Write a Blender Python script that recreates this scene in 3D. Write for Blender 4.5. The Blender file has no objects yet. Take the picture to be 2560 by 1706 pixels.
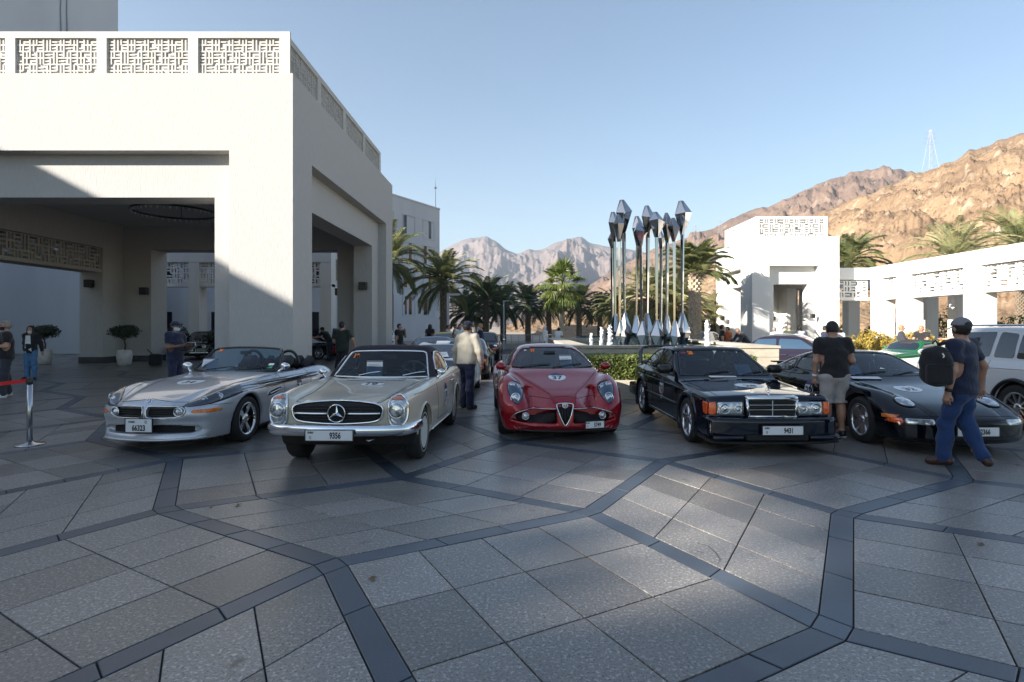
import bpy, math, random
import numpy as np
from mathutils import Vector, Matrix
R = math.radians
rnd = random.Random(7)
SC = bpy.context.scene
COL = SC.collection
# ------------------------------------------------------------------ camera, sky, sun, exposure
cam_d = bpy.data.cameras.new('camera'); cam = bpy.data.objects.new('camera', cam_d); COL.objects.link(cam)
CAM_H = 1.655
cam.location = (0, 0, CAM_H); cam.rotation_euler = (R(90), 0, 0)
cam_d.sensor_width = 36.0; cam_d.lens = 36.0 * 1400 / 2560
cam_d.shift_x = -13 / 2560; cam_d.shift_y = -37 / 2560
cam_d.clip_start = 0.05; cam_d.clip_end = 20000
SC.camera = cam
SUN_DIR = Vector((1.77, 1.0, -0.80)).normalized()      # the way the light travels
SUN_EL = math.asin(-SUN_DIR.z)
SUN_AZ = math.atan2(-SUN_DIR.x, -SUN_DIR.y)             # clockwise from +Y
w = bpy.data.worlds.new('World'); SC.world = w; w.use_nodes = True
nt = w.node_tree; nt.nodes.clear()
sky = nt.nodes.new('ShaderNodeTexSky'); sky.sky_type = 'NISHITA'; sky.sun_disc = False
sky.sun_elevation = SUN_EL; sky.sun_rotation = SUN_AZ
sky.air_density = 1.15; sky.dust_density = 0.7; sky.ozone_density = 1.5; sky.altitude = 300
bg = nt.nodes.new('ShaderNodeBackground'); bg.inputs['Strength'].default_value = 0.066
wo = nt.nodes.new('ShaderNodeOutputWorld')
nt.links.new(sky.outputs[0], bg.inputs[0]); nt.links.new(bg.outputs[0], wo.inputs[0])
sun_d = bpy.data.lights.new('sun', 'SUN'); sun_d.energy = 5.0; sun_d.angle = R(0.5); sun_d.color = (1.0, 0.93, 0.83)
sun = bpy.data.objects.new('sun', sun_d); COL.objects.link(sun)
sun.rotation_euler = SUN_DIR.to_track_quat('-Z', 'Y').to_euler(); sun.location = (-60, -40, 60)
SC.view_settings.view_transform = 'Standard'; SC.view_settings.look = 'None'
SC.view_settings.exposure = 1.60; SC.view_settings.gamma = 1.0; SC.view_settings.use_curve_mapping = False
SC.render.engine = 'CYCLES'
SC.cycles.max_bounces = 8; SC.cycles.transparent_max_bounces = 16; SC.cycles.volume_bounces = 0
SC.cycles.use_denoising = True
SC.cycles.caustics_reflective = False; SC.cycles.caustics_refractive = False
SC.cycles.sample_clamp_indirect = 6.0

# ------------------------------------------------------------------ helpers
def gnd(px, py):
    """photograph pixel on the ground -> world x, distance"""
    s = (py - 816) / CAM_H
    return (px - 1293) / s, 1400 / s
def atd(px, py, D):
    s = 1400 / D
    return ((px - 1293) / s, D, CAM_H - (py - 816) / s)

def tag(o, label=None, cat=None, group=None, kind=None):
    if label: o['label'] = label
    if cat: o['category'] = cat
    if group: o['group'] = group
    if kind: o['kind'] = kind
    return o
def empty(name, loc=(0, 0, 0), rz=0.0, label=None, cat=None, group=None, kind=None):
    o = bpy.data.objects.new(name, None); COL.objects.link(o)
    o.empty_display_size = 0.2
    o.location = loc; o.rotation_euler = (0, 0, rz)
    return tag(o, label, cat, group, kind)
def mesh_data(name, v, f, mat=None, smooth=False):
    me = bpy.data.meshes.new(name)
    if isinstance(v, np.ndarray): v = v.tolist()
    if isinstance(f, np.ndarray): f = f.tolist()
    me.from_pydata(v, [], f); me.update()
    if smooth: me.polygons.foreach_set('use_smooth', [True] * len(me.polygons))
    if mat is not None:
        for m in (mat if isinstance(mat, (list, tuple)) else [mat]): me.materials.append(m)
    return me
def link(name, me, parent=None, loc=(0, 0, 0), rot=(0, 0, 0), scale=(1, 1, 1)):
    o = bpy.data.objects.new(name, me); COL.objects.link(o)
    o.location = loc; o.rotation_euler = rot; o.scale = scale
    if parent: o.parent = parent
    return o
def copy_tree(o, parent=None):
    c = o.copy(); COL.objects.link(c)
    if parent: c.parent = parent
    for ch in list(o.children): copy_tree(ch, c)
    return c

class MB:
    """collects simple shapes and links them as one mesh object"""
    def __init__(s): s.v = []; s.f = []
    def add(s, vs, fs):
        n = len(s.v); s.v += [tuple(p) for p in vs]; s.f += [tuple(i + n for i in f) for f in fs]; return s
    def box(s, x0, x1, y0, y1, z0, z1, M=None):
        vs = [(x, y, z) for z in (z0, z1) for y in (y0, y1) for x in (x0, x1)]
        if M is not None: vs = [M @ Vector(p) for p in vs]
        return s.add(vs, [(0, 2, 3, 1), (4, 5, 7, 6), (0, 1, 5, 4), (2, 6, 7, 3), (0, 4, 6, 2), (1, 3, 7, 5)])
    def bbox(s, x0, x1, y0, y1, z0, z1, b=0.01, M=None):
        """box with chamfered edges (octagonal section in z and in plan)"""
        rings = []
        def ring(i, z): return [(x0 + i + b, y0 + i, z), (x1 - i - b, y0 + i, z), (x1 - i, y0 + i + b, z), (x1 - i, y1 - i - b, z),
                                (x1 - i - b, y1 - i, z), (x0 + i + b, y1 - i, z), (x0 + i, y1 - i - b, z), (x0 + i, y0 + i + b, z)]
        vs = ring(b, z0) + ring(0, z0 + b) + ring(0, z1 - b) + ring(b, z1)
        if M is not None: vs = [M @ Vector(p) for p in vs]
        fs = [tuple(reversed(range(8))), tuple(range(24, 32))]
        for k in range(3):
            for i in range(8):
                j = (i + 1) % 8; fs.append((k * 8 + i, k * 8 + j, k * 8 + 8 + j, k * 8 + 8 + i))
        return s.add(vs, fs)
    def prism(s, poly, z0, z1, M=None):
        n = len(poly); vs = [(p[0], p[1], z0) for p in poly] + [(p[0], p[1], z1) for p in poly]
        if M is not None: vs = [M @ Vector(p) for p in vs]
        fs = [tuple(reversed(range(n))), tuple(range(n, 2 * n))] + [(i, (i + 1) % n, n + (i + 1) % n, n + i) for i in range(n)]
        return s.add(vs, fs)
    def tube(s, pts, r, n=6, closed=False, cap=True):
        pts = [Vector(p) for p in pts]; m = len(pts)
        if m < 2: return s
        rs = r if isinstance(r, (list, tuple)) else [r] * m
        vs = []; up = None
        for i in range(m):
            if closed: t = pts[(i + 1) % m] - pts[i - 1]
            else: t = pts[min(i + 1, m - 1)] - pts[max(i - 1, 0)]
            if t.length < 1e-9: t = Vector((0, 0, 1))
            t.normalize()
            if up is None:
                up = Vector((0, 0, 1)) if abs(t.z) < .9 else Vector((1, 0, 0))
            a = t.cross(up)
            if a.length < 1e-6: a = t.orthogonal()
            a.normalize(); b = a.cross(t); up = b
            for k in range(n):
                an = 2 * math.pi * k / n
                vs.append(pts[i] + (a * math.cos(an) + b * math.sin(an)) * rs[i])
        fs = []
        for i in range(m if closed else m - 1):
            j = (i + 1) % m
            for k in range(n):
                l = (k + 1) % n; fs.append((i * n + k, j * n + k, j * n + l, i * n + l))
        if not closed and cap: fs += [tuple(range(n)), tuple(reversed(range((m - 1) * n, m * n)))]
        return s.add(vs, fs)
    def lathe(s, prof, n=24, M=None, closed=False):
        """profile of (r, z) turned about z"""
        m = len(prof); vs = []
        for (r, z) in prof:
            for k in range(n):
                a = 2 * math.pi * k / n; vs.append((r * math.cos(a), r * math.sin(a), z))
        fs = []
        for i in range(m if closed else m - 1):
            j = (i + 1) % m
            for k in range(n):
                l = (k + 1) % n; fs.append((i * n + k, i * n + l, j * n + l, j * n + k))
        if not closed:
            if prof[0][0] > 1e-5: fs.append(tuple(reversed(range(n))))
            if prof[-1][0] > 1e-5: fs.append(tuple(range((m - 1) * n, m * n)))
        if M is not None: vs = [M @ Vector(p) for p in vs]
        return s.add(vs, fs)
    def ball(s, c, r, n=8, M=None):
        if not isinstance(r, (list, tuple)): r = (r, r, r)
        vs = []; fs = []; m = n // 2 + 1
        for i in range(m + 1):
            p = math.pi * i / m
            for k in range(n):
                a = 2 * math.pi * k / n
                q = Vector((math.sin(p) * math.cos(a) * r[0], math.sin(p) * math.sin(a) * r[1], math.cos(p) * r[2]))
                if M is not None: q = M @ q
                vs.append(q + Vector(c))
        for i in range(m):
            for k in range(n):
                l = (k + 1) % n; fs.append((i * n + k, (i + 1) * n + k, (i + 1) * n + l, i * n + l))
        return s.add(vs, fs)
    def data(s, name, mat, smooth=False): return mesh_data(name, s.v, s.f, mat, smooth)
    def obj(s, name, mat, parent=None, smooth=False, loc=(0, 0, 0), rot=(0, 0, 0)):
        return link(name, s.data(name, mat, smooth), parent, loc, rot)

# ------------------------------------------------------------------ materials
MATS = {}
def pmat(name, col, rough=0.5, metal=0.0, coat=0.0, spec=0.5, var=None, bump=None, alpha=None, rand=0.0, transl=0.0, coords='Object', sheen=0.0):
    """principled material; var = (scale, second colour, low, high[, stretch xyz]); bump = (scale, strength, distance[, stretch])"""
    if name in MATS: return MATS[name]
    m = bpy.data.materials.new(name); m.use_nodes = True; t = m.node_tree
    p = t.nodes['Principled BSDF']; out = t.nodes['Material Output']
    p.inputs['Base Color'].default_value = (*col, 1); p.inputs['Roughness'].default_value = rough
    p.inputs['Metallic'].default_value = metal; p.inputs['Coat Weight'].default_value = coat
    p.inputs['Coat Roughness'].default_value = 0.03
    p.inputs['Specular IOR Level'].default_value = spec
    if sheen: p.inputs['Sheen Weight'].default_value = sheen
    src = None
    def noise(scale, stretch=None, detail=6):
        tc = t.nodes.new('ShaderNodeTexCoord'); n = t.nodes.new('ShaderNodeTexNoise')
        n.inputs['Scale'].default_value = scale; n.inputs['Detail'].default_value = detail
        if stretch:
            mp = t.nodes.new('ShaderNodeMapping'); mp.inputs['Scale'].default_value = stretch
            t.links.new(tc.outputs[coords], mp.inputs[0]); t.links.new(mp.outputs[0], n.inputs['Vector'])
        else: t.links.new(tc.outputs[coords], n.inputs['Vector'])
        return n
    if var:
        items = var if isinstance(var, list) else [var]
        for it in items:
            n = noise(it[0], it[4] if len(it) > 4 else None)
            mr = t.nodes.new('ShaderNodeMapRange'); mr.inputs[1].default_value = it[2]; mr.inputs[2].default_value = it[3]
            t.links.new(n.outputs['Fac'], mr.inputs[0])
            mx = t.nodes.new('ShaderNodeMix'); mx.data_type = 'RGBA'
            mx.inputs[6].default_value = (*col, 1); mx.inputs[7].default_value = (*it[1], 1)
            if src: t.links.new(src, mx.inputs[6])
            t.links.new(mr.outputs[0], mx.inputs[0]); src = mx.outputs[2]
    if rand:
        oi = t.nodes.new('ShaderNodeObjectInfo'); mr = t.nodes.new('ShaderNodeMapRange')
        mr.inputs[3].default_value = 1 - rand; mr.inputs[4].default_value = 1 + rand
        t.links.new(oi.outputs['Random'], mr.inputs[0])
        mx = t.nodes.new('ShaderNodeMix'); mx.data_type = 'RGBA'; mx.blend_type = 'MULTIPLY'; mx.inputs[0].default_value = 1
        mx.inputs[6].default_value = (*col, 1)
        if src: t.links.new(src, mx.inputs[6])
        t.links.new(mr.outputs[0], mx.inputs[7]); src = mx.outputs[2]
    if src: t.links.new(src, p.inputs['Base Color'])
    if bump:
        n = noise(bump[0], bump[3] if len(bump) > 3 else None)
        b = t.nodes.new('ShaderNodeBump'); b.inputs['Strength'].default_value = bump[1]; b.inputs['Distance'].default_value = bump[2]
        t.links.new(n.outputs['Fac'], b.inputs['Height']); t.links.new(b.outputs[0], p.inputs['Normal'])
    if transl:
        tr = t.nodes.new('ShaderNodeBsdfTranslucent'); ms = t.nodes.new('ShaderNodeMixShader'); ms.inputs[0].default_value = transl
        tr.inputs[0].default_value = (*[min(1, c * 1.3) for c in col], 1)
        if src: t.links.new(src, tr.inputs[0])
        t.links.new(p.outputs[0], ms.inputs[1]); t.links.new(tr.outputs[0], ms.inputs[2]); t.links.new(ms.outputs[0], out.inputs[0])
    MATS[name] = m
    return m
def glass(name, tint, trans=0.75, rough=0.0):
    """window glass: what is behind shows through, tinted, under a Fresnel reflection"""
    if name in MATS: return MATS[name]
    m = bpy.data.materials.new(name); m.use_nodes = True; t = m.node_tree; t.nodes.clear()
    out = t.nodes.new('ShaderNodeOutputMaterial'); tr = t.nodes.new('ShaderNodeBsdfTransparent'); gl = t.nodes.new('ShaderNodeBsdfGlossy')
    tr.inputs[0].default_value = (*[c * trans for c in tint], 1); gl.inputs[0].default_value = (1, 1, 1, 1); gl.inputs['Roughness'].default_value = rough
    fr = t.nodes.new('ShaderNodeFresnel'); fr.inputs[0].default_value = 1.5
    mx = t.nodes.new('ShaderNodeMixShader'); t.links.new(fr.outputs[0], mx.inputs[0]); t.links.new(tr.outputs[0], mx.inputs[1]); t.links.new(gl.outputs[0], mx.inputs[2])
    t.links.new(mx.outputs[0], out.inputs[0]); MATS[name] = m
    return m
M_PLASTER = pmat('plaster', (0.445, 0.435, 0.42), 0.9, spec=0.2, var=[(1.6, (0.435, 0.425, 0.41), .45, .75, (2, 2, .6)), (14, (0.52, 0.51, 0.495), .5, .75, (3, 3, .3)), (30, (0.40, 0.39, 0.375), .58, .75, (3, 3, .2))], bump=(16, .7, .012, (4, 4, .35)))
M_WHITE = pmat('white_render', (0.68, 0.67, 0.645), 0.85, spec=0.2, var=(1.2, (0.62, 0.605, 0.58), .5, .8, (2, 2, .4)), bump=(60, .15, .004))
M_CONCRETE = pmat('painted_wall', (0.55, 0.56, 0.58), 0.9, var=(.4, (0.48, 0.49, 0.51), .4, .7, (1, 1, .25)))
M_DARKSTONE = pmat('dark_stone', (0.045, 0.047, 0.052), 0.5, var=(5, (0.07, 0.07, 0.075), .4, .7))
M_BLACK = pmat('black_metal', (0.012, 0.012, 0.013), 0.4)
M_DARKGLASS = pmat('dark_window', (0.012, 0.015, 0.02), 0.08, spec=.6)
# ------------------------------------------------------------------ implicit surfaces: meshing
def smax(a, b, k):
    h = np.maximum(k - np.abs(a - b), 0) / k
    return np.maximum(a, b) + h * h * k * .25
def smin(a, b, k): return -smax(-a, -b, k)
def surfnets(F, lo, hi, h, project=2):
    lo = np.array(lo, float); hi = np.array(hi, float)
    n = np.ceil((hi - lo) / h).astype(int) + 1
    ax = [lo[i] + h * np.arange(n[i]) for i in range(3)]
    V = np.broadcast_to(F(ax[0][:, None, None], ax[1][None, :, None], ax[2][None, None, :]), tuple(n)).astype(np.float32)
    S = V < 0
    c = S.astype(np.int8)
    tot = sum(c[i:n[0] - 1 + i, j:n[1] - 1 + j, k:n[2] - 1 + k] for i in (0, 1) for j in (0, 1) for k in (0, 1))
    act = np.argwhere((tot > 0) & (tot < 8))
    if len(act) == 0: return np.zeros((0, 3)), np.zeros((0, 4), int)
    idx = -np.ones(tuple(n - 1), np.int64); idx[act[:, 0], act[:, 1], act[:, 2]] = np.arange(len(act))
    acc = np.zeros((len(act), 3)); cnt = np.zeros(len(act))
    for d in range(3):
        e = [k for k in range(3) if k != d]
        for p in (0, 1):
            for q in (0, 1):
                a = np.zeros(3, int); a[e[0]] = p; a[e[1]] = q; b = a.copy(); b[d] = 1
                A = act + a; B = act + b
                va = V[A[:, 0], A[:, 1], A[:, 2]]; vb = V[B[:, 0], B[:, 1], B[:, 2]]
                m = (va < 0) != (vb < 0)
                t = np.where(m, va / np.where(m, va - vb, 1), 0)
                pos = a[None, :] + t[:, None] * (b - a)[None, :]
                acc += pos * m[:, None]; cnt += m
    verts = lo + h * (act + acc / cnt[:, None])
    faces = []
    for d in range(3):
        e1, e2 = (d + 1) % 3, (d + 2) % 3
        sl0 = [slice(None)] * 3; sl1 = [slice(None)] * 3
        sl0[d] = slice(0, n[d] - 1); sl1[d] = slice(1, n[d])
        ch = S[tuple(sl0)] != S[tuple(sl1)]
        E = np.argwhere(ch)
        E = E[(E[:, e1] > 0) & (E[:, e2] > 0) & (E[:, e1] < n[e1] - 1) & (E[:, e2] < n[e2] - 1)]
        if len(E) == 0: continue
        q = []
        for (o1, o2) in ((-1, -1), (0, -1), (0, 0), (-1, 0)):
            C = E.copy(); C[:, e1] += o1; C[:, e2] += o2
            q.append(idx[C[:, 0], C[:, 1], C[:, 2]])
        q = np.stack(q, 1)
        inside = S[E[:, 0], E[:, 1], E[:, 2]]
        q[~inside] = q[~inside][:, ::-1]
        faces.append(q)
    faces = np.concatenate(faces); faces = faces[(faces >= 0).all(1)]
    def f1(P): return np.asarray(F(P[:, 0], P[:, 1], P[:, 2]))
    for _ in range(project):
        v0 = f1(verts); g = np.zeros_like(verts); e = h * .15
        for d in range(3):
            P = verts.copy(); P[:, d] += e; Q = verts.copy(); Q[:, d] -= e
            g[:, d] = (f1(P) - f1(Q)) / (2 * e)
        gg = np.maximum((g * g).sum(1), .2)
        st = -(v0 / gg)[:, None] * g
        L = np.linalg.norm(st, axis=1); st *= np.minimum(1, .4 * h / np.maximum(L, 1e-9))[:, None]
        verts = verts + st
    return verts, faces
def poly_sdf(px, py, poly):
    """signed distance to a closed polygon, vectorised"""
    poly = np.asarray(poly, float); d = None; ins = None
    n = len(poly)
    for i in range(n):
        a = poly[i]; b = poly[(i + 1) % n]; e = b - a
        wx = px - a[0]; wy = py - a[1]
        t = np.clip((wx * e[0] + wy * e[1]) / (e @ e + 1e-12), 0, 1)
        dd = (wx - e[0] * t) ** 2 + (wy - e[1] * t) ** 2
        c = ((a[1] > py) != (b[1] > py)) & (px < (b[0] - a[0]) * (py - a[1]) / (b[1] - a[1] + 1e-12) + a[0])
        d = dd if d is None else np.minimum(d, dd)
        ins = c if ins is None else ins ^ c
    return np.where(ins, -1, 1) * np.sqrt(d)
def spl(pts):
    """smooth monotone curve through (t, value) points"""
    t = np.array([p[0] for p in pts], float); v = np.array([p[1] for p in pts], float)
    n = len(t); h = np.diff(t); dl = np.diff(v) / h; m = np.zeros(n)
    m[0], m[-1] = dl[0], dl[-1]
    for i in range(1, n - 1):
        if dl[i - 1] * dl[i] > 0:
            w1, w2 = 2 * h[i] + h[i - 1], h[i] + 2 * h[i - 1]
            m[i] = (w1 + w2) / (w1 / dl[i - 1] + w2 / dl[i])
    def f(x):
        x = np.asarray(x, float); xc = np.clip(x, t[0], t[-1])
        i = np.clip(np.searchsorted(t, xc) - 1, 0, n - 2)
        u = (xc - t[i]) / h[i]
        y = ((1 + 2 * u) * (1 - u) ** 2 * v[i] + u * (1 - u) ** 2 * h[i] * m[i] + u * u * (3 - 2 * u) * v[i + 1] + u * u * (u - 1) * h[i] * m[i + 1])
        return y
    return f
def chaikin(poly, n=2, closed=True):
    P = [tuple(p) for p in poly]
    for _ in range(n):
        Q = []
        m = len(P)
        rng = range(m) if closed else range(m - 1)
        if not closed: Q.append(P[0])
        for i in rng:
            a = P[i]; b = P[(i + 1) % m]
            Q.append(tuple(.75 * a[k] + .25 * b[k] for k in range(len(a)))); Q.append(tuple(.25 * a[k] + .75 * b[k] for k in range(len(a))))
        if not closed: Q.append(P[-1])
        P = Q
    return P
def resample(poly, n, closed=True):
    P = np.array(list(poly) + ([poly[0]] if closed else []), float)
    L = np.concatenate([[0], np.cumsum(np.linalg.norm(np.diff(P, axis=0), axis=1))])
    t = np.linspace(0, L[-1], n + 1)[:-1] if closed else np.linspace(0, L[-1], n)
    return np.stack([np.interp(t, L, P[:, k]) for k in range(P.shape[1])], 1)
def segdist(x, y, z, a, b, ra, rb):
    """distance to a tapered capsule"""
    a = np.asarray(a, float); b = np.asarray(b, float); d = b - a; L2 = d @ d + 1e-9
    t = np.clip(((x - a[0]) * d[0] + (y - a[1]) * d[1] + (z - a[2]) * d[2]) / L2, 0, 1)
    return np.sqrt((x - a[0] - d[0] * t) ** 2 + (y - a[1] - d[1] * t) ** 2 + (z - a[2] - d[2] * t) ** 2) - (ra + (rb - ra) * t)
def ellip(x, y, z, c, r):
    q = np.sqrt(((x - c[0]) / r[0]) ** 2 + ((y - c[1]) / r[1]) ** 2 + ((z - c[2]) / r[2]) ** 2)
    return (q - 1) * min(r)
def vnoise(x, y, seed=0):
    """value noise on arrays"""
    xi = np.floor(x).astype(np.int64); yi = np.floor(y).astype(np.int64); fx = x - xi; fy = y - yi
    def hsh(a, b):
        n = (a * 374761393 + b * 668265263 + seed * 1442695041) & 0x7fffffff
        n = ((n ^ (n >> 13)) * 1274126177) & 0x7fffffff
        return ((n ^ (n >> 16)) & 0xffff) / 65535.0
    ux = fx * fx * fx * (fx * (fx * 6 - 15) + 10); uy = fy * fy * fy * (fy * (fy * 6 - 15) + 10)
    return (hsh(xi, yi) * (1 - ux) + hsh(xi + 1, yi) * ux) * (1 - uy) + (hsh(xi, yi + 1) * (1 - ux) + hsh(xi + 1, yi + 1) * ux) * uy
def fbm(x, y, o=5, seed=0, ridged=False):
    s = 0; a = .5; f = 1.0
    for i in range(o):
        n = vnoise(x * f, y * f, seed + i * 17)
        if ridged: n = 1 - np.abs(2 * n - 1)
        s = s + a * n; a *= .5; f *= 2.03
    return s

def rpoly(poly, r=.03, n=4):
    """polygon with small rounded corners"""
    P = [np.array(p, float) for p in poly]; out = []
    for i in range(len(P)):
        a, b, c = P[i - 1], P[i], P[(i + 1) % len(P)]
        la, lc = np.linalg.norm(a - b), np.linalg.norm(c - b); q = min(r, la * .45, lc * .45)
        p0 = b + (a - b) / la * q; p1 = b + (c - b) / lc * q
        for t in np.linspace(0, 1, n): out.append(tuple((1 - t) ** 2 * p0 + 2 * t * (1 - t) * b + t * t * p1))
    return out
# ------------------------------------------------------------------ plaza: squares and rhombi of granite between dark stone bands
M_SLAB = pmat('granite_slab', (0.215, 0.196, 0.178), 0.32, rand=.26,
              var=[(48, (0.42, 0.39, 0.36), .53, .66), (75, (0.055, 0.055, 0.06), .54, .68), (.7, (0.14, 0.128, 0.118), .5, .8), (2.3, (0.185, 0.175, 0.165), .58, .8), (3.1, (0.045, 0.042, 0.04), .66, .78), (.35, (0.15, 0.138, 0.128), .52, .7)], bump=(120, .25, .002))
M_BAND = pmat('dark_band_stone', (0.072, 0.088, 0.110), 0.36, rand=.18, var=[(90, (0.10, 0.11, 0.125), .5, .7), (1.3, (0.045, 0.05, 0.058), .5, .75)], bump=(140, .2, .002))
M_JOINT = pmat('joint_sand', (0.05, 0.048, 0.045), 0.95)
ground = mesh_data('ground', [(-400, -120, -.05), (400, -120, -.05), (400, 700, -.05), (-400, 700, -.05)], [(0, 1, 2, 3)],
                   pmat('dry_ground', (0.33, 0.27, 0.21), .95, var=(.15, (.25, .21, .17), .4, .65)))
tag(link('ground', ground), kind='structure')
plaza = link('plaza', mesh_data('plaza', [(-45, -14, -.014), (30, -14, -.014), (30, 48, -.014), (-45, 48, -.014)], [(0, 1, 2, 3)], M_JOINT))
tag(plaza, kind='structure')
def build_plaza():
    a = 2.22; d = a * (math.cos(R(30)) + .5); hb = .086
    c0 = Vector((-1.27, 5.02)); ang = R(-1.0)
    e1 = Vector((math.cos(ang), math.sin(ang))); e2 = Vector((-math.sin(ang), math.cos(ang)))
    W = lambda p: c0 + e1 * p[0] + e2 * p[1]
    c3 = a * math.cos(R(30)); faces = []
    for i in range(-11, 9):
        for j in range(-3, 10):
            ox, oy = i * d, j * d
            if (i + j) % 2 == 0:
                faces.append([(ox + c3, oy), (ox, oy + a / 2), (ox - c3, oy), (ox, oy - a / 2)])
                q = [(.183, -.683), (.683, .183), (-.183, .683), (-.683, -.183)]
            else:
                faces.append([(ox + a / 2, oy), (ox, oy + c3), (ox - a / 2, oy), (ox, oy - c3)])
                q = [(-.183, -.683), (.683, -.183), (.183, .683), (-.683, .183)]
            faces.append([(ox + d / 2 + p[0] * a, oy + d / 2 + p[1] * a) for p in q])
    def inset(poly, h):
        n = len(poly); out = []
        for k in range(n):
            p0, p1, p2 = Vector(poly[k - 1]), Vector(poly[k]), Vector(poly[(k + 1) % n])
            u = (p1 - p0).normalized(); v = (p2 - p1).normalized()
            nu = Vector((-u.y, u.x)); nv = Vector((-v.y, v.x))
            out.append(p1 + (nu + nv) * (h / (1 + nu.dot(nv))))
        return out
    key = lambda p: (round(p[0] * 20), round(p[1] * 20))
    slabs, bands, edges, nodes = [], [], {}, {}
    for f in faces:
        ins = inset(f, hb)
        n1, n2 = (4, 3) if rnd.random() < .5 else (3, 4)
        for u in range(n1):
            for v in range(n2):
                P = lambda s, t: (ins[0] * (1 - s) + ins[1] * s) * (1 - t) + (ins[3] * (1 - s) + ins[2] * s) * t
                slabs.append([P(u / n1, v / n2), P((u + 1) / n1, v / n2), P((u + 1) / n1, (v + 1) / n2), P(u / n1, (v + 1) / n2)])
        for k in range(4):
            k2 = (k + 1) % 4; ka, kb = key(f[k]), key(f[k2])
            e = edges.setdefault((min(ka, kb), max(ka, kb)), [])
            e.append((ins[k], ins[k2]) if ka < kb else (ins[k2], ins[k]))
            nodes.setdefault(ka, [Vector(f[k]), []])[1].append(ins[k])
    for e in edges.values():
        if len(e) != 2: continue
        (a1, a2), (b1, b2) = e; n = 3 if rnd.random() < .6 else 4
        cut = [0] + sorted((k + rnd.uniform(-.12, .12)) / n for k in range(1, n)) + [1]
        for s, t in zip(cut[:-1], cut[1:]):
            q = [a1.lerp(a2, s), a1.lerp(a2, t), b1.lerp(b2, t), b1.lerp(b2, s)]
            ar = sum(q[k - 1].x * q[k].y - q[k].x * q[k - 1].y for k in range(4))
            bands.append(q if ar > 0 else q[::-1])
    for c, pts in nodes.values():
        if len(pts) == 4: bands.append(sorted(pts, key=lambda p: math.atan2(p.y - c.y, p.x - c.x)))
    def piece(q, gap=.005):
        q = [W(p) for p in q]; c = sum(q, Vector((0, 0))) / len(q)
        q = inset(q, gap); z0 = rnd.uniform(-.0012, .0012); tx, ty = rnd.uniform(-.0016, .0016), rnd.uniform(-.0016, .0016)
        n = len(q); ch = .005; qi = inset(q, ch)
        zz = lambda p: z0 + (p.x - c.x) * tx + (p.y - c.y) * ty
        vs = [(p.x, p.y, -.0135) for p in q] + [(p.x, p.y, zz(p) - .0014) for p in q] + [(p.x, p.y, zz(p)) for p in qi]
        fs = [tuple(range(2 * n, 3 * n))]
        for r_ in (0, n):
            for k in range(n):
                l = (k + 1) % n; fs.append((r_ + k, r_ + l, r_ + n + l, r_ + n + k))
        return c, vs, fs
    for name, lst, m in (('slab', slabs, M_SLAB), ('band_stone', bands, M_BAND)):
        P = []
        for q in lst:
            c, vs, fs = piece(q)
            if not (-3 < c.y < 33): continue
            if c.y > 1.5:
                px = 1293 + 1400 * c.x / c.y; py = 816 + CAM_H * 1400 / c.y
                vis = -120 < px < 2680 and py < 1850
            else: vis = False
            P.append((not vis, c.y, vs, fs))
        P.sort(key=lambda t: (t[0], t[1]))
        rest = MB()
        for k, (nv, _, vs, fs) in enumerate(P):
            if k < 290 and not nv: link(name, mesh_data(name, vs, fs, m), plaza)
            else: rest.add(vs, fs)
        tag(rest.obj(name + 's_beyond', m, plaza), kind='stuff')
build_plaza()

# ------------------------------------------------------------------ lattice screens of the hotel
def lattice(mb, w, h, t=.045, depth=.09, cell=.26, seed=0, hb=None):
    """cast screen in the xz plane, x 0..w, z 0..h, y 0..depth"""
    nx, nz = max(2, round(w / cell)), max(2, round(h / cell)); cx, cz = w / nx, h / nz; g = t / 2
    hx = lambda x0, x1, z, o=.004: mb.box(max(0, x0), min(w, x1), o, depth - o, max(0, z - g), min(h, z + g))
    vz = lambda x, z0, z1, o=.0: mb.box(max(0, x - g), min(w, x + g), o, depth - o, max(0, z0), min(h, z1))
    for i in range(nx + 1):
        for j in range(nz):
            if (i + 2 * j + seed) % 5 != 0 or i in (0, nx): vz(i * cx, j * cz, (j + 1) * cz)
    for j in range(nz + 1):
        for i in range(nx):
            if (2 * i + j + seed) % 5 != 1 or j in (0, nz): hx(i * cx, (i + 1) * cx, j * cz)
    for i in range(nx):
        for j in range(nz):
            x, z = (i + .5) * cx, (j + .5) * cz
            if (i + j + (j // 2) + seed) % 2: vz(x, z - cz * .5, z + cz * .5, .008)
            else: hx(x - cx * .5, x + cx * .5, z, .012)
def screen(parent, w, h, M, fr=.0, backing=None, name='lattice_panel', mat=None, **kw):
    mb = MB(); lattice(mb, w, h, **kw)
    mb.v = [tuple(M @ Vector(p)) for p in mb.v]
    return mb.obj(name, mat or M_WHITE, parent)
def T(x, y, z, rz=0): return Matrix.Translation((x, y, z)) @ Matrix.Rotation(rz, 4, 'Z')

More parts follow.
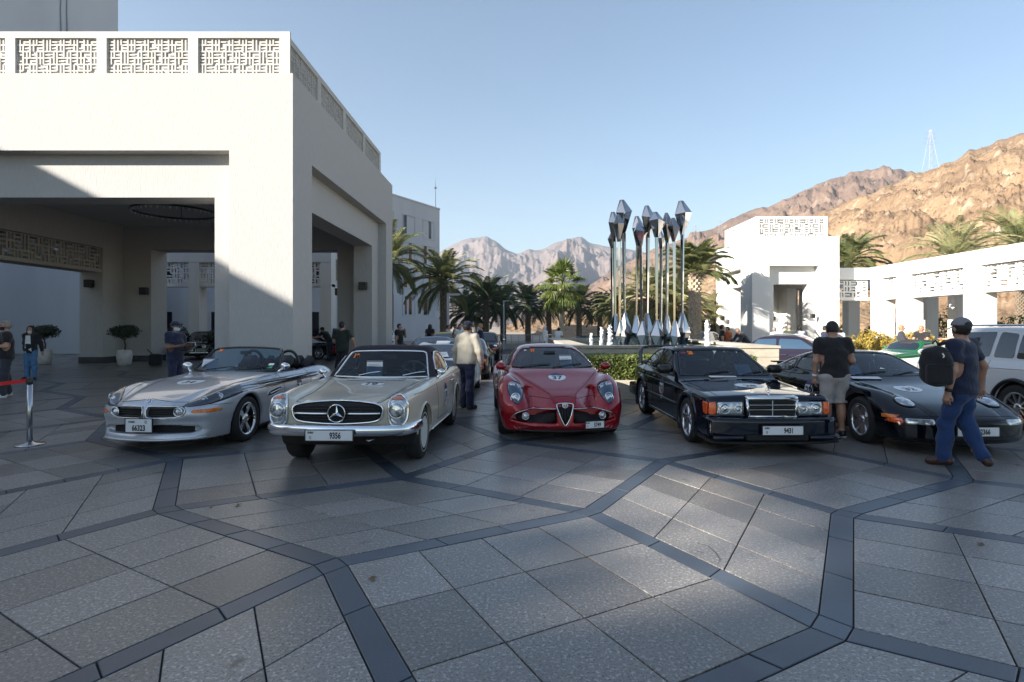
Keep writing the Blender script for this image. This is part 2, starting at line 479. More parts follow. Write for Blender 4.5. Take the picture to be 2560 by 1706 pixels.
# ------------------------------------------------------------------ entrance portico of the hotel
PX, PY, PT = -6.13, 15.3, 8.57; PXL, PYB = -19.54, 27.5; LZ, RZ = 5.26, 6.46; rd = .38
portico = empty('portico', (PX, PY, 0), label='large white rendered entrance portico with lattice parapet on the left of the plaza', cat='portico')
def pb(name, boxes, m=M_PLASTER, parent=portico):
    mb = MB()
    for b in boxes: mb.box(b[0] - PX, b[1] - PX, b[2] - PY, b[3] - PY, b[4], b[5])
    return mb.obj(name, m, parent)
y1, y2 = PY + rd, PY + 1.24
pb('front_wall', [(PXL, PX, PY, y1, RZ, PT), (-7.87, PX, PY, y1, 0, RZ), (PXL, -17.8, PY, y1, 0, RZ),
                  (PXL + .01, PX - .01, y1, y2, LZ, PT - .004), (-8.47, PX - .01, y1, y2, 0, LZ), (PXL + .01, -17.2, y1, y2, 0, LZ)])
x1, x2 = PX - rd, PX - 1.2
pb('side_wall', [(x1, PX, y1 + .0, PYB, RZ, PT), (x1, PX, y1, 16.73, 0, RZ), (x1, PX, 26.2, PYB, 0, RZ),
                 (x2, x1, y2, PYB - 1.2, LZ, PT - .004), (x2, x1, y2, 17.15, 0, LZ), (x2, x1, 25.1, PYB - 1.2, 0, LZ)])
pb('back_wall', [(PXL, x1, PYB - 1.2, PYB, LZ, PT - .004), (-8.45, x1, PYB - 1.2, PYB, 0, LZ), (PXL, -17.2, PYB - 1.2, PYB, 0, LZ)])
pb('inner_wall', [(PXL, -18.5, y2, PYB - 1.2, LZ - .1, PT - .004), (PXL, -18.5, y2, 17.0, 0, LZ - .1), (PXL, -18.5, 25.0, PYB - 1.2, 0, LZ - .1)])
pb('ceiling', [(-18.5, x2, y2, PYB - 1.2, 6.35, 6.6)], pmat('ceiling_plaster', (.5, .49, .47), .9))
pb('roof_deck', [(PXL + .5, PX - .5, PY + .5, PYB - .5, PT - .35, PT - .2)], M_CONCRETE)
for bxs in ([(-18.499, -17.16, 26.26, 26.3, 0, .28), (-18.5, -18.46, 25.0, 26.26, 0, .28), (-19.56, -18.46, 24.96, 25.0, 0, .28), (-17.2, -17.16, 26.3, PYB, 0, .28)],
            [(x2 - .04, x2, 25.1, 26.3, 0, .24), (-8.45, x2, 26.26, 26.3, 0, .24)]): pb('plinth', bxs, M_DARKSTONE)
screen(portico, 7.9, .95, T(-18.7 - PX, 24.95 - PY, 4.18, R(-90)), cell=.3, t=.07, depth=.12, mat=M_PLASTER)
screen(portico, 7.9, .95, T(-19.4 - PX, 24.95 - PY, 4.18, R(-90)), cell=.3, t=.07, depth=.12, mat=M_PLASTER, seed=1)
pb('lattice_rail', [(-18.75, -18.55, 17.0, 25.0, 4.06, 4.18), (-19.5, -19.3, 17.0, 25.0, 4.06, 4.18)])
# parapet
M_SCREEN = pmat('cast_screen', (.50, .485, .46), .85, spec=.2, var=(2, (.45, .435, .41), .45, .7))
bk = MB(); X0, X1, Y0, Y1, Z0, Z1 = PXL + .45, PX - .40, PY + .45, PYB - .6, PT - .1, 9.92
bk.box(X0 - PX, X1 - .066 - PX, Y0 + .066 - PY, Y0 + .2 - PY, Z0, Z1 - .01); bk.box(X1 - .2 - PX, X1 - .066 - PX, Y0 + .2 - PY, Y1 - PY, Z0, Z1 - .01)
bk.obj('parapet_backing', M_SCREEN, portico)
fr = MB()
def frame_run(n, w, gap, org, rz):
    Mx = T(*org, rz); L = n * (w + gap) + gap * .6
    q = lambda a, b, c, e: fr.box(a, b, -.01, .0645, c, e, M=Mx)
    q(0, L, 1.27, 1.45)
    q(0, gap * .55, 0, 1.27)
    x = gap * .55
    for i in range(n):
        screen(portico, w, 1.27, Mx @ Matrix.Translation((x, .03, 0)), seed=i, depth=.034, cell=.185, t=.042, mat=M_SCREEN); x += w
        q(x, x + (gap if i < n - 1 else gap * 1.05), 0, 1.27); x += gap
frame_run(5, 2.29, .28, (X1 - PX - 5 * 2.57 - .168 + .14, Y0 - PY, Z0 + .1 - .08), 0)
frame_run(4, 2.36, .34, (X1 - PX, Y0 - PY + .0, Z0 + .1 - .08), R(90))
fr.obj('parapet_frame', M_SCREEN, portico)
# square black lanterns on the piers, ring lamp under the ceiling
def wall_lamp(x, y, z, ax, parent=portico, ox=PX, oy=PY, s=1.0):
    mb = MB(); M = T(x - ox, y - oy, z, ax)
    mb.bbox(-.17 * s, .17 * s, -.24 * s, -.02, -.17 * s, .17 * s, .012, M); mb.box(-.08, .08, -.021, 0, -.1, .1, M)
    return mb.obj('wall_lamp', M_BLACK, parent)
wall_lamp(-19.02, 25.0, 3.55, 0); wall_lamp(-17.45, 26.3, 3.3, 0); wall_lamp(x2 + .45, 25.1, 3.45, 0)
wall_lamp(-8.6, 27.5, 3.2, R(180)); wall_lamp(-8.47, 26.9, 3.3, R(-90))
ring = empty('ring_chandelier', (-12.7, 20.8, 5.9), label='large dark ring chandelier with hanging glass drops under the portico ceiling', cat='chandelier')
mb = MB(); mb.tube([(1.38 * math.cos(t), 1.38 * math.sin(t), 0) for t in np.linspace(0, 2 * math.pi, 48, endpoint=False)], .035, 8, True); mb.obj('ring', M_BLACK, ring, True)
for k in range(4):
    t = k * math.pi / 2 + .4; mb = MB(); mb.tube([(1.38 * math.cos(t), 1.38 * math.sin(t), 0), (1.38 * math.cos(t), 1.38 * math.sin(t), .55)], .012, 5); mb.obj('suspension_rod', M_BLACK, ring)
mb = MB()
for k in range(44):
    t = k * 2 * math.pi / 44; mb.lathe([(.0, -.15), (.03, -.12), (.035, -.06), (.0, -.03)], 6, Matrix.Translation((1.38 * math.cos(t), 1.38 * math.sin(t), 0)))
tag(mb.obj('glass_drop', pmat('frosted_glass', (.55, .55, .52), .3), ring, True), kind='stuff')

# ------------------------------------------------------------------ hotel wings
def wing(name, label, E, ang, L, depth, H, cols, rows, t0=1.2, per=3.75, ztop=14.4, mat=M_CONCRETE, parapet=True):
    r = empty(name, (E[0], E[1], 0), label=label, cat='building')
    u = Vector((-math.sin(ang), -math.cos(ang), 0)); nrm = Vector((math.cos(ang), -math.sin(ang), 0))
    def bx(mb, t0, t1, d0, d1, z0, z1):
        vs = [u * t + nrm * d + Vector((0, 0, z)) for z in (z0, z1) for d in (d0, d1) for t in (t0, t1)]
        mb.add(vs, [(0, 2, 3, 1), (4, 5, 7, 6), (0, 1, 5, 4), (2, 6, 7, 3), (0, 4, 6, 2), (1, 3, 7, 5)])
    mb = MB(); bx(mb, 0, L, -depth, 0, -.1, H)
    mb.obj('wall', mat, r)
    if parapet:
        mb = MB(); bx(mb, -.05, L, -.3, .06, H, H + .18); mb.obj('coping', mat, r)
    for i in range(cols):
        for j in range(rows):
            z = ztop - 3.1 * j; t = t0 + per * i
            if z - 2.1 < 0: continue
            m2 = MB(); bx(m2, t - .12, t, .002, .07, z - 2.2, z + .1); bx(m2, t + 2.1, t + 2.2, .002, .07, z - 2.2, z + .1); bx(m2, t, t + 2.1, .002, .07, z, z + .1); bx(m2, t, t + 2.1, .002, .05, z - 2.2, z - 2.1)
            wn = m2.obj('window', M_CONCRETE, r)
            m3 = MB(); o = .1 if (i + j) % 3 else 1.15
            bx(m3, t + 1.6 - o * .2, t + 2.02, .004, .022, z - 2.08, z - .02) if (i * 3 + j) % 2 else bx(m3, t + .55, t + 1.05, .004, .022, z - 2.08, z - .02)
            if (i + j) % 3 == 1: bx(m3, t + 1.45, t + 1.75, .004, .022, z - 2.08, z - .02)
            m3.obj('pane', M_DARKGLASS, wn)
    return r
wg = wing('hotel_wing', 'pale five storey hotel wing with slit windows behind the date palms', (-9.7, 70), R(28), 34, 14, 16.2, 8, 5)
mb = MB(); mb.tube([(0, 0, 0), (0, 0, 3.6)], [.05, .03], 6); mb.ball((0, 0, 3.0), .16, 8); mb.tube([(0, 0, 3.6), (0, 0, 4.4)], .012, 5)
o = mb.obj('roof_antenna', M_CONCRETE, loc=(-10.35, 71, 16.2)); tag(o, 'thin pale antenna mast with a ball on the hotel wing roof', 'antenna')
tw = wing('hotel_tower', 'tall grey hotel block rising behind the portico parapet', (-33.5, 47), R(30), 26, 14, 44, 0, 0, parapet=False)
mb = MB()
for t in (3.6, 4.0, 9.0, 9.6):
    p = Vector((-math.sin(R(30)), -math.cos(R(30)), 0)) * t + Vector((math.cos(R(30)), -math.sin(R(30)), 0)) * .03
    mb.tube([p + Vector((0, 0, z)) + Vector((.03 * math.sin(z * 1.7 + t), 0, 0)) for z in np.linspace(8, 43.5, 40)], .05, 5)
mb.obj('drain_pipe', pmat('stained_pipe', (.2, .25, .26), .8), tw)
# plain rendered wall seen through the far opening of the portico
mb = MB(); mb.box(-13, 0, 0, .5, 0, 7.2); 
o = tag(mb.obj('courtyard_wall', M_CONCRETE, loc=(-22.6, 33.5, 0)), 'plain pale courtyard wall seen through the side opening of the portico', 'wall')
# ------------------------------------------------------------------ unseen hotel blocks that shade the plaza, with added shade and sun-patch helpers
M_HOTEL = pmat('hotel_render', (.42, .41, .39), .9, var=(.3, (.36, .35, .34), .4, .7))
def block(name, label, boxes, loc, rz=0, mat=M_HOTEL):
    r = empty(name, loc, rz, label=label, cat='building'); mb = MB()
    for b in boxes: mb.box(*b)
    mb.obj('wall', mat, r); return r
hl_ = block('near_shade_block', 'added unseen low block left of the plaza that sharpens the portico shadow', [(-14, 0, -75, 17.5, 0, 14)], (-1.78 - .246 * 15.3 - 14 / .525, 0, 0), -math.atan(.246))  # added unseen block, set close so the portico shadow edge stays crisp
hs = block('hotel_side_block', 'tall white hotel block standing left of the plaza', [(-30, 0, -75, 80, 0, 26.9)], (-1.78 - .246 * 15.3 - 27 / .525, 0, 0), -math.atan(.246))
# second block: its long roof edge puts the near half of the plaza in shade; holes in an added mask on top throw soft sun patches
hb = block('hotel_rear_block', 'long white hotel block behind the plaza carrying an added pierced sun mask', [(-80, -1, -14, 0, 0, 21.0), (-80, 30, -14, -.6, 0, 21)], (-66, -25, 0))
def mask_hole(X, D):
    t = (D + 25); return X - 1.77 * t + 66, .80 * t
holes = []
for (X, D, w_, h_) in ((1.66, 5.9, 1.3, .55), (1.6, 5.2, 1.1, .6), (1.5, 4.5, 1.0, .75), (1.32, 3.75, 1.0, .6), (.95, 6.15, .55, .55), (.72, 5.55, .5, .6), (.45, 5.0, .45, .5), (2.15, 5.75, .5, .45), (-.75, 11.0, 2.2, .13), (-.75, 11.4, 2.2, .11), (-.6, 14.2, 2.0, .13), (-1.05, 8.1, 1.0, .12)):
    hx, hz = mask_hole(X, D); holes.append((hx - w_ / 2, hx + w_ / 2, hz - h_ / 2, hz + h_ / 2))
mb = MB()
xs = sorted({-80.0, 30.0, 1.0} | {v for h in holes for v in h[:2]}); zs = sorted({21.0, 29.9, 32.8} | {v for h in holes for v in h[2:]})
for i in range(len(xs) - 1):
    for j in range(len(zs) - 1):
        cx, cz = (xs[i] + xs[i + 1]) / 2, (zs[j] + zs[j + 1]) / 2
        if cz > 29.9 and cx > 1.0: continue  # mask is taller on its left part, shaped to extend the shade
        if any(a < cx < b and c < cz < d_ for a, b, c, d_ in holes): continue
        mb.box(xs[i], xs[i + 1], -.06, 0, zs[j], zs[j + 1])
mb.obj('added_sun_mask', M_HOTEL, hb)  # added unseen mask, pierced only to throw sun patches on the paving

# ------------------------------------------------------------------ white pavilion and colonnade on the right
def opened(mb, x0, x1, y0, y1, z1, op, axis):
    """a wall box with one opening op = (a, b, top) along its axis"""
    if axis == 'x':
        mb.box(x0, op[0], y0, y1, 0, z1); mb.box(op[1], x1, y0, y1, 0, z1); mb.box(op[0], op[1], y0, y1, op[2], z1)
    else:
        mb.box(x0, x1, y0, op[0], 0, z1); mb.box(x0, x1, op[1], y1, 0, z1); mb.box(x0, x1, op[0], op[1], op[2], z1)
VX0, VX1, VY0, VY1, VH = 11.58, 15.88, 27.6, 32.6, 6.09
pav = empty('pavilion', (VX0, VY0, 0), label='small white cubic pavilion with lattice crown right of the fountain', cat='pavilion')
q = .36; mb = MB()
opened(mb, 0, 4.3, 0, q, VH, (.85, 3.29, 4.64), 'x'); opened(mb, .01, 4.29, q, q + .5, VH - .004, (1.22, 2.92, 3.76), 'x'); mb.obj('front_wall', M_WHITE, pav)
mb = MB(); opened(mb, 0, q, q, 5.0, VH, (1.4, 4.1, 4.64), 'y'); opened(mb, q, q + .5, q + .5, 4.6, VH - .004, (1.75, 3.6, 3.76), 'y'); mb.obj('side_wall', M_WHITE, pav)
mb = MB(); opened(mb, 4.3 - q, 4.3, q, 5.0, VH, (1.4, 4.1, 4.64), 'y'); opened(mb, 3.44, 4.3 - q, q + .5, 4.6, VH - .004, (1.75, 3.6, 3.76), 'y'); mb.obj('side_wall', M_WHITE, pav)
mb = MB(); mb.box(q, 4.3 - q, 4.6, 5.0, 0, VH - .004); mb.obj('back_wall', M_WHITE, pav)
mb = MB(); mb.box(.2, 4.1, .2, 4.8, VH - .3, VH - .1); mb.box(q + .5, 3.44, q + .5, 4.6, 4.9, 5.1); mb.obj('roof', M_WHITE, pav)
fr = MB(); c = .38; hgt = 1.0
for (org, rz, wd) in (((c, c), 0, 4.3 - 2 * c), ((c, 5 - c), R(-90), 5 - 2 * c), ((4.3 - c, c), R(90), 5 - 2 * c)):
    Mx = T(org[0], org[1], VH, rz)
    for b in ((0, wd, -.01, .12, hgt - .08, hgt + .05), (0, .14, -.01, .12, 0, hgt - .08), (wd - .14, wd, -.01, .12, 0, hgt - .08), (0.1, wd - .1, .22, .26, 0, hgt)): fr.box(*b, M=Mx)
    screen(pav, wd - .28, hgt - .08, Mx @ Matrix.Translation((.14, .01, 0)), cell=.25, t=.055, depth=.09)
fr.obj('parapet_frame', M_WHITE, pav)
wall_lamp(VX0 + 3.1, VY0 + 4.6, 2.1, 0, pav, VX0, VY0, .7); wall_lamp(VX0 + 1.22, VY0 + .7, 2.2, R(90), pav, VX0, VY0, .6); wall_lamp(VX0 + .0, VY0 + 3.75, 2.1, R(-90), pav, VX0, VY0, .7); wall_lamp(VX0 + 2.95, VY0 + .0, 2.15, 0, pav, VX0, VY0, .6)
AX = 17.8; arc = empty('colonnade', (AX, 22, 0), label='white colonnade with lattice screens curving along the right of the plaza', cat='colonnade')
def ab(name, boxes, m=M_WHITE):
    mb = MB()
    for b in boxes: mb.box(b[0] - AX, b[1] - AX, b[2] - 22, b[3] - 22, b[4], b[5])
    return mb.obj(name, m, arc)
cols = [(27.3, 28.2), (25.4, 26.3), (21.5, 22.35), (17.6, 18.45), (13.7, 14.55)]
for (a_, b_) in cols:
    ab('column', [(AX, AX + .62, a_, b_, 0, 4.0)])
    ab('column', [(20.1, 20.65, a_ + .15, b_ - .15, 0, 3.7)])
ab('column', [(18.0, 18.6, 30.4, 31.0, 0, 3.7)]); ab('column', [(16.0, 16.6, 31.2, 31.8, 0, 3.7)])
ab('beam', [(AX - .02, AX + .9, 10, 28.22, 4.0, 4.6), (15.9, AX + .9, 28.225, 29.0, 4.004, 4.6), (AX + .1, AX + .8, 10, 28.2, 2.95, 3.1)])
ab('beam', [(19.95, 20.85, 10, 31, 3.7, 4.3), (15.9, 20.8, 30.9, 31.8, 3.7, 4.25)])
for i, (lo_, hi_) in enumerate(((26.3, 27.3), (22.35, 25.4), (18.45, 21.5), (14.55, 17.6))):
    screen(arc, hi_ - lo_ - .02, .87, T(.12, hi_ - .01 - 22, 3.12, R(-90)), cell=.3, t=.075, depth=.16, seed=i)
screen(arc, 1.75, .85, T(15.95 - AX, 28.3 - 22, 3.1), cell=.3, t=.075, depth=.16, seed=2)
ab('beam', [(15.9, AX, 28.25, 28.8, 2.96, 3.1)])
for k in range(44):
    y = 10.3 + k * .42; ab('roof_slat', [(AX + .9, 19.95, y, y + .12, 3.95, 4.2)])
# ------------------------------------------------------------------ arcade seen through the portico
bac = empty('rear_arcade', (-17.5, 31, 0), label='white arcade with lattice panels seen through the back of the portico', cat='colonnade')
for x in (-.7, 3.3, 6.6): MB().box(x, x + .6, 0, .8, 0, 5.2).obj('column', M_WHITE, bac)
mb = MB(); mb.box(-4.6, 7.2, -.02, .8, 5.2, 5.9); mb.box(-4.6, 7.2, .1, .7, 3.85, 4.0); mb.obj('beam', M_WHITE, bac)
for x, q_ in ((-4.5, 3.8), (-.1, 3.4), (3.9, 2.7)): screen(bac, q_, 1.2, T(x, .1, 4.0), cell=.34, t=.08, depth=.14)
mb = MB(); mb.box(-18, 6.5, 0, 1, 0, 12); rw = mb.obj('wall', M_CONCRETE, empty('rear_building', (-19, 37, 0), label='pale building with dark windows behind the rear arcade', cat='building'))
for x in (-4.5, -1.2, .6, 3.0, 5.2):
    for z in (.9, 4.4, 7.5):
        mb = MB(); mb.box(x, x + .7, -.02, .0, z, z + 1.7); mb.obj('window', M_DARKGLASS, rw.parent)

# hairline crack in one slab
for pts in ([(850, 515), (882, 520), (905, 532), (938, 560), (957, 592), (944, 612), (948, 630)], [(820, 560), (850, 552), (882, 560)]):
    mb = MB(); P = [gnd(1280 + x / 1.838, 1080 + y / 1.838) for x, y in pts]; vs = []; r = random.Random(3)
    for k, (x, y) in enumerate(P): vs += [(x - .001 - r.random() * .003, y, .0045), (x + .0025, y + .003, .0045)]
    mb.add(vs, [(2 * k, 2 * k + 1, 2 * k + 3, 2 * k + 2) for k in range(len(P) - 1)]); mb.obj('crack', M_JOINT, plaza)
# ------------------------------------------------------------------ hills
def rock(name, c, dark, light, sc, bump):
    return pmat(name, c, .95, spec=.1, var=[(sc, dark, .45, .72), (sc * 3.7, light, .58, .75), (sc * 14, dark, .55, .7)], bump=bump)
def ridge(name, crest, Dc, D0, amp, mat, seed, na=300, nd=120, nsc=90.0, gul=1.0, pw=1.1, rough=.02, cw=.10):
    """hillside whose crest follows (disp. pixel) points at distance Dc; gullies run down from the crest"""
    px = np.linspace(crest[0][0] * 1.088, crest[-1][0] * 1.088, na)[:, None]; t = np.linspace(0, 1.25, nd)[None, :]
    cx = np.array([p[0] * 1.088 for p in crest]); cy = np.array([p[1] * 1.088 for p in crest])
    cp = .6 * np.interp(px, cx, cy) + .4 * spl(list(zip(cx, cy)))(px)
    tan = (px - 1293) / 1400; D = (D0 + (Dc - D0) * t) * np.ones_like(px); X = tan * D
    H = CAM_H + (816 - cp) / 1400 * Dc
    H = H * (1 + rough * (fbm(px / 26, px * 0 + seed, 5, seed) - .48) * 2)
    tt = np.clip(t, 0, 1); Xc = tan * Dc
    wx = X / nsc + .55 * fbm(X / nsc * .6, D / nsc * .6, 3, seed + 3); wy = D / (nsc * 2.6)
    n1 = fbm(wx, wy, 6, seed, True) - .68
    n2 = fbm(wx * 3.1 + 4, wy * 4.5, 5, seed + 5, True) - .66
    n3 = fbm(X / (nsc * .07), D / (nsc * .07), 4, seed + 9, True) - .62
    env = np.clip(tt * 5, 0, 1) * (1 - .93 * np.exp(-((t - 1) / cw) ** 2)) * np.minimum(1, H / np.max(H) + .3)
    base = H * (tt ** pw); base = np.where(t > 1, H * (1 - (t - 1) * 1.2), base)
    Z = base + (n1 * amp + n2 * amp * .42 * gul + n3 * amp * .13) * env - 1.0
    v = np.stack([X, D, Z], -1).reshape(-1, 3)
    i, j = np.meshgrid(np.arange(na - 1), np.arange(nd - 1), indexing='ij'); a = (i * nd + j).ravel()
    f = np.stack([a, a + nd, a + nd + 1, a + 1], 1)
    return tag(link(name, mesh_data(name, v, f, mat, True)), kind='structure')
M_R1 = rock('rock_far', (0.20, 0.16, 0.145), (0.13, 0.105, 0.10), (0.26, 0.215, 0.19), .006, (.02, .7, 8.0))
M_R2 = rock('rock_mid', (0.20, 0.135, 0.10), (0.12, 0.085, 0.07), (0.30, 0.23, 0.17), .012, (.06, 1.0, 5.0))
M_R3 = rock('rock_near', (0.27, 0.185, 0.115), (0.145, 0.095, 0.06), (0.43, 0.345, 0.25), .05, (.5, 1.0, .9))
ridge('far_mountains', [(760, 690), (900, 640), (960, 606), (1010, 577), (1040, 560), (1070, 549), (1115, 544), (1140, 556), (1165, 575), (1187, 583), (1215, 573), (1240, 576), (1280, 556), (1310, 546), (1335, 543), (1355, 556), (1400, 566), (1460, 574), (1520, 585), (1600, 600), (1760, 650)],
      2600, 1150, 260, M_R1, 11, nsc=330, na=460, nd=170, gul=.9, pw=1.0, rough=.012, cw=.22)
ridge('red_ridge', [(1180, 745), (1290, 700), (1330, 668), (1400, 625), (1470, 585), (1560, 548), (1640, 520), (1700, 490), (1780, 468), (1850, 435), (1930, 402), (1990, 386), (2060, 380), (2090, 391), (2150, 420), (2300, 470)],
      900, 330, 95, M_R2, 23, nsc=110, na=420, nd=150)
ridge('brown_hill', [(1150, 742), (1300, 725), (1420, 680), (1600, 618), (1750, 560), (1850, 498), (1960, 455), (2050, 420), (2110, 392), (2180, 370), (2230, 340), (2353, 298), (2500, 250), (2800, 190)],
      330, 58, 22, M_R3, 37, na=560, nd=240, nsc=34, gul=1.2, pw=1.15, rough=.025)
tag(link('sand_flat', mesh_data('sand_flat', [(-3000, 48, -.06), (3000, 48, -.06), (3000, 1400, -.06), (-3000, 1400, -.06)], [(0, 1, 2, 3)],
         pmat('pale_sand', (.42, .35, .27), .95, var=(.12, (.30, .25, .19), .4, .65)))), kind='structure')
M_STEEL = pmat('galvanised_steel', (.30, .30, .31), .6, .2)
def pylon(px, pyt, pyb, D, label):
    s = 1400 / D; x = (px - 1293) / s; zb = CAM_H + (816 - pyb) / s; h = (pyb - pyt) / s; b = h * .11; mb = MB(); r = h * .0032
    lv = [0, .2, .38, .54, .68, .8, 1.0]
    wd = lambda t: b * (1 - t) ** 1.1 + b * .12
    cor = lambda t, k: ((1, 1), (-1, 1), (-1, -1), (1, -1))[k][0] * wd(t) * 1.0, 
    P = lambda t, k: Vector((((1, 1), (-1, 1), (-1, -1), (1, -1))[k][0] * wd(t), ((1, 1), (-1, 1), (-1, -1), (1, -1))[k][1] * wd(t), h * t))
    for k in range(4):
        mb.tube([P(t, k) for t in lv], r, 4)
        for i in range(len(lv) - 1):
            mb.tube([P(lv[i], k), P(lv[i + 1], (k + 1) % 4)], r * .6, 3); mb.tube([P(lv[i + 1], k), P(lv[i], (k + 1) % 4)], r * .6, 3)
    r0 = empty('power_pylon', (x, D, zb - .6), label=label, cat='pylon')
    mb.obj('lattice_mast', M_STEEL, r0)
    for t, l in ((.66, .17), (.78, .15), (.9, .12)):
        mb = MB()
        for sx in (-1, 1): mb.tube([(0, 0, h * (t + .04)), (sx * h * l, 0, h * t), (0, 0, h * (t - .03))], r * .9, 4)
        mb.obj('cross_arm', M_STEEL, r0)
pylon(2326, 322, 424, 345, 'tall lattice pylon on the brown hill crest at upper right')
pylon(1738, 560, 622, 640, 'lattice pylon on the ridge just right of the steel sculptures')
pylon(1800, 548, 604, 700, 'lattice pylon on the ridge above the white pavilion')
# railing, low wall beyond the plaza
M_GREYWALL = pmat('grey_kerb_wall', (.30, .29, .27), .9)
mb = MB(); mb.box(-6, 3, 0, .25, 0, .42); tag(mb.obj('boundary_wall', M_GREYWALL, loc=(-.5, 40, 0)), 'low grey wall under the railing beyond the plaza', 'wall')
rl = empty('railing', (-.5, 40.1, .42), label='thin grey metal railing along the low wall beyond the plaza', cat='railing')
for x in np.arange(-5.9, 3, .5):
    mb = MB(); mb.box(x - .02, x + .02, -.02, .02, 0, .6); mb.obj('post', M_STEEL, rl)
mb = MB(); mb.box(-6, 3, -.025, .025, .6, .65); mb.box(-6, 3, -.015, .015, .1, .13); mb.obj('rail', M_STEEL, rl)

# thin desert haze
hz = MB(); hz.box(-2600, 2600, -140, 3300, -1.2, 560)
mh = bpy.data.materials.new('haze'); mh.use_nodes = True; th = mh.node_tree; th.nodes.clear()
pv = th.nodes.new('ShaderNodeVolumePrincipled'); oh = th.nodes.new('ShaderNodeOutputMaterial'); th.links.new(pv.outputs[0], oh.inputs['Volume'])
pv.inputs['Color'].default_value = (.72, .84, 1.0, 1); pv.inputs['Density'].default_value = .00020; pv.inputs['Anisotropy'].default_value = .2
tag(hz.obj('haze', mh), kind='stuff')
# ------------------------------------------------------------------ plants
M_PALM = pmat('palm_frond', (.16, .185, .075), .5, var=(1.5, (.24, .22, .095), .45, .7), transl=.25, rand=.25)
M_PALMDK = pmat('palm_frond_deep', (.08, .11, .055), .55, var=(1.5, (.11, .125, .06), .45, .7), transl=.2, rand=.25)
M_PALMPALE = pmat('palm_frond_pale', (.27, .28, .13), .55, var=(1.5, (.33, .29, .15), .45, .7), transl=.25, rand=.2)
M_FAN = pmat('fan_frond', (.11, .15, .032), .45, var=(2, (.19, .20, .05), .5, .75), transl=.35, rand=.2)
M_TRUNK = pmat('palm_trunk', (.20, .155, .11), .95, var=(9, (.11, .085, .06), .45, .7))
M_BOOT = pmat('palm_boot', (.46, .37, .27), .95, var=(8, (.30, .23, .16), .5, .7))
def frond_mesh(name, L, el, droop, npair, mat, seed, wid=.46):
    r = random.Random(seed); mb = MB(); pts = []; p = Vector((0, 0, 0)); a = el; n = 16
    for i in range(n + 1):
        pts.append(p.copy()); p = p + Vector((math.cos(a), 0, math.sin(a))) * (L / n); a -= droop / n * (.5 + 1.1 * i / n)
    mb.tube(pts, [.028 * (1 - .8 * i / n) for i in range(n + 1)], 4)
    for k in range(npair):
        t = .16 + .84 * (k + .5) / npair; q = t * n; i = min(int(q), n - 1); b = pts[i].lerp(pts[i + 1], q - i); tg = (pts[i + 1] - pts[i]).normalized()
        ll = wid * (math.sin(math.pi * min(1, t * .85 + .15)) ** .6 + .25) * r.uniform(.85, 1.1)
        up = Vector((0, 1, 0)).cross(tg)
        for s in (-1, 1):
            lift = r.uniform(.1, .55)
            d = (tg * r.uniform(.65, .95) + Vector((0, s, 0)) * .9 - up * lift * .5 + Vector((0, 0, -.15))).normalized()
            wv = (tg * .6 + Vector((0, 0, .6))).normalized() * .024
            m = b + d * ll * .45; e = b + d * ll - Vector((0, 0, .13 * ll))
            mb.add([b - wv * .5, m - wv, e, m + wv, b + wv * .5], [(0, 1, 2, 3, 4)])
    return mb.data(name, mat)
FR = {}
def fronds(kind, L, mat):
    key_ = (kind, round(L, 1))
    if key_ not in FR:
        FR[key_] = [frond_mesh('frond', L * f, R(e), R(dr), 40, mat, i + 3) for i, (e, dr, f) in enumerate(((82, 45, .8), (72, 60, .95), (60, 75, 1), (48, 80, 1.05), (33, 80, 1.05), (18, 75, 1.05), (2, 70, 1.0), (-18, 60, .95), (-40, 40, .85)))]
    return FR[key_]
def trunk_mesh(h, r0, r1, boots=True, seed=1):
    r = random.Random(seed); mb = MB(); n = 12
    mb.tube([(0.02 * math.sin(i * .9), 0.02 * math.cos(i * 1.1), h * i / n) for i in range(n + 1)], [r0 + (r1 - r0) * i / n for i in range(n + 1)], 12)
    if boots:
        turns = max(6, int(h / .13))
        for i in range(turns):
            for k in range(9):
                a = (k + .5 * (i % 2)) * 2 * math.pi / 9 + r.uniform(-.05, .05); z = h * (i + .3) / turns; rr = r0 + (r1 - r0) * z / h
                M = Matrix.Translation((math.cos(a) * rr, math.sin(a) * rr, z)) @ Matrix.Rotation(a, 4, 'Z') @ Matrix.Rotation(R(18), 4, 'Y')
                wv = rr * .33; mb.add([M @ Vector(q) for q in ((-.03, -wv, 0), (-.03, wv, 0), (.045, 0, .0), (-.03, -wv * .55, .13), (-.03, wv * .55, .13), (.075, 0, .12))], [(0, 2, 5, 3), (2, 1, 4, 5), (3, 5, 4), (0, 1, 2)])
    return mb.v, mb.f
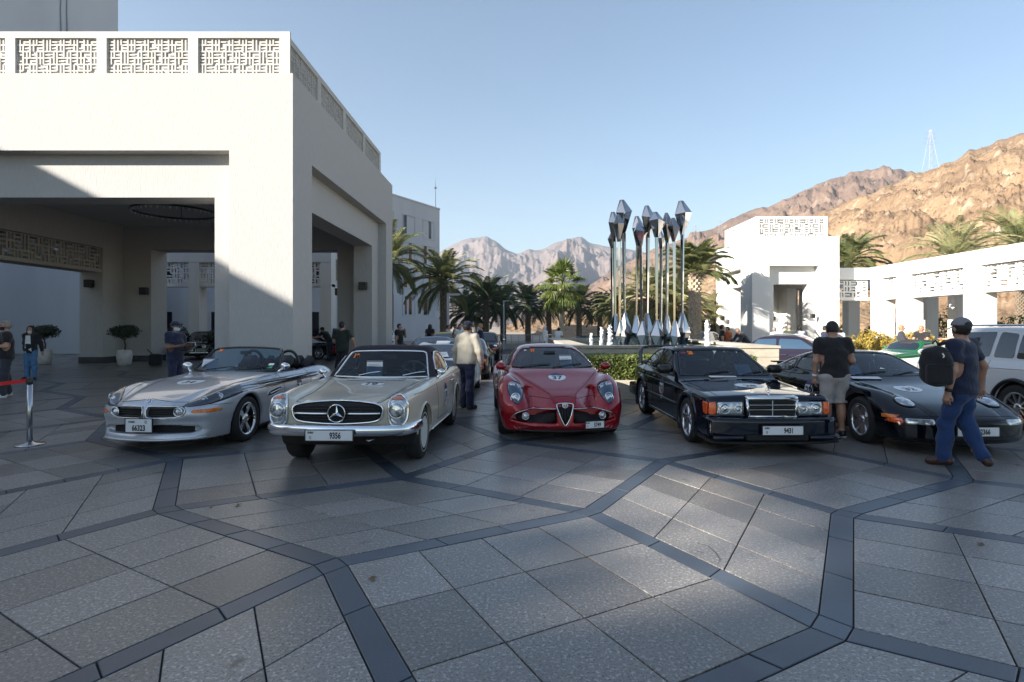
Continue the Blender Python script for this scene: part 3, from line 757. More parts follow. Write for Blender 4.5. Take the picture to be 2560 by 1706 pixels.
def palm(px, pyc, D, L, label, mat=M_PALM, kind='a', nf=62, r0=.24, r1=.2, seed=1, boots=False, split=True, name='date_palm', low=8, f0=0):
    r = random.Random(seed); s = 1400 / D; x = (px - 1293) / s; h = CAM_H + (816 - pyc) / s
    root = empty(name, (x, D, 0), label=label, cat='palm tree')
    v, f = trunk_mesh(h, r0, r1, True, seed); link('trunk', mesh_data('trunk', v, f, M_BOOT if boots else M_TRUNK), root)
    fs = fronds(kind, L, mat); allv = MB()
    for k in range(nf):
        i = min(low, int((k / nf) ** .9 * (low + 1))); a = k * 2.399 + r.uniform(-.25, .25)
        loc = (.08 * math.cos(a), .08 * math.sin(a), h + .12 - .28 * k / nf); rot = (r.uniform(-.25, .25), r.uniform(-.12, .12), a); sc = r.uniform(.85, 1.1)
        if split: link('frond', fs[i], root, loc, rot, (sc,) * 3)
        else:
            M = Matrix.LocRotScale(Vector(loc), __import__('mathutils').Euler(rot), Vector((sc,) * 3)); me = fs[i]
            allv.add([M @ q.co for q in me.vertices], [tuple(p.vertices) for p in me.polygons])
    if not split: tag(allv.obj('crown', mat, root), kind='stuff')
    return root
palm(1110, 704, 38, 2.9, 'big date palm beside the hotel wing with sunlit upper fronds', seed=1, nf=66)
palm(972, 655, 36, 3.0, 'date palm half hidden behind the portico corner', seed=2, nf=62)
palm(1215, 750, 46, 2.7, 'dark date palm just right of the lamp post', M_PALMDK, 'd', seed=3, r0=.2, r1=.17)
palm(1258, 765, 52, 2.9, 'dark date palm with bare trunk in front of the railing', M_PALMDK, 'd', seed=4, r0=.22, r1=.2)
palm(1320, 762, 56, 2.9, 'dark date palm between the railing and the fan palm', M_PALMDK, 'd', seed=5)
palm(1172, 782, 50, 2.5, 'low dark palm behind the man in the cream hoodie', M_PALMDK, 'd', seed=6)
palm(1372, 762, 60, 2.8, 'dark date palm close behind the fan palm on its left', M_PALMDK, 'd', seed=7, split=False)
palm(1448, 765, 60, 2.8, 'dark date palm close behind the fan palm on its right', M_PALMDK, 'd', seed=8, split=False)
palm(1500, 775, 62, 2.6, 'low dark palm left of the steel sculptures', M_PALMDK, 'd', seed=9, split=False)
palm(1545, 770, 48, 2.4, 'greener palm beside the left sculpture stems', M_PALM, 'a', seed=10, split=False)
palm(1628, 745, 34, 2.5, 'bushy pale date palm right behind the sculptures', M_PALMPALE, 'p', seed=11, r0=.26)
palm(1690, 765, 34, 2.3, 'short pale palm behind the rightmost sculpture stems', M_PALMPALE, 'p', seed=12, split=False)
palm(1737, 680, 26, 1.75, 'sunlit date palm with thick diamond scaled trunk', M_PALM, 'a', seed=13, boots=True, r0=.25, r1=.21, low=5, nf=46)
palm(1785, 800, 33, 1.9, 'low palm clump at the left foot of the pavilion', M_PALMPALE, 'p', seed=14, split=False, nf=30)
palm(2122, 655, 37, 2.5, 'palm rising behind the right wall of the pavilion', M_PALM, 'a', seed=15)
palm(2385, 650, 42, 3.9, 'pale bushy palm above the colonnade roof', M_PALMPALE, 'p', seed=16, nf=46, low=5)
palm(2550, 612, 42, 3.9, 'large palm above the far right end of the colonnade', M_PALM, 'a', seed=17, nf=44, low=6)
# fan palm
def fan_leaf(name, el, seed, R_=.95, pet=.95, droop=.5):
    r = random.Random(seed); mb = MB(); d = Vector((math.cos(el), 0, math.sin(el))); tip = d * pet - Vector((0, 0, .12 * pet))
    mb.tube([(0, 0, 0), d * pet * .5, tip], [.022, .018, .012], 4)
    f = (d - Vector((0, 0, .35))).normalized(); sd = Vector((0, 1, 0)); up = sd.cross(f) * -1
    n = 26
    for k in range(n):
        a0 = -2.1 + 4.2 * k / n; a1 = -2.1 + 4.2 * (k + .92) / n; am = (a0 + a1) / 2; rr = R_ * (1 - .25 * abs(am) / 2.1) * r.uniform(.9, 1.08)
        D_ = lambda a: f * math.cos(a) + sd * math.sin(a)
        fold = up * .03 * (1 if k % 2 else -1)
        m = tip + D_(am) * rr * .6 + fold - Vector((0, 0, .06)); e = tip + D_(am) * rr - Vector((0, 0, droop * rr * r.uniform(.45, .8)))
        mb.add([tip, tip + D_(a0) * rr * .6 - Vector((0, 0, .06)), m, tip + D_(a1) * rr * .6 - Vector((0, 0, .06)), e], [(0, 1, 2), (0, 2, 3), (1, 4, 2), (2, 4, 3)])
    return mb.data(name, M_FAN)
def fan_palm(px, pyc, D, label):
    s = 1400 / D; h = CAM_H + (816 - pyc) / s; root = empty('fan_palm', ((px - 1293) / s, D, 0), label=label, cat='palm tree'); r = random.Random(5)
    v, f = trunk_mesh(h, .22, .17, False); link('trunk', mesh_data('trunk', v, f, M_BOOT), root)
    ms = [fan_leaf('fan_leaf', R(e), i, 1.0, p, dr) for i, (e, p, dr) in enumerate(((84, 1.3, .15), (70, 1.3, .25), (52, 1.3, .45), (34, 1.25, .6), (14, 1.2, .7), (-8, 1.1, .8), (-34, 1.0, .8), (-58, .8, .6)))]
    for k in range(46):
        i = min(7, int(k / 46 * 8)); a = k * 2.399
        link('fan_leaf', ms[i], root, (0, 0, h - .35 * k / 46), (r.uniform(-.2, .2), 0, a + r.uniform(-.2, .2)), (r.uniform(.95, 1.15),) * 3)
fan_palm(1404, 712, 44, 'tall sunlit fan palm standing alone left of the sculptures')
# leaf masses
def leaves(mb, blobs, n, size, r, shell=.55):
    vol = sum(b[3] * b[4] * b[5] for b in blobs)
    for b in blobs:
        for _ in range(int(n * b[3] * b[4] * b[5] / vol)):
            d = Vector((r.gauss(0, 1), r.gauss(0, 1), r.gauss(0, 1))).normalized(); q = shell + (1 - shell) * r.random() ** .7; q *= r.uniform(.85, 1.08)
            c = Vector((b[0] + d.x * b[3] * q, b[1] + d.y * b[4] * q, b[2] + d.z * b[5] * q))
            nrm = (d + Vector((r.gauss(0, .6), r.gauss(0, .6), r.gauss(0, .6) + .3))).normalized(); a = nrm.orthogonal().normalized(); a.rotate(Matrix.Rotation(r.uniform(0, 6.28), 3, nrm)); e = nrm.cross(a)
            l = size * r.uniform(.7, 1.3); mb.add([c - a * l, c + e * l * .42 + nrm * l * .12, c + a * l, c - e * l * .42 + nrm * l * .12], [(0, 1, 2), (0, 2, 3)])
M_HEDGE = pmat('hedge_leaf', (.10, .13, .025), .45, var=(7, (.17, .19, .04), .5, .75), transl=.25)
M_BUSHDK = pmat('dark_leaf', (.030, .05, .022), .45, var=(4, (.05, .075, .03), .5, .75), transl=.15)
M_CROTON = pmat('croton_leaf', (.33, .235, .04), .5, var=(4, (.17, .16, .035), .5, .7), transl=.2)
M_SHRUB = pmat('shrub_leaf', (.13, .17, .04), .5, var=(3, (.07, .1, .03), .45, .7), transl=.25)
M_STEM = pmat('stem', (.09, .065, .045), .9)
def bush(label, cat, loc, blobs, n, size, mat, seed, name='bush', group=None):
    r = random.Random(seed); root = empty(name, loc, label=label, cat=cat, group=group)
    mb = MB(); leaves(mb, blobs, n, size, r); tag(mb.obj('foliage', mat, root), kind='stuff')
    mb = MB()
    for b in blobs: mb.tube([(b[0] * .3, b[1] * .3, -.02), (b[0] * .7, b[1] * .7, b[2] * .5), (b[0], b[1], b[2])], [.03, .02, .008], 5)
    mb.obj('stem', M_STEM, root); return root
def rblobs(n, sx, sy, h, r, seed):
    q = random.Random(seed); return [(q.uniform(-sx, sx), q.uniform(-sy, sy), q.uniform(.22, .8) * h, r * q.uniform(.7, 1.2), r * q.uniform(.7, 1.2), r * q.uniform(.6, 1)) for _ in range(n)]
bush('dark shrubs growing behind the portico near the vintage saloon', 'shrub', (-18.6, 28.6, 0), rblobs(9, 1.8, .5, 2.0, .6, 1), 2600, .09, M_BUSHDK, 1)
bush('dark low shrub right of the navy capped man behind the portico', 'shrub', (-15.5, 29.4, 0), rblobs(6, 1.4, .5, 1.7, .5, 2), 1500, .09, M_BUSHDK, 2)
for i, (x, y, h, sx, lab) in enumerate(((17.0, 26.8, 1.5, .7, 'yellow croton bush at the foot of the corner column'), (16.6, 24.0, 1.45, 1.3, 'long yellow croton bush behind the man in the black polo'), (16.9, 20.2, 1.5, 1.1, 'yellow croton bush behind the silver estate car roof'), (15.6, 27.0, 1.2, .6, 'small yellow bush beside the pavilion wall'))):
    bush(lab, 'bush', (x, y, 0), rblobs(8, sx * .6, sx, h, .5, 20 + i), 1500, .085, M_CROTON, i)
for i, (x, y, h, lab) in enumerate(((22.5, 29.5, 2.5, 'green tree shrub seen between the colonnade columns at its far bays'), (24.0, 27.0, 2.6, 'bright green shrub seen through the nearest colonnade bay'), (20.5, 33, 2.2, 'green shrub behind the corner of the colonnade'))):
    bush(lab, 'shrub', (x, y, 0), rblobs(10, 1.6, 1.0, h, .75, 40 + i), 2200, .10, M_SHRUB, 7 + i)
def topiary(loc, label, seed):
    root = empty('potted_topiary', loc, label=label, cat='potted tree'); r = random.Random(seed)
    mb = MB(); mb.lathe([(0, 0), (.2, 0), (.24, .04), (.29, .35), (.27, .58), (.23, .66), (.2, .66), (.2, .6), (0, .58)], 20); mb.obj('pot', pmat('white_pot', (.6, .59, .56), .7, var=(6, (.45, .44, .42), .5, .7)), root, True)
    mb = MB(); mb.tube([(0, 0, .58), (.03, .02, .85), (-.02, 0, 1.1), (0, 0, 1.3)], [.035, .03, .026, .02], 6)
    for a in range(5): mb.tube([(0, 0, 1.05), (.3 * math.cos(a * 1.26), .3 * math.sin(a * 1.26), 1.35)], [.018, .008], 4)
    mb.obj('trunk', M_STEM, root)
    mb = MB(); leaves(mb, [(0, 0, 1.42, .6, .6, .30), (.2, 0, 1.5, .36, .4, .24), (-.22, .05, 1.48, .34, .4, .22)], 1900, .05, r, .5); tag(mb.obj('crown', M_BUSHDK, root), kind='stuff')
topiary((-16.55, 23.6, 0), 'round topiary tree in a white pot before the pale pier', 3)
topiary((-20.6, 24.4, 0), 'round topiary tree in a pot behind the girl with long hair', 4)
# ------------------------------------------------------------------ fountain pool, hedge, sculptures
M_TRAV = pmat('travertine', (.44, .39, .31), .75, rand=.10, var=[(3, (.34, .30, .235), .45, .7, (1, 1, 5)), (14, (.52, .47, .38), .55, .75, (1, 1, 4))], bump=(30, .3, .004, (1, 1, 3)))
QX0, QX1, QY0, QY1 = 1.3, 6.55, 14.0, 23.5
pool = empty('fountain_pool', (QX0, QY0, 0), label='raised stone fountain pool holding the steel sculptures', cat='fountain')
def course(x0, x1, y0, y1, z0, z1, axis, n, name='wall_stone'):
    cuts = [0] + [(k + rnd.uniform(-.12, .12)) / n for k in range(1, n)] + [1]; g = .003
    for a, b in zip(cuts[:-1], cuts[1:]):
        mb = MB(); o = rnd.uniform(0, .004)
        if axis == 'x': mb.bbox(x0 + (x1 - x0) * a + g, x0 + (x1 - x0) * b - g, y0 - o, y1, z0 + g, z1 - g, .004)
        else: mb.bbox(x0 - o, x1, y0 + (y1 - y0) * a + g, y0 + (y1 - y0) * b - g, z0 + g, z1 - g, .004)
        mb.obj(name, M_TRAV, pool)
w_, l_ = QX1 - QX0, QY1 - QY0
for k, (z0, z1) in enumerate(((0, .32), (.32, .62), (.62, .88), (.88, 1.10))):
    course(0, w_, 0, .3, z0, z1, 'x', 4 if k % 2 else 5); course(0, .3, .3, l_, z0, z1, 'y', 7); course(w_ - .3, w_, .3, l_, z0, z1, 'y', 7)
course(-.03, w_ + .03, -.03, .45, 1.10, 1.17, 'x', 5, 'coping_stone'); course(-.03, .55, .452, l_, 1.10, 1.17, 'y', 7, 'coping_stone'); course(w_ - .5, w_ + .03, .452, l_, 1.10, 1.17, 'y', 7, 'coping_stone')
mb = MB(); mb.box(0, w_, l_, l_ + .3, 0, 1.16); mb.obj('end_wall', M_TRAV, pool)
mb = MB(); mb.box(.29, w_ - .29, .29, l_, .9, 1.06)
mb.obj('water', pmat('pool_water', (.05, .085, .10), .06, spec=.6, bump=(5, .35, .02)), pool)
# planter with clipped hedge in front of the pool
pl = empty('planter', (1.05, 12.6, 0), label='low stone planter kerb in front of the fountain pool', cat='planter')
def pst(x0, x1, y0, y1, n, axis='x'):
    for k in range(n):
        mb = MB(); f = lambda a: (a / n)
        if axis == 'x': mb.bbox(x0 + (x1 - x0) * f(k) + .003, x0 + (x1 - x0) * f(k + 1) - .003, y0, y1, .0, .43, .006)
        else: mb.bbox(x0, x1, y0 + (y1 - y0) * f(k) + .003, y0 + (y1 - y0) * f(k + 1) - .003, .0, .43, .006)
        mb.obj('kerb_stone', M_TRAV, pl)
pst(0, 6.2, 0, .14, 6); pst(0, .14, .15, 1.39, 2, 'y'); pst(6.06, 6.2, .15, 1.39, 2, 'y')
mb = MB(); mb.box(.14, 6.06, .14, 1.39, 0, .36); mb.obj('soil', pmat('soil', (.07, .05, .035), .95), pl)
hd = empty('clipped_hedge', (1.25, 12.75, .36), label='clipped green hedge in the planter before the fountain pool', cat='hedge')
r = random.Random(11); mb = MB()
for _ in range(15000):
    x, y, z = r.uniform(0, 4.2), r.uniform(0, 1.0), r.uniform(0, .60)
    fc = r.random()
    if fc < .4: y = r.uniform(-.03, .1)
    elif fc < .72: z = r.uniform(.50, .63)
    elif fc < .8: x = r.choice((r.uniform(-.02, .1), r.uniform(4.1, 4.24)))
    n_ = Vector((r.gauss(0, .6), -.7 + r.gauss(0, .5), .7 + r.gauss(0, .5))).normalized(); a = n_.orthogonal().normalized(); a.rotate(Matrix.Rotation(r.uniform(0, 6.28), 3, n_)); e = n_.cross(a); c = Vector((x, y, z)); l = r.uniform(.025, .05)
    mb.add([c - a * l, c + e * l * .45 + n_ * .006, c + a * l, c - e * l * .45 + n_ * .006], [(0, 1, 2, 3)])
tag(mb.obj('foliage', M_HEDGE, hd), kind='stuff')
mb = MB()
for k in range(40):
    x, y = r.uniform(.1, 4.1), r.uniform(.15, .85); mb.tube([(x, y, -.02), (x + r.uniform(-.1, .1), y, .3), (x + r.uniform(-.2, .2), y, .5)], [.012, .009, .004], 4)
mb.obj('stem', M_STEM, hd)
r = random.Random(12); mb = MB()
for _ in range(3200):
    x, y, z = r.uniform(4.4, 5.75), r.uniform(0, 1.1), abs(r.gauss(0, .1)); c = Vector((x, y, z)); l = r.uniform(.03, .06); a = Vector((r.gauss(0, 1), r.gauss(0, 1), .6)).normalized(); e = a.orthogonal().normalized()
    mb.add([c - a * l, c + e * l * .3, c + a * l, c - e * l * .3], [(0, 1, 2, 3)])
tag(mb.obj('ground_cover', M_HEDGE, loc=(1.25, 12.75, .36)), 'low green ground cover at the right end of the planter', 'ground cover', kind='stuff')
# faceted polished steel stems
M_MIRROR = pmat('polished_steel', (.47, .465, .46), .07, 1.0, bump=(1.2, .12, .03))
def crystal(mb, z0, z1, zw, hw, r0, r1, tw, n=5, r=None, skew=0):
    """faceted bud: narrow at z0, widest at zw, pointed at z1"""
    ring = lambda z, rr, ph: [(rr * math.cos(2 * math.pi * k / n + ph) + (skew if z == z1 else 0), rr * math.sin(2 * math.pi * k / n + ph), z + (r.uniform(-.1, .1) * hw * 2 if rr > hw * .8 else 0)) for k in range(n)]
    vs = ring(z0, r0, tw) + ring(zw, hw, tw + math.pi / n) + ring(z1, r1, tw + .2)
    fs = []
    for k in range(n):
        l = (k + 1) % n
        fs += [(k, l, n + k), (l, n + l, n + k), (n + k, n + l, 2 * n + l), (n + k, 2 * n + l, 2 * n + k)]
    fs += [tuple(reversed(range(n))), tuple(range(2 * n, 3 * n))]
    mb.add(vs, fs)
def stem(i, xt, yt, yb, hw, xb, ybt, D, label):
    r = random.Random(100 + i); s = 1400 / D
    Xp = lambda x: (1200 + x / 3.1367 - 1293) / s; Zp = lambda y: CAM_H - (460 + y / 3.1367 - 816) / s
    hw = hw * 1.04 / 3.1367 / s; xb_, xt_ = Xp(xb), Xp(xt); z0, zt, zb, zc = 1.0, Zp(yt), Zp(yb), Zp(ybt)
    root = empty('steel_stem', (xb_, D, 1.0), label=label, cat='sculpture', group='steel stems of the fountain sculpture')
    dx = xt_ - xb_
    mb = MB(); crystal(mb, 0, zc - 1, (zc - 1) * .40, hw * 1.05, hw * .5, .06, r.uniform(0, 2), 5, r); mb.obj('base_crystal', M_MIRROR, root)
    mb = MB(); sh = []
    for z, rr in ((zc - 1.02, .04), ((zc + zb) / 2 - 1, .056), (zb - 1 + .02, .066)):
        for k in range(4): sh.append((dx * (z / (zt - 1)) + rr * math.cos(k * 1.5708 + i), rr * math.sin(k * 1.5708 + i), z))
    mb.add(sh, [(a * 4 + k, a * 4 + (k + 1) % 4, a * 4 + 4 + (k + 1) % 4, a * 4 + 4 + k) for a in (0, 1) for k in range(4)]); mb.obj('shaft', M_MIRROR, root)
    mb = MB(); crystal(mb, zb - 1, zt - 1, zb - 1 + (zt - zb) * .62, hw * 1.14, .07, hw * .32, r.uniform(0, 2), 5, r, hw * .2 * r.choice((-1, 1))); mb.v = [(x + dx, y, z) for x, y, z in mb.v]; mb.obj('top_crystal', M_MIRROR, root)
for i, a in enumerate(((1125, 128, 390, 56, 1137, 1010, 18.4, 'tallest steel stem of the left cluster'), (1052, 222, 455, 45, 1062, 1020, 19.6, 'steel stem with mid height bud at the left edge of the cluster'), (1090, 240, 455, 38, 1100, 1075, 18.0, 'slim steel stem tucked under the tallest left bud'),
      (1037, 390, 505, 30, 1040, 1090, 20.4, 'shortest steel stem at the far left'), (1240, 255, 485, 46, 1222, 1028, 19.4, 'rear stem of the short pair left of centre'), (1257, 305, 485, 50, 1272, 1075, 18.2, 'front stem of the short pair left of centre'),
      (1318, 172, 425, 50, 1310, 1015, 19.0, 'tall steel stem just left of the middle gap'), (1385, 222, 420, 55, 1385, 1070, 18.3, 'broad budded steel stem at the centre'), (1422, 370, 510, 24, 1418, 1080, 20.6, 'short slender stem in the middle rear'),
      (1470, 228, 465, 40, 1465, 1030, 19.2, 'steel stem third from the right'), (1522, 268, 455, 42, 1525, 1075, 18.3, 'lower steel stem second from the right'), (1588, 135, 400, 60, 1585, 1010, 18.8, 'tallest steel stem at the right end'))):
    stem(i, *a)
# water jets
M_FOAM = pmat('water_foam', (.82, .84, .86), .35, transl=.35, bump=(30, .5, .02))
def jet(px, pyt, wpx, D, label, seed):
    r = random.Random(seed); s = 1400 / D; x = (px - 1293) / s; h = CAM_H - (pyt - 816) / s - 1.05; wd = wpx / s / 2
    mb = MB()
    for k in range(10):
        a = r.uniform(0, 6.28); o = wd * .45 * r.random(); hh = h * r.uniform(.7, 1.0); n = 9
        pts = [(o * math.cos(a) * (1 - .5 * t) + r.gauss(0, .016), o * math.sin(a) * (1 - .5 * t) + r.gauss(0, .016), hh * t) for t in np.linspace(0, 1, n)]
        mb.tube(pts, [wd * (.42 - .25 * t) * r.uniform(.6, 1.25) + .006 for t in np.linspace(0, 1, n)], 6)
    for k in range(60):
        t = r.random(); a = r.uniform(0, 6.28); o = wd * (1.15 - .6 * t) * r.random(); mb.ball((o * math.cos(a), o * math.sin(a), h * t), r.uniform(.008, .02), 4)
    tag(mb.obj('water_jet', M_FOAM, loc=(x, D, 1.05)), label, 'water jet', 'foaming jets of the fountain')
for i, a in enumerate(((1478, 833, 9, 20.0, 'smallest white water jet at the left of the pool'), (1504, 818, 16, 19.0, 'double white water jet left of the sculptures'), (1525, 812, 18, 17.6, 'tall white water jet touching the left sculpture bases'), (1768, 799, 24, 17.0, 'tallest white water jet right of the sculptures'), (1721, 818, 10, 20.5, 'thin white water jet by the right sculpture base'))): jet(*a, i)
# ------------------------------------------------------------------ car building kit
def paint(name, col, metal=.0, rough=.28, coat=1.0, flake=None):
    return pmat(name, col, rough if max(col) > .05 else .6, metal if max(col) > .05 else 0, coat, .25 if max(col) > .05 else 0, var=(60, flake, .45, .65) if flake else None)
M_TYRE = pmat('tyre_rubber', (.014, .014, .015), .75)
M_TRIMBLK = pmat('black_trim', (.012, .012, .013), .35)
M_CAVITY = pmat('dark_cavity', (.006, .006, .007), .8)
M_CHROME = pmat('chrome', (.78, .79, .80), .06, 1.0)
M_ALLOY = pmat('alloy_rim', (.52, .53, .55), .22, .9)
M_LENS = pmat('clear_lens', (.42, .45, .47), .06, .55, 1.0, var=(18, (.75, .77, .78), .5, .6))
M_LENSDK = pmat('smoked_lens', (.035, .045, .06), .05, .1, 1.0)
M_AMBER = pmat('amber_lens', (.80, .20, .012), .15, 0, 1.0, var=(40, (.55, .10, .01), .45, .6))
M_ORANGE = pmat('orange_lens', (.85, .12, .012), .15, 0, 1.0, var=(40, (.6, .06, .01), .45, .6))
M_REDLENS = pmat('red_lens', (.5, .02, .015), .15, 0, 1.0)
M_PLATE = pmat('plate_white', (.72, .73, .74), .4)
M_INK = pmat('black_ink', (.012, .012, .014), .5)
M_STICK = pmat('sticker_white', (.74, .75, .76), .35)
M_NAVY = pmat('sticker_navy', (.02, .03, .10), .35)
M_NUMOR = pmat('orange_numeral', (.95, .20, .01), .5)
M_PAPER = pmat('paper', (.75, .75, .76), .7)
M_SEATBLK = pmat('black_leather', (.022, .022, .025), .45)
M_GLASS = glass('car_glass', (.50, .76, .95), .58)
M_GLASSDK = pmat('tinted_car_glass', (.008, .012, .018), .03, 0, 1.0, .7)
TXT = {}
def text2d(s, size, bold=.0, xs=1.0):
    """flat lettering -> (verts 2d centred, faces)"""
    k = (s, bold)
    if k not in TXT:
        cu = bpy.data.curves.new('txt', 'FONT'); cu.body = s; cu.size = 1.0; cu.offset = bold; cu.resolution_u = 3; cu.align_x = 'LEFT'
        ob = bpy.data.objects.new('txt', cu); me = ob.to_mesh()
        v = np.array([q.co[:2] for q in me.vertices]).reshape(-1, 2); f = [tuple(p.vertices) for p in me.polygons]
        ob.to_mesh_clear(); bpy.data.objects.remove(ob); bpy.data.curves.remove(cu)
        v = v - (v.max(0) + v.min(0)) / 2; TXT[k] = (v, f)
    v, f = TXT[k]; h = max(1e-6, v[:, 1].max() - v[:, 1].min())
    return v * (size / h) * np.array([xs, 1]), f
WH = {}
def wheel_meshes(r, w, rr, style, rimmat):
    k = (r, w, rr, style, rimmat.name)
    if k in WH: return WH[k]
    M = Matrix.Rotation(R(90), 4, 'Y'); h = w / 2
    mb = MB(); mb.lathe([(rr - .012, -h * .86), (rr, -h * .95), (rr + .012, -h), (r - .035, -h * 1.02), (r - .012, -h * .9), (r, -h * .72), (r, h * .72), (r - .012, h * .9), (r - .035, h * 1.02), (rr + .012, h), (rr, h * .95), (rr - .012, h * .86)], 40, M, True)
    ty = mb.data('tyre', M_TYRE, True)
    mb = MB(); mb.lathe([(rr - .004, -h * .9), (rr + .004, h * .9), (rr + .004, h * .95), (rr - .02, h * .93), (rr - .03, h * .7), (rr - .035, -h * .6)], 40, M)
    n = {'five': 5, 'twin': 10, 'six': 6, 'disc': 5, 'wire': 24, 'multi': 10, 'hub': 0}[style]
    def spoke(a, w0, w1, r0, r1, x0=.72, x1=.86, th=.025):
        Rm = M @ Matrix.Rotation(a, 4, 'Z'); z0, z1 = h * x0, h * x1
        mb.add([Rm @ Vector(q) for q in ((r0, -w0, z0 - th), (r0, w0, z0 - th), (r1, w1, z1 - th), (r1, -w1, z1 - th), (r0, -w0 * .7, z0 + .004), (r0, w0 * .7, z0 + .004), (r1, w1 * .8, z1), (r1, -w1 * .8, z1))],
               [(0, 1, 5, 4), (1, 2, 6, 5), (2, 3, 7, 6), (3, 0, 4, 7), (4, 5, 6, 7), (3, 2, 1, 0)])
    for i in range(n):
        a = 2 * math.pi * i / n + .3
        if style == 'five': spoke(a, .035, .042, .04, rr - .02)
        elif style == 'six': spoke(a, .05, .028, .04, rr - .02); spoke(a + .10, .012, .03, .1, rr - .02, .66, .8)
        elif style == 'twin': spoke(2 * math.pi * (i // 2) / 5 + (.13 if i % 2 else -.13) + .3, .02, .017, .035, rr - .02, .6, .85)
        elif style == 'multi': spoke(a, .018, .02, .035, rr - .02, .6, .82, .03)
        elif style == 'wire': spoke(a, .005, .005, .035, rr - .02, .6, .5, .008)
        elif style == 'disc': spoke(a, .075, .082, .03, rr - .015, .62, .80, .05)
    if style == 'hub': mb.lathe([(rr - .03, h * .2), (rr * .80, h * .12), (rr * .72, h * .3), (rr * .5, h * .25), (rr * .42, h * .42), (0, h * .52)], 32, M)
    mb.lathe([(.075, h * .3), (.07, h * .68), (.045, h * .80), (.03, h * .84), (0, h * .85)], 20, M)
    for i in range(5):
        a = i * 1.2566; mb.lathe([(.009, h * .6), (.009, h * .76), (0, h * .765)], 6, M @ Matrix.Translation((.055 * math.cos(a), .055 * math.sin(a), 0)))
    ri = mb.data('rim', rimmat, False)
    for p in ri.polygons: p.use_smooth = len(p.vertices) == 4 and p.area < .002
    mb = MB(); mb.lathe([(0, h * .2), (rr * .72, h * .2), (rr * .72, h * .12), (rr - .015, -h * .2), (rr - .01, -h * .8), (0, -h * .8)], 28, M)
    dk = mb.data('brake_disc', pmat('brake_iron', (.05, .05, .055), .5, .7), False)
    WH[k] = (ty, ri, dk); return WH[k]

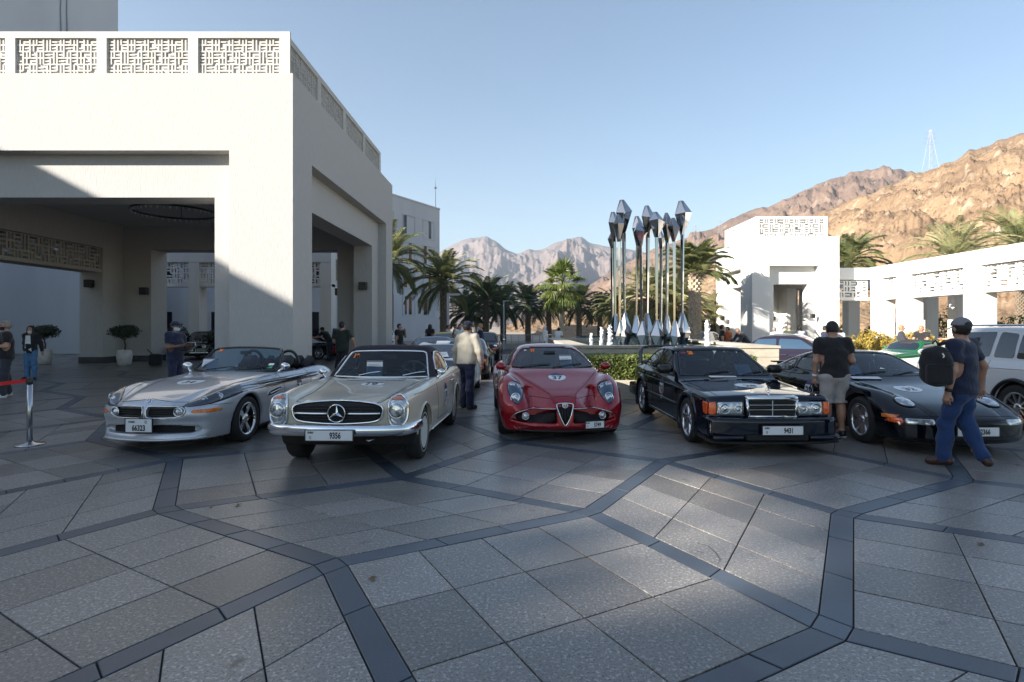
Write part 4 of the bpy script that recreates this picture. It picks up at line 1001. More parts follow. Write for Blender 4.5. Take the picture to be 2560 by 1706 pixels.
class Car:
    def __init__(s, name, loc, rz, label, P, cat='car', group='classic cars on show on the plaza', sc=1.0):
        s.P = P; s.root = empty(name, (loc[0], loc[1], 0), rz, label, cat, group); s.root.scale = (sc,) * 3
        for k in ('zc', 'zf', 'W', 'pz', 'fz', 'rz', 'xr'):
            setattr(s, k, spl(P[k]) if k in P else None)
        g = P.get('cab')
        if g: s.zr = spl(g['roof']); s.wgz = spl(g['wz'])
    # --- solids
    def F(s, x, y, z):
        P = s.P; ax = np.abs(x); W = s.W(y)
        side = (ax - W * s.pz(z)) * .95
        u = ax / np.maximum(W, .2)
        hh = s.zc(y) - P.get('ca', .03) * u * u
        if s.xr is not None: hh = hh - P.get('cb', .6) * np.maximum(0, ax - s.xr(y))
        if s.zf is not None:
            hf = s.zf(y) - P.get('cf', .1) * np.minimum(((ax - P.get('xf', .8) * W) / .25) ** 2, 2.5)
            hh = smax(hh, hf, P.get('kh', .06))
        top = (z - hh) * .85
        n = P.get('fn', 2.3)
        fr = (P['yn'] + P.get('fb', .2) * (ax / .9) ** n + s.fz(z) - y) * .8
        re = (y - (P['yt'] - P.get('rb', .15) * (ax / .9) ** 2.5 - s.rz(z))) * .8
        k = P.get('k', .06)
        f = smax(side, top, P.get('kt', k)); f = smax(f, fr, P.get('kf', k)); f = smax(f, re, k)
        return smax(f, P.get('zb', .17) - z, .03)
    def planes(s, x, y, z):
        g = s.P['cab']; ax = np.abs(x); (yb, zb), (yt, zt) = g['ws']; m = (yt - yb) / (zt - zb); c = 1 / math.hypot(1, m)
        fw = (yb + (z - zb) * m + g.get('bow', .18) * ax * ax - y) * c
        (yb2, zb2), (yt2, zt2) = g['rw']; m2 = (yt2 - yb2) / (zt2 - zb2); c2 = 1 / math.hypot(1, m2)
        rw = (y - (yb2 + (z - zb2) * m2 - g.get('bow2', .15) * ax * ax)) * c2
        ym = g.get('ym', 1.6)
        sd = (ax - (s.wgz(z) - g.get('tap', .035) * (y - ym) ** 2)) * .97
        tp = (z - (s.zr(y) - g.get('crown', .09) * ax * ax)) * .95
        return fw, rw, sd, tp
    def G(s, x, y, z):
        g = s.P['cab']; fw, rw, sd, tp = s.planes(x, y, z); k = g.get('k', .09)
        f = smax(sd, tp, k); f = smax(f, fw, g.get('kw', .06)); f = smax(f, rw, k)
        return smax(f, g['z0'] - z, .02)
    def solid(s, x, y, z):
        f = s.F(x, y, z)
        if 'cab' in s.P and not s.P['cab'].get('ghost'): f = smin(f, s.G(x, y, z), s.P['cab'].get('kj', .04))
        return f
    def arch(s, x, y, z):
        P = s.P; ax = np.abs(x); o = None
        for ya, ra in ((0, P['ra']), (P['wb'], P.get('ra2', P['ra']))):
            c = np.sqrt((y - ya) ** 2 + (z - P['wr']) ** 2) - ra
            c = smax(c, P.get('xin', .5) - ax, .02); o = c if o is None else np.minimum(o, c)
        return o
    def cuts(s, x, y, z, f, which=None):
        for (axis, poly, lo, hi) in s.openings:
            if axis == 'front': c = np.maximum(poly_sdf(x, z, poly), np.maximum(lo - y, y - hi))
            elif axis == 'side': c = np.maximum(poly_sdf(y, z, poly), lo - np.abs(x))
            f = np.maximum(f, -c)
        return f
    def cavity(s, x, y, z):
        P = s.P; fw, rw, sd, tp = s.planes(x, y, z); a, b = P['cabin_y']; t = .05
        return np.maximum(np.maximum(np.maximum(sd + t, tp + t), np.maximum(fw + t, rw + t)), np.maximum(np.maximum(a - y, y - b), P.get('cabin_z', .5) - z))
    def full(s, x, y, z):
        P = s.P; f = s.solid(x, y, z)
        for c in P.get('adds', []): f = smin(f, c(x, y, z), .03)
        f = smax(f, -s.arch(x, y, z), P.get('klip', .015))
        if P.get('cabin_y'):
            if P['cab'].get('ghost'):
                a, b = P['cabin_y']; hw = P['cabin_w']
                f = smax(f, -smax(smax(np.abs(x) - hw - 0 * y, np.maximum(a - y, y - b), .12), P.get('cabin_z', .45) - z, .08), .03)
            else: f = np.maximum(f, -s.cavity(x, y, z))
        for c in P.get('cut', []): f = np.maximum(f, -c(x, y, z))
        return s.cuts(x, y, z, f)
    def make(s, mat, h=.022, openings=(), top_mat=None, name='body'):
        P = s.P; s.openings = list(openings); s.mat = mat
        L = P['yt'] + .1; zt = max([p[1] for p in P['zc']] + ([p[1] for p in P['zf']] if 'zf' in P else [])) + .12
        if 'cab' in P and not P['cab'].get('ghost') and not P['cab'].get('sep'): zt = max(zt, max(p[1] for p in P['cab']['roof']) + .08)
        fld = s.full
        if 'cab' in P and P['cab'].get('sep'):
            def fld(x, y, z):
                f = smax(s.F(x, y, z), -s.arch(x, y, z), .015)
                if P.get('cabin_y'): f = np.maximum(f, -s.cavity(x, y, z))
                for c in P.get('cut', []): f = np.maximum(f, -c(x, y, z))
                return f
        wm = max(p[1] for p in P['W']) + .1
        v, f = surfnets(fld, (-wm, P['yn'] - .32, P.get('zb', .17) - .08), (wm, L, zt), h)
        me = mesh_data(name, v, f, [mat, M_CAVITY], True)
        c = v[f].mean(1); m = (s.arch(c[:, 0], c[:, 1], c[:, 2]) < .02) & (np.abs(c[:, 0]) < s.W(c[:, 1]) - .045)
        m |= c[:, 2] < P.get('zb', .17) + .015
        if P.get('cabin_y') and not P['cab'].get('ghost'): m |= (s.cavity(c[:, 0], c[:, 1], c[:, 2]) < .012)
        elif P.get('cabin_y'): m |= (np.abs(c[:, 0]) < P['cabin_w'] - .01) & (c[:, 1] > P['cabin_y'][0] - .02) & (c[:, 1] < P['cabin_y'][1] + .02) & (c[:, 2] < s.zc(c[:, 1]) - .08)
        if P.get('blackfront'): m |= (c[:, 1] < P['blackfront'][0]) & (c[:, 2] < P['blackfront'][1])
        me.polygons.foreach_set('material_index', m.astype(np.int32))
        s.body = link(name, me, s.root)
        if 'cab' in P and P['cab'].get('sep'):
            def fg(x, y, z):
                f = np.maximum(s.G(x, y, z), -s.cavity(x, y, z)); return s.cuts(x, y, z, f)
            v, f = surfnets(fg, (-wm, P['yn'], P['cab']['z0'] - .02), (wm, L, max(p[1] for p in P['cab']['roof']) + .08), h)
            s.top = link(P['cab']['sep'], mesh_data('top', v, f, top_mat, True), s.root)
        return s
    # --- projection on the car's own surface
    def proj(s, axis, a, b, fld=None):
        fld = fld or s.solid; a = np.asarray(a, float).ravel(); b = np.asarray(b, float).ravel(); P = s.P
        if axis == 'front': t = np.linspace(P['yn'] - .2, P['yt'], 180)
        elif axis == 'rear': t = np.linspace(P['yt'] + .2, P['yn'], 180)
        elif axis == 'top': t = np.linspace(1.9, .1, 140)
        elif axis == 'left': t = np.linspace(1.15, .1, 90)
        else: t = np.linspace(-1.15, -.1, 90)
        def ev(tt, A, B):
            if axis in ('front', 'rear'): return fld(A, tt, B)
            if axis == 'top': return fld(A, B, tt)
            return fld(tt, A, B)
        V = ev(t[None, :], a[:, None], b[:, None]) < 0
        i = np.where(V.any(1), V.argmax(1), len(t) // 2); i = np.maximum(i, 1)
        lo, hi = t[i - 1], t[i]
        for _ in range(12):
            m = (lo + hi) / 2; q = ev(m, a, b) < 0; hi = np.where(q, m, hi); lo = np.where(q, lo, m)
        t = (lo + hi) / 2
        if axis in ('front', 'rear'): return np.stack([a, t, b], 1)
        if axis == 'top': return np.stack([a, b, t], 1)
        return np.stack([t, a, b], 1)
    def nrm(s, Pt, fld=None):
        fld = fld or s.solid; g = np.zeros_like(Pt); e = .006
        for d in range(3):
            q = Pt.copy(); q[:, d] += e; r = Pt.copy(); r[:, d] -= e; g[:, d] = fld(q[:, 0], q[:, 1], q[:, 2]) - fld(r[:, 0], r[:, 1], r[:, 2])
        return g / np.maximum(np.linalg.norm(g, axis=1), 1e-9)[:, None]
    def patch(s, axis, outline, mat, name, parent=None, off=.004, n=40, K=6, dome=0, fld=None, skirt=.012, smooth=2, label=None, rc=0):
        ol = np.array(rpoly(outline, rc)) if rc else np.array(chaikin(outline, smooth)) if smooth else np.array(outline, float)
        ol = resample([tuple(p) for p in ol], n); c = ol.mean(0)
        ts = np.linspace(0, 1, K + 1)[1:]
        pts = np.concatenate([[c]] + [c + t * (ol - c) for t in ts])
        P3 = s.proj(axis, pts[:, 0], pts[:, 1], fld); N = s.nrm(P3, fld)
        o = np.concatenate([[0]] + [[t] * n for t in ts]); P3 = P3 + N * (off + dome * (1 - o ** 2))[:, None]
        f = [(0, 1 + k, 1 + (k + 1) % n) for k in range(n)]
        for r_ in range(K - 1):
            a = 1 + r_ * n
            f += [(a + k, a + n + k, a + n + (k + 1) % n, a + (k + 1) % n) for k in range(n)]
        v = P3
        if skirt:
            a = 1 + (K - 1) * n; v = np.concatenate([P3, P3[a:] - N[a:] * skirt]); b = a + n
            f += [(a + k, b + k, b + (k + 1) % n, a + (k + 1) % n) for k in range(n)]
        q = P3[:n + 1]; e = np.cross(q[1] - q[0], q[1 + n // 3] - q[0]) @ N[0]
        if e < 0: f = [t[::-1] for t in f]
        o = link(name, mesh_data(name, v, f, mat, True), parent or s.root)
        if label: o['label'] = label
        return o
    def line(s, axis, pts, mat, name, r=.004, parent=None, closed=False, off=.0, n=None, fld=None, smooth=0, sides=5):
        if smooth: pts = chaikin(pts, smooth, closed)
        pts = resample([tuple(p) for p in pts], n or max(8, len(pts) * 4), closed)
        P3 = s.proj(axis, pts[:, 0], pts[:, 1], fld)
        if off: P3 = P3 + s.nrm(P3, fld) * off
        mb = MB(); mb.tube(P3, r, sides, closed); return mb.obj(name, mat, parent or s.root, True)
    def lines(s, axis, groups, mat=None, name='panel_gap', r=.0035):
        for g in groups:
            s.line(axis, g, mat or M_CAVITY, name, r, n=28)
    def text(s, axis, txt, c, size, mat, name='numeral', rot=0, bold=.02, xs=.9, off=.006, fld=None, parent=None, flip=False):
        v, f = text2d(txt, size, bold, xs); ca, sa = math.cos(rot), math.sin(rot); v = np.stack([v[:, 0] * ca - v[:, 1] * sa, v[:, 0] * sa + v[:, 1] * ca], 1)
        if flip: v = v * np.array([-1, 1])
        P3 = s.proj(axis, v[:, 0] + c[0], v[:, 1] + c[1], fld); P3 = P3 + s.nrm(P3, fld) * off
        return link(name, mesh_data(name, P3, f, mat), parent or s.root)
    def both(s, fn):
        for sg in (-1, 1): fn(sg)
    # --- fittings
    def wheels(s, r=None, w=.21, rr=.22, style='five', mat=None, track=None, steer=0, lip=None):
        P = s.P; r = r or P['wr']; ty, ri, dk = wheel_meshes(r, w, rr, style, mat or M_ALLOY)
        tr = track or (float(s.W(np.array(0.))) * float(s.pz(np.array(r))) - w / 2 - .015)
        for ya in (0, P['wb']):
            for sg in (-1, 1):
                e = bpy.data.objects.new('wheel', ty); COL.objects.link(e); e.parent = s.root
                e.location = (sg * tr, ya, r); e.rotation_euler = (0, 0, (math.pi if sg < 0 else 0) + (steer if ya == 0 else 0))
                link('rim', ri, e); link('brake_disc', dk, e)
                if lip:
                    mb = MB(); M = Matrix.Rotation(R(90), 4, 'Y'); h = w / 2; mb.lathe([(rr + .045, h * 1.0), (rr + .058, h * 1.03), (rr + .06, h * .98)], 36, M); mb.obj('whitewall_band', lip, e, True)
    def roundel(s, axis, c, w, h, num, rot=0, flip=False, split=.28, sz=.5):
        """white race roundel with a navy cap and its number"""
        oval = lambda q, k=28: [(c[0] + w / 2 * math.cos(a) * q, c[1] + h / 2 * math.sin(a) * q) for a in np.linspace(0, 2 * math.pi, k, endpoint=False)]
        p = s.patch(axis, oval(1), M_STICK, 'number_roundel', off=.003, smooth=0, n=28, K=4, skirt=0)
        sg = 1
        cap = [(c[0] + w / 2 * math.cos(a), c[1] + h / 2 * math.sin(a)) for a in np.linspace(math.asin(1 - 2 * split), math.pi - math.asin(1 - 2 * split), 16)]
        s.patch(axis, cap, M_NAVY, 'navy_band', p, off=.0045, smooth=0, n=24, K=3, skirt=0)
        s.text(axis, num, (c[0], c[1] - h * .10), h * sz, M_INK, 'numeral', off=.006, parent=p, flip=flip, bold=.02)
        return p
    def plate(s, c, w, h, num, letter, yaw=0, wide=True, tilt=0):
        M = Matrix.Translation(c) @ Matrix.Rotation(yaw, 4, 'Z') @ Matrix.Rotation(tilt, 4, 'X')
        mb = MB(); mb.bbox(-w / 2, w / 2, -.008, .008, -h / 2, h / 2, .004, M); p = mb.obj('number_plate', M_PLATE, s.root)
        mb = MB()
        for (a, b, d, e) in ((-w / 2 - .008, w / 2 + .008, h / 2, h / 2 + .008), (-w / 2 - .008, w / 2 + .008, -h / 2 - .008, -h / 2), (-w / 2 - .008, -w / 2, -h / 2, h / 2), (w / 2, w / 2 + .008, -h / 2, h / 2)): mb.box(a, b, -.010, .010, d, e, M)
        mb.obj('plate_frame', M_TRIMBLK, p)
        mb = MB()
        def put(t, cx, cz, sz, xs=.8, bold=.015):
            v, f = text2d(t, sz, bold, xs); mb.add([M @ Vector((q[0] + cx, -.0105, q[1] + cz)) for q in v], f)
        if wide:
            put(num, w * .13, 0, h * .64, .68, .035); put(letter, -w * .40, -h * .2, h * .3); put('DUBAI', -w * .39, h * .28, h * .2, .75, .05)
        else:
            put(num, 0, -h * .17, h * .46, .70, .035); put(letter, w * .28, h * .27, h * .22); put('DUBAI', -w * .26, h * .28, h * .14, .9, .05)
        mb.obj('plate_characters', M_INK, p)
        return p
    def mirror(s, c, r, mat, stalk=None, name='door_mirror'):
        for sg in (-1, 1):
            mb = MB(); M = Matrix.Rotation(sg * R(-8), 3, 'Z')
            mb.ball((sg * c[0], c[1], c[2]), r, 14, M.to_4x4()); o = mb.obj(name, mat, s.root, True)
            mb = MB(); q = stalk or (c[0] - r[0] * 1.5, c[1] - .02, c[2] - r[2] * 1.1)
            mb.tube([(sg * c[0], c[1], c[2] - r[2] * .6), (sg * (c[0] + q[0]) / 2, (c[1] + q[1]) / 2, (c[2] + q[2]) / 2 - .01), (sg * q[0], q[1], q[2])], [.022, .018, .024], 6); mb.obj('mirror_stalk', mat, o, True)
            mb = MB(); mb.ball((sg * c[0], c[1] + r[1] * .72, c[2]), (r[0] * .84, r[1] * .35, r[2] * .84), 12); mb.obj('mirror_glass', M_CHROME, o, True)
    def lamp(s, axis, c, r, ring=M_CHROME, inner=M_LENS, parent=None, off=.0, name='lamp', face=None, depth=.02):
        """round lamp: bright ring, lens and bulb cap set on the surface"""
        P3 = s.proj(axis, [c[0]], [c[1]]); N = Vector(face) if face else Vector(s.nrm(P3)[0]); p = Vector(P3[0]) + N.normalized() * off
        M = Matrix.Translation(p) @ N.to_track_quat('Z', 'Y').to_matrix().to_4x4()
        mb = MB(); mb.lathe([(r * .80, -.01), (r * .82, depth * .5), (r * .92, depth), (r, depth * .6), (r * 1.02, -.02)], 22, M); o = mb.obj(name, ring, parent or s.root, True)
        mb = MB(); mb.lathe([(r * .82, depth * .3), (r * .6, depth * .75), (r * .3, depth * .95), (0, depth)], 20, M); mb.obj('lens', inner, o, True)
        mb = MB(); mb.lathe([(r * .34, depth * .9), (r * .3, depth * 1.25), (0, depth * 1.35)], 14, M); mb.obj('bulb_cap', ring, o, True)
        return o
    def interior(s, seats, wheel_x, y_dash, z_dash, ys, seat_mat=None, zs=.32, wmat=None, hw=.66, headrest=True, dmat=None, zt=1.05):
        mb = MB(); mb.bbox(-hw, hw, y_dash - .02, y_dash + .32, z_dash - .35, z_dash, .05); mb.obj('dashboard', dmat or M_SEATBLK, s.root, True)
        sm = seat_mat or M_SEATBLK
        for x in seats:
            mb = MB(); mb.bbox(x - .24, x + .24, ys - .42, ys + .05, zs, zs + .18, .05)
            M = Matrix.Translation((x, ys, zs + .12)) @ Matrix.Rotation(R(-16), 4, 'X')
            mb.bbox(-.25, .25, 0, .15, 0, zt - zs - .36, .07, M); o = mb.obj('seat', sm, s.root, True)
            if headrest: mb = MB(); mb.bbox(-.135, .135, .0, .11, zt - zs - .33, zt - zs - .12, .045, M); mb.obj('headrest', sm, o, True)
        if wheel_x is not None:
            M = Matrix.Translation((wheel_x, y_dash + .42, z_dash + .02)) @ Matrix.Rotation(R(-62), 4, 'X'); rw = .195
            mb = MB(); mb.tube([M @ Vector((rw * math.cos(a), rw * math.sin(a), 0)) for a in np.linspace(0, 2 * math.pi, 32, endpoint=False)], .014, 8, True)
            for a in (R(200), R(340), R(270)): mb.tube([M @ Vector((0, 0, -.03)), M @ Vector((rw * math.cos(a), rw * math.sin(a), 0))], .012, 6)
            mb.tube([M @ Vector((0, 0, -.02)), M @ Vector((0, 0, -.4))], .03, 8); mb.obj('steering_wheel', wmat or M_SEATBLK, s.root, True)
    def wipers(s, xs, zb, L, fld=None, mat=None, lean=1):
        for x in xs:
            s.line('front', [(x, zb), (x + lean * L * .55, zb + .035), (x + lean * L, zb + .05)], mat or M_TRIMBLK, 'wiper', .008, off=.012, n=12, fld=fld or s.G)
def sheet(car, x, y, z, rot, tilt, label, w=.21, h=.29):
    """printed entry sheet behind a windscreen, a thing of its own"""
    rt = car.root; M = Matrix.LocRotScale(rt.location, rt.rotation_euler, rt.scale)
    p = M @ Vector((x, y, z)); o = empty('entry_sheet', p, rt.rotation_euler.z + rot, label, 'paper sheet', 'entry sheets behind the windscreens')
    Mt = Matrix.Rotation(tilt, 4, 'X'); mb = MB()
    n = 6; vs = []; 
    for i in range(n + 1):
        zz = h * i / n; bend = .012 * math.sin(math.pi * i / n)
        for xx in (-w / 2, w / 2): vs.append(Mt @ Vector((xx, bend, zz)))
    mb.add(vs, [(2 * i, 2 * i + 1, 2 * i + 3, 2 * i + 2) for i in range(n)]); mb.obj('sheet', M_PAPER, o, True)
    mb = MB(); mb.add([Mt @ Vector(q) for q in ((-w * .5, -.002, h * .93), (w * .5, -.002, h * .93), (w * .5, -.002, h * .985), (-w * .5, -.002, h * .985))], [(0, 1, 2, 3)])
    for k in range(8):
        zz = h * (.82 - k * .08); mb.add([Mt @ Vector(q) for q in ((-w * .4, .008, zz), (w * (.1 + .3 * ((k * 7) % 3) / 2), .008, zz), (w * (.1 + .3 * ((k * 7) % 3) / 2), .008, zz + .004), (-w * .4, .008, zz + .004))], [(0, 1, 2, 3)])
    mb.obj('print', M_NAVY, o)
    return o
# ------------------------------------------------------------------ the cars
def sweep(path, prof, name, mat, parent, closed_prof=True):
    """profile (out, z) swept along a plan path"""
    P = [Vector((p[0], p[1])) for p in path]; n = len(P); m = len(prof); vs = []
    for i in range(n):
        t = (P[min(i + 1, n - 1)] - P[max(i - 1, 0)]).normalized(); nn = Vector((t.y, -t.x))
        for (o, z) in prof: vs.append((P[i].x + nn.x * o, P[i].y + nn.y * o, z))
    fs = []
    for i in range(n - 1):
        for k in range(m if closed_prof else m - 1):
            l = (k + 1) % m; fs.append((i * m + k, i * m + l, (i + 1) * m + l, (i + 1) * m + k))
    fs += [tuple(range(m))[::-1], tuple(range((n - 1) * m, n * m))]
    mb = MB(); mb.add(vs, fs); return mb.obj(name, mat, parent, True)
def cubicpath(pts, n=40): return resample(chaikin(pts, 3, False), n, False).tolist()
def mirror_pts(half): return [(-x, z) for x, z in half] + [(x, z) for x, z in reversed(half)]
def star(c, rad, parent, name='star_emblem', tilt=0):
    M = Matrix.Translation(c) @ Matrix.Rotation(tilt, 4, 'X'); mb = MB()
    mb.tube([M @ Vector((rad * math.cos(a), 0, rad * math.sin(a))) for a in np.linspace(0, 6.2832, 40, endpoint=False)], rad * .075, 8, True)
    for a in (90, 210, 330):
        a = R(a); d = Vector((math.cos(a), 0, math.sin(a))); s_ = Vector((-math.sin(a), 0, math.cos(a))); w_ = rad * .19
        c0 = Vector((0, -.018, 0)); tip = d * rad * .97; b1 = d * rad * .17 + s_ * w_ ; b2 = d * rad * .17 - s_ * w_
        mb.add([M @ q for q in (c0, b1, tip, b2, Vector((0, .012, 0)))], [(0, 1, 2), (0, 2, 3), (4, 2, 1), (4, 3, 2)])
    return mb.obj(name, M_CHROME, parent)
def windows(c, defs, mat=M_GLASS, trim=M_TRIMBLK, tr=.010):
    for nm, axis, poly in defs:
        axes = ('left', 'right') if axis == 'side' else (axis,)
        for a in axes:
            g = c.patch(a, poly, mat, nm, off=.0, fld=c.G, smooth=1, n=48, K=7, skirt=.0)
            if trim: c.line(a, poly, trim, 'window_seal', tr, g, True, n=56, fld=c.G, smooth=1)
# ---- red coupe -------------------------------------------------------------------------------------------------
M_RED = paint('deep_red_paint', (.27, .004, .011), .25, .25, 1.0, (.33, .007, .015))
PA = dict(yn=-.90, yt=3.52, wb=2.646, wr=.335, ra=.375, xin=.45, zb=.15, k=.10, kt=.13, kf=.10, kh=.07,
    zc=[(-.9, .50), (-.84, .57), (-.7, .64), (-.4, .74), (0, .85), (.28, .935), (.6, .95), (1.5, .95), (2.4, .93), (3.0, .90), (3.35, .84), (3.55, .72)],
    zf=[(-.9, .36), (-.75, .52), (-.6, .68), (-.42, .80), (-.2, .885), (.05, .915), (.4, .91), (1, .875), (1.6, .875), (2.2, .945), (2.65, .98), (3.1, .93), (3.55, .72)],
    xr=[(-.9, .13), (-.7, .17), (-.3, .34), (.1, .56), (.4, .70), (1, .8)], cb=.75, ca=.035, xf=.86, cf=.13,
    W=[(-.9, .80), (-.6, .885), (-.2, .935), (0, .945), (.45, .925), (1, .885), (1.6, .875), (2.2, .92), (2.65, .95), (3.1, .92), (3.55, .78)],
    pz=[(.15, .93), (.3, .975), (.5, 1), (.7, .99), (.85, .95), (1, .87)],
    fz=[(.14, .06), (.2, .0), (.4, .0), (.52, .02), (.62, .10), (.8, .32), (.95, .62)], fb=.30, fn=2.2, rz=[(.2, .15), (.5, .02), (.8, 0), (1, .1)], rb=.25,
    cab=dict(ws=((.24, .94), (1.17, 1.26)), rw=((3.15, .95), (2.1, 1.28)), roof=[(.8, 1.24), (1.2, 1.315), (1.62, 1.341), (2.1, 1.30), (2.6, 1.17), (3.1, 1.0)], crown=.14, wz=[(.8, .84), (.95, .765), (1.1, .68), (1.25, .575), (1.36, .46)], z0=.75, bow=.26, ym=1.6, tap=.05, k=.12, kj=.05),
    cabin_y=(.45, 2.5), cabin_z=.45)
ws = mirror_pts([(.675, .972), (.63, 1.06), (.55, 1.17), (.47, 1.245), (.28, 1.272), (.1, 1.28)])
sw = [(.78, 1.0), (1.25, 1.215), (1.6, 1.265), (2.0, 1.225), (2.25, 1.1), (2.1, 1.0), (1.4, .98)]
intake = lambda sg: [(sg * x, z) for x, z in ((.12, .492), (.40, .478), (.60, .455), (.72, .40), (.755, .325), (.60, .292), (.35, .285), (.12, .285))]
A = Car('red_coupe', (.62, 8.75), R(3.7), 'deep red sports coupe with heart shaped grille and round headlamp clusters', PA)
shield = [(-.118, .553), (0, .562), (.118, .553), (.118, .52), (.07, .37), (.015, .262), (-.015, .262), (-.07, .37), (-.118, .52)]
A.make(M_RED, .02, [('front', ws, .1, 1.6), ('side', sw, .35, 9), ('front', intake(1), -1.1, -.62), ('front', intake(-1), -1.1, -.62), ('front', [(-.62, .165), (.62, .165), (.70, .235), (.2, .225), (-.2, .225), (-.70, .235)], -1.1, -.70), ('front', shield, -1.1, -.8)])
windows(A, [('windscreen', 'front', ws), ('side_window', 'side', sw)])
A.patch('rear', mirror_pts([(.5, 1.03), (.42, 1.2), (.2, 1.22)]), M_GLASSDK, 'rear_window', fld=A.G, smooth=1)
for sg in (-1, 1):
    ik = intake(sg)
    gp = A.patch('front', ik, M_CAVITY, 'intake_mesh', off=-.10, smooth=1, n=40)
    A.line('front', ik[:5], M_CHROME, 'chrome_edge', .005, off=.002, n=30, smooth=2)
    A.lamp('front', (sg * .555, .378), .052, off=-.03, name='fog_lamp', face=(sg * .12, -1, 0))
    hl = [(sg * x, z) for x, z in ((.735, .835), (.665, .825), (.60, .79), (.555, .725), (.565, .655), (.615, .575), (.66, .535), (.705, .55), (.745, .62), (.79, .70), (.792, .775))]
    L_ = A.patch('front', hl, pmat('headlamp_glass_blue', (.03, .065, .11), .05, .2, 1.0), 'headlight', off=.004, dome=.012, n=44)
    A.line('front', hl, M_CAVITY, 'lamp_seal', .006, L_, True, n=60, smooth=2)
    for (x, z, r_) in ((.725, .782, .05), (.625, .752, .044), (.685, .62, .072)): A.lamp('front', (sg * x, z), r_, parent=L_, off=.004, face=(sg * .45, -1, .5), depth=.016)
A.patch('front', shield, M_CAVITY, 'shield_grille', off=-.05, smooth=1, n=40)
A.line('front', shield, M_CHROME, 'shield_frame', .009, closed=True, off=.006, n=60, smooth=1)
for x in (-.04, .0, .04): A.line('front', [(x, .5), (x, .36 if x else .3)], M_TRIMBLK, 'shield_slat', .005, n=10, off=-.03)
bdg = A.lamp('front', (0, .535), .043, M_CHROME, M_STICK, off=.01, name='round_badge', face=(0, -1, .25), depth=.008)
mb = MB(); p0 = Vector(A.proj('front', [0], [.535])[0]) + Vector((0, -.024, .006)); mb.box(p0.x - .026, p0.x - .003, p0.y, p0.y + .004, p0.z - .004, p0.z + .004); mb.box(p0.x - .018, p0.x - .011, p0.y - .001, p0.y + .004, p0.z - .016, p0.z + .016); mb.obj('badge_cross', M_REDLENS, bdg)
mb = MB(); mb.tube([(p0.x + .006, p0.y, p0.z - .02), (p0.x + .022, p0.y, p0.z - .008), (p0.x + .008, p0.y, p0.z + .004), (p0.x + .02, p0.y, p0.z + .018)], .0045, 6); mb.obj('badge_serpent', pmat('enamel_green', (.02, .2, .08), .3), bdg)
A.plate((.41, -.925, .275), .28, .095, '5749', 'Q', yaw=R(13))
A.lines('top', [[(.15, -.82), (.2, -.6), (.42, -.2), (.66, .26)], [(-.15, -.82), (-.2, -.6), (-.42, -.2), (-.66, .26)]])
A.lines('front', [[(-.56, .62), (-.2, .615), (-.1, .64), (0, .645), (.1, .64), (.2, .615), (.56, .62)]])
A.lines('left', [[(.42, .92), (.5, .6), (.45, .3)], [(1.75, .95), (1.8, .6), (1.65, .3)], [(.5, .28), (1.7, .28)]]); A.lines('right', [[(.42, .92), (.5, .6), (.45, .3)], [(1.75, .95), (1.8, .6), (1.65, .3)], [(.5, .28), (1.7, .28)]])
A.roundel('top', (0, -.02), .27, .27, '37')
A.text('front', '37', (-.28, 1.228), .048, M_NUMOR, 'windscreen_numeral', fld=A.G, bold=.06, xs=1.3); A.patch('front', [(-.43, 1.22), (-.39, 1.222), (-.39, 1.24), (-.43, 1.238)], M_STICK, 'windscreen_sticker', fld=A.G, smooth=0, n=12, K=2, skirt=0)
A.mirror((.86, .42, 1.005), (.085, .07, .062), M_RED, (.74, .42, .93))
A.wipers([-.55, -.02], .975, .5); A.wheels(w=.245, rr=.262, style='five')
M_REDLEA = pmat('red_leather', (.32, .03, .02), .5)
A.interior((-.34, .36), .36, .72, .93, 1.75, M_REDLEA, zt=1.16); sheet(A, .26, .58, .935, R(8), R(-35), 'white printed entry sheet behind the red coupe windscreen')
mb = MB(); mb.bbox(-.1, .1, .95, .98, 1.16, 1.22, .012); mb.obj('interior_mirror', M_TRIMBLK, A.root, True)
A.patch('front', [(-.66, .155), (.66, .155), (.70, .185), (-.70, .185)], M_TRIMBLK, 'front_splitter', off=.006, smooth=0, n=30, K=3)

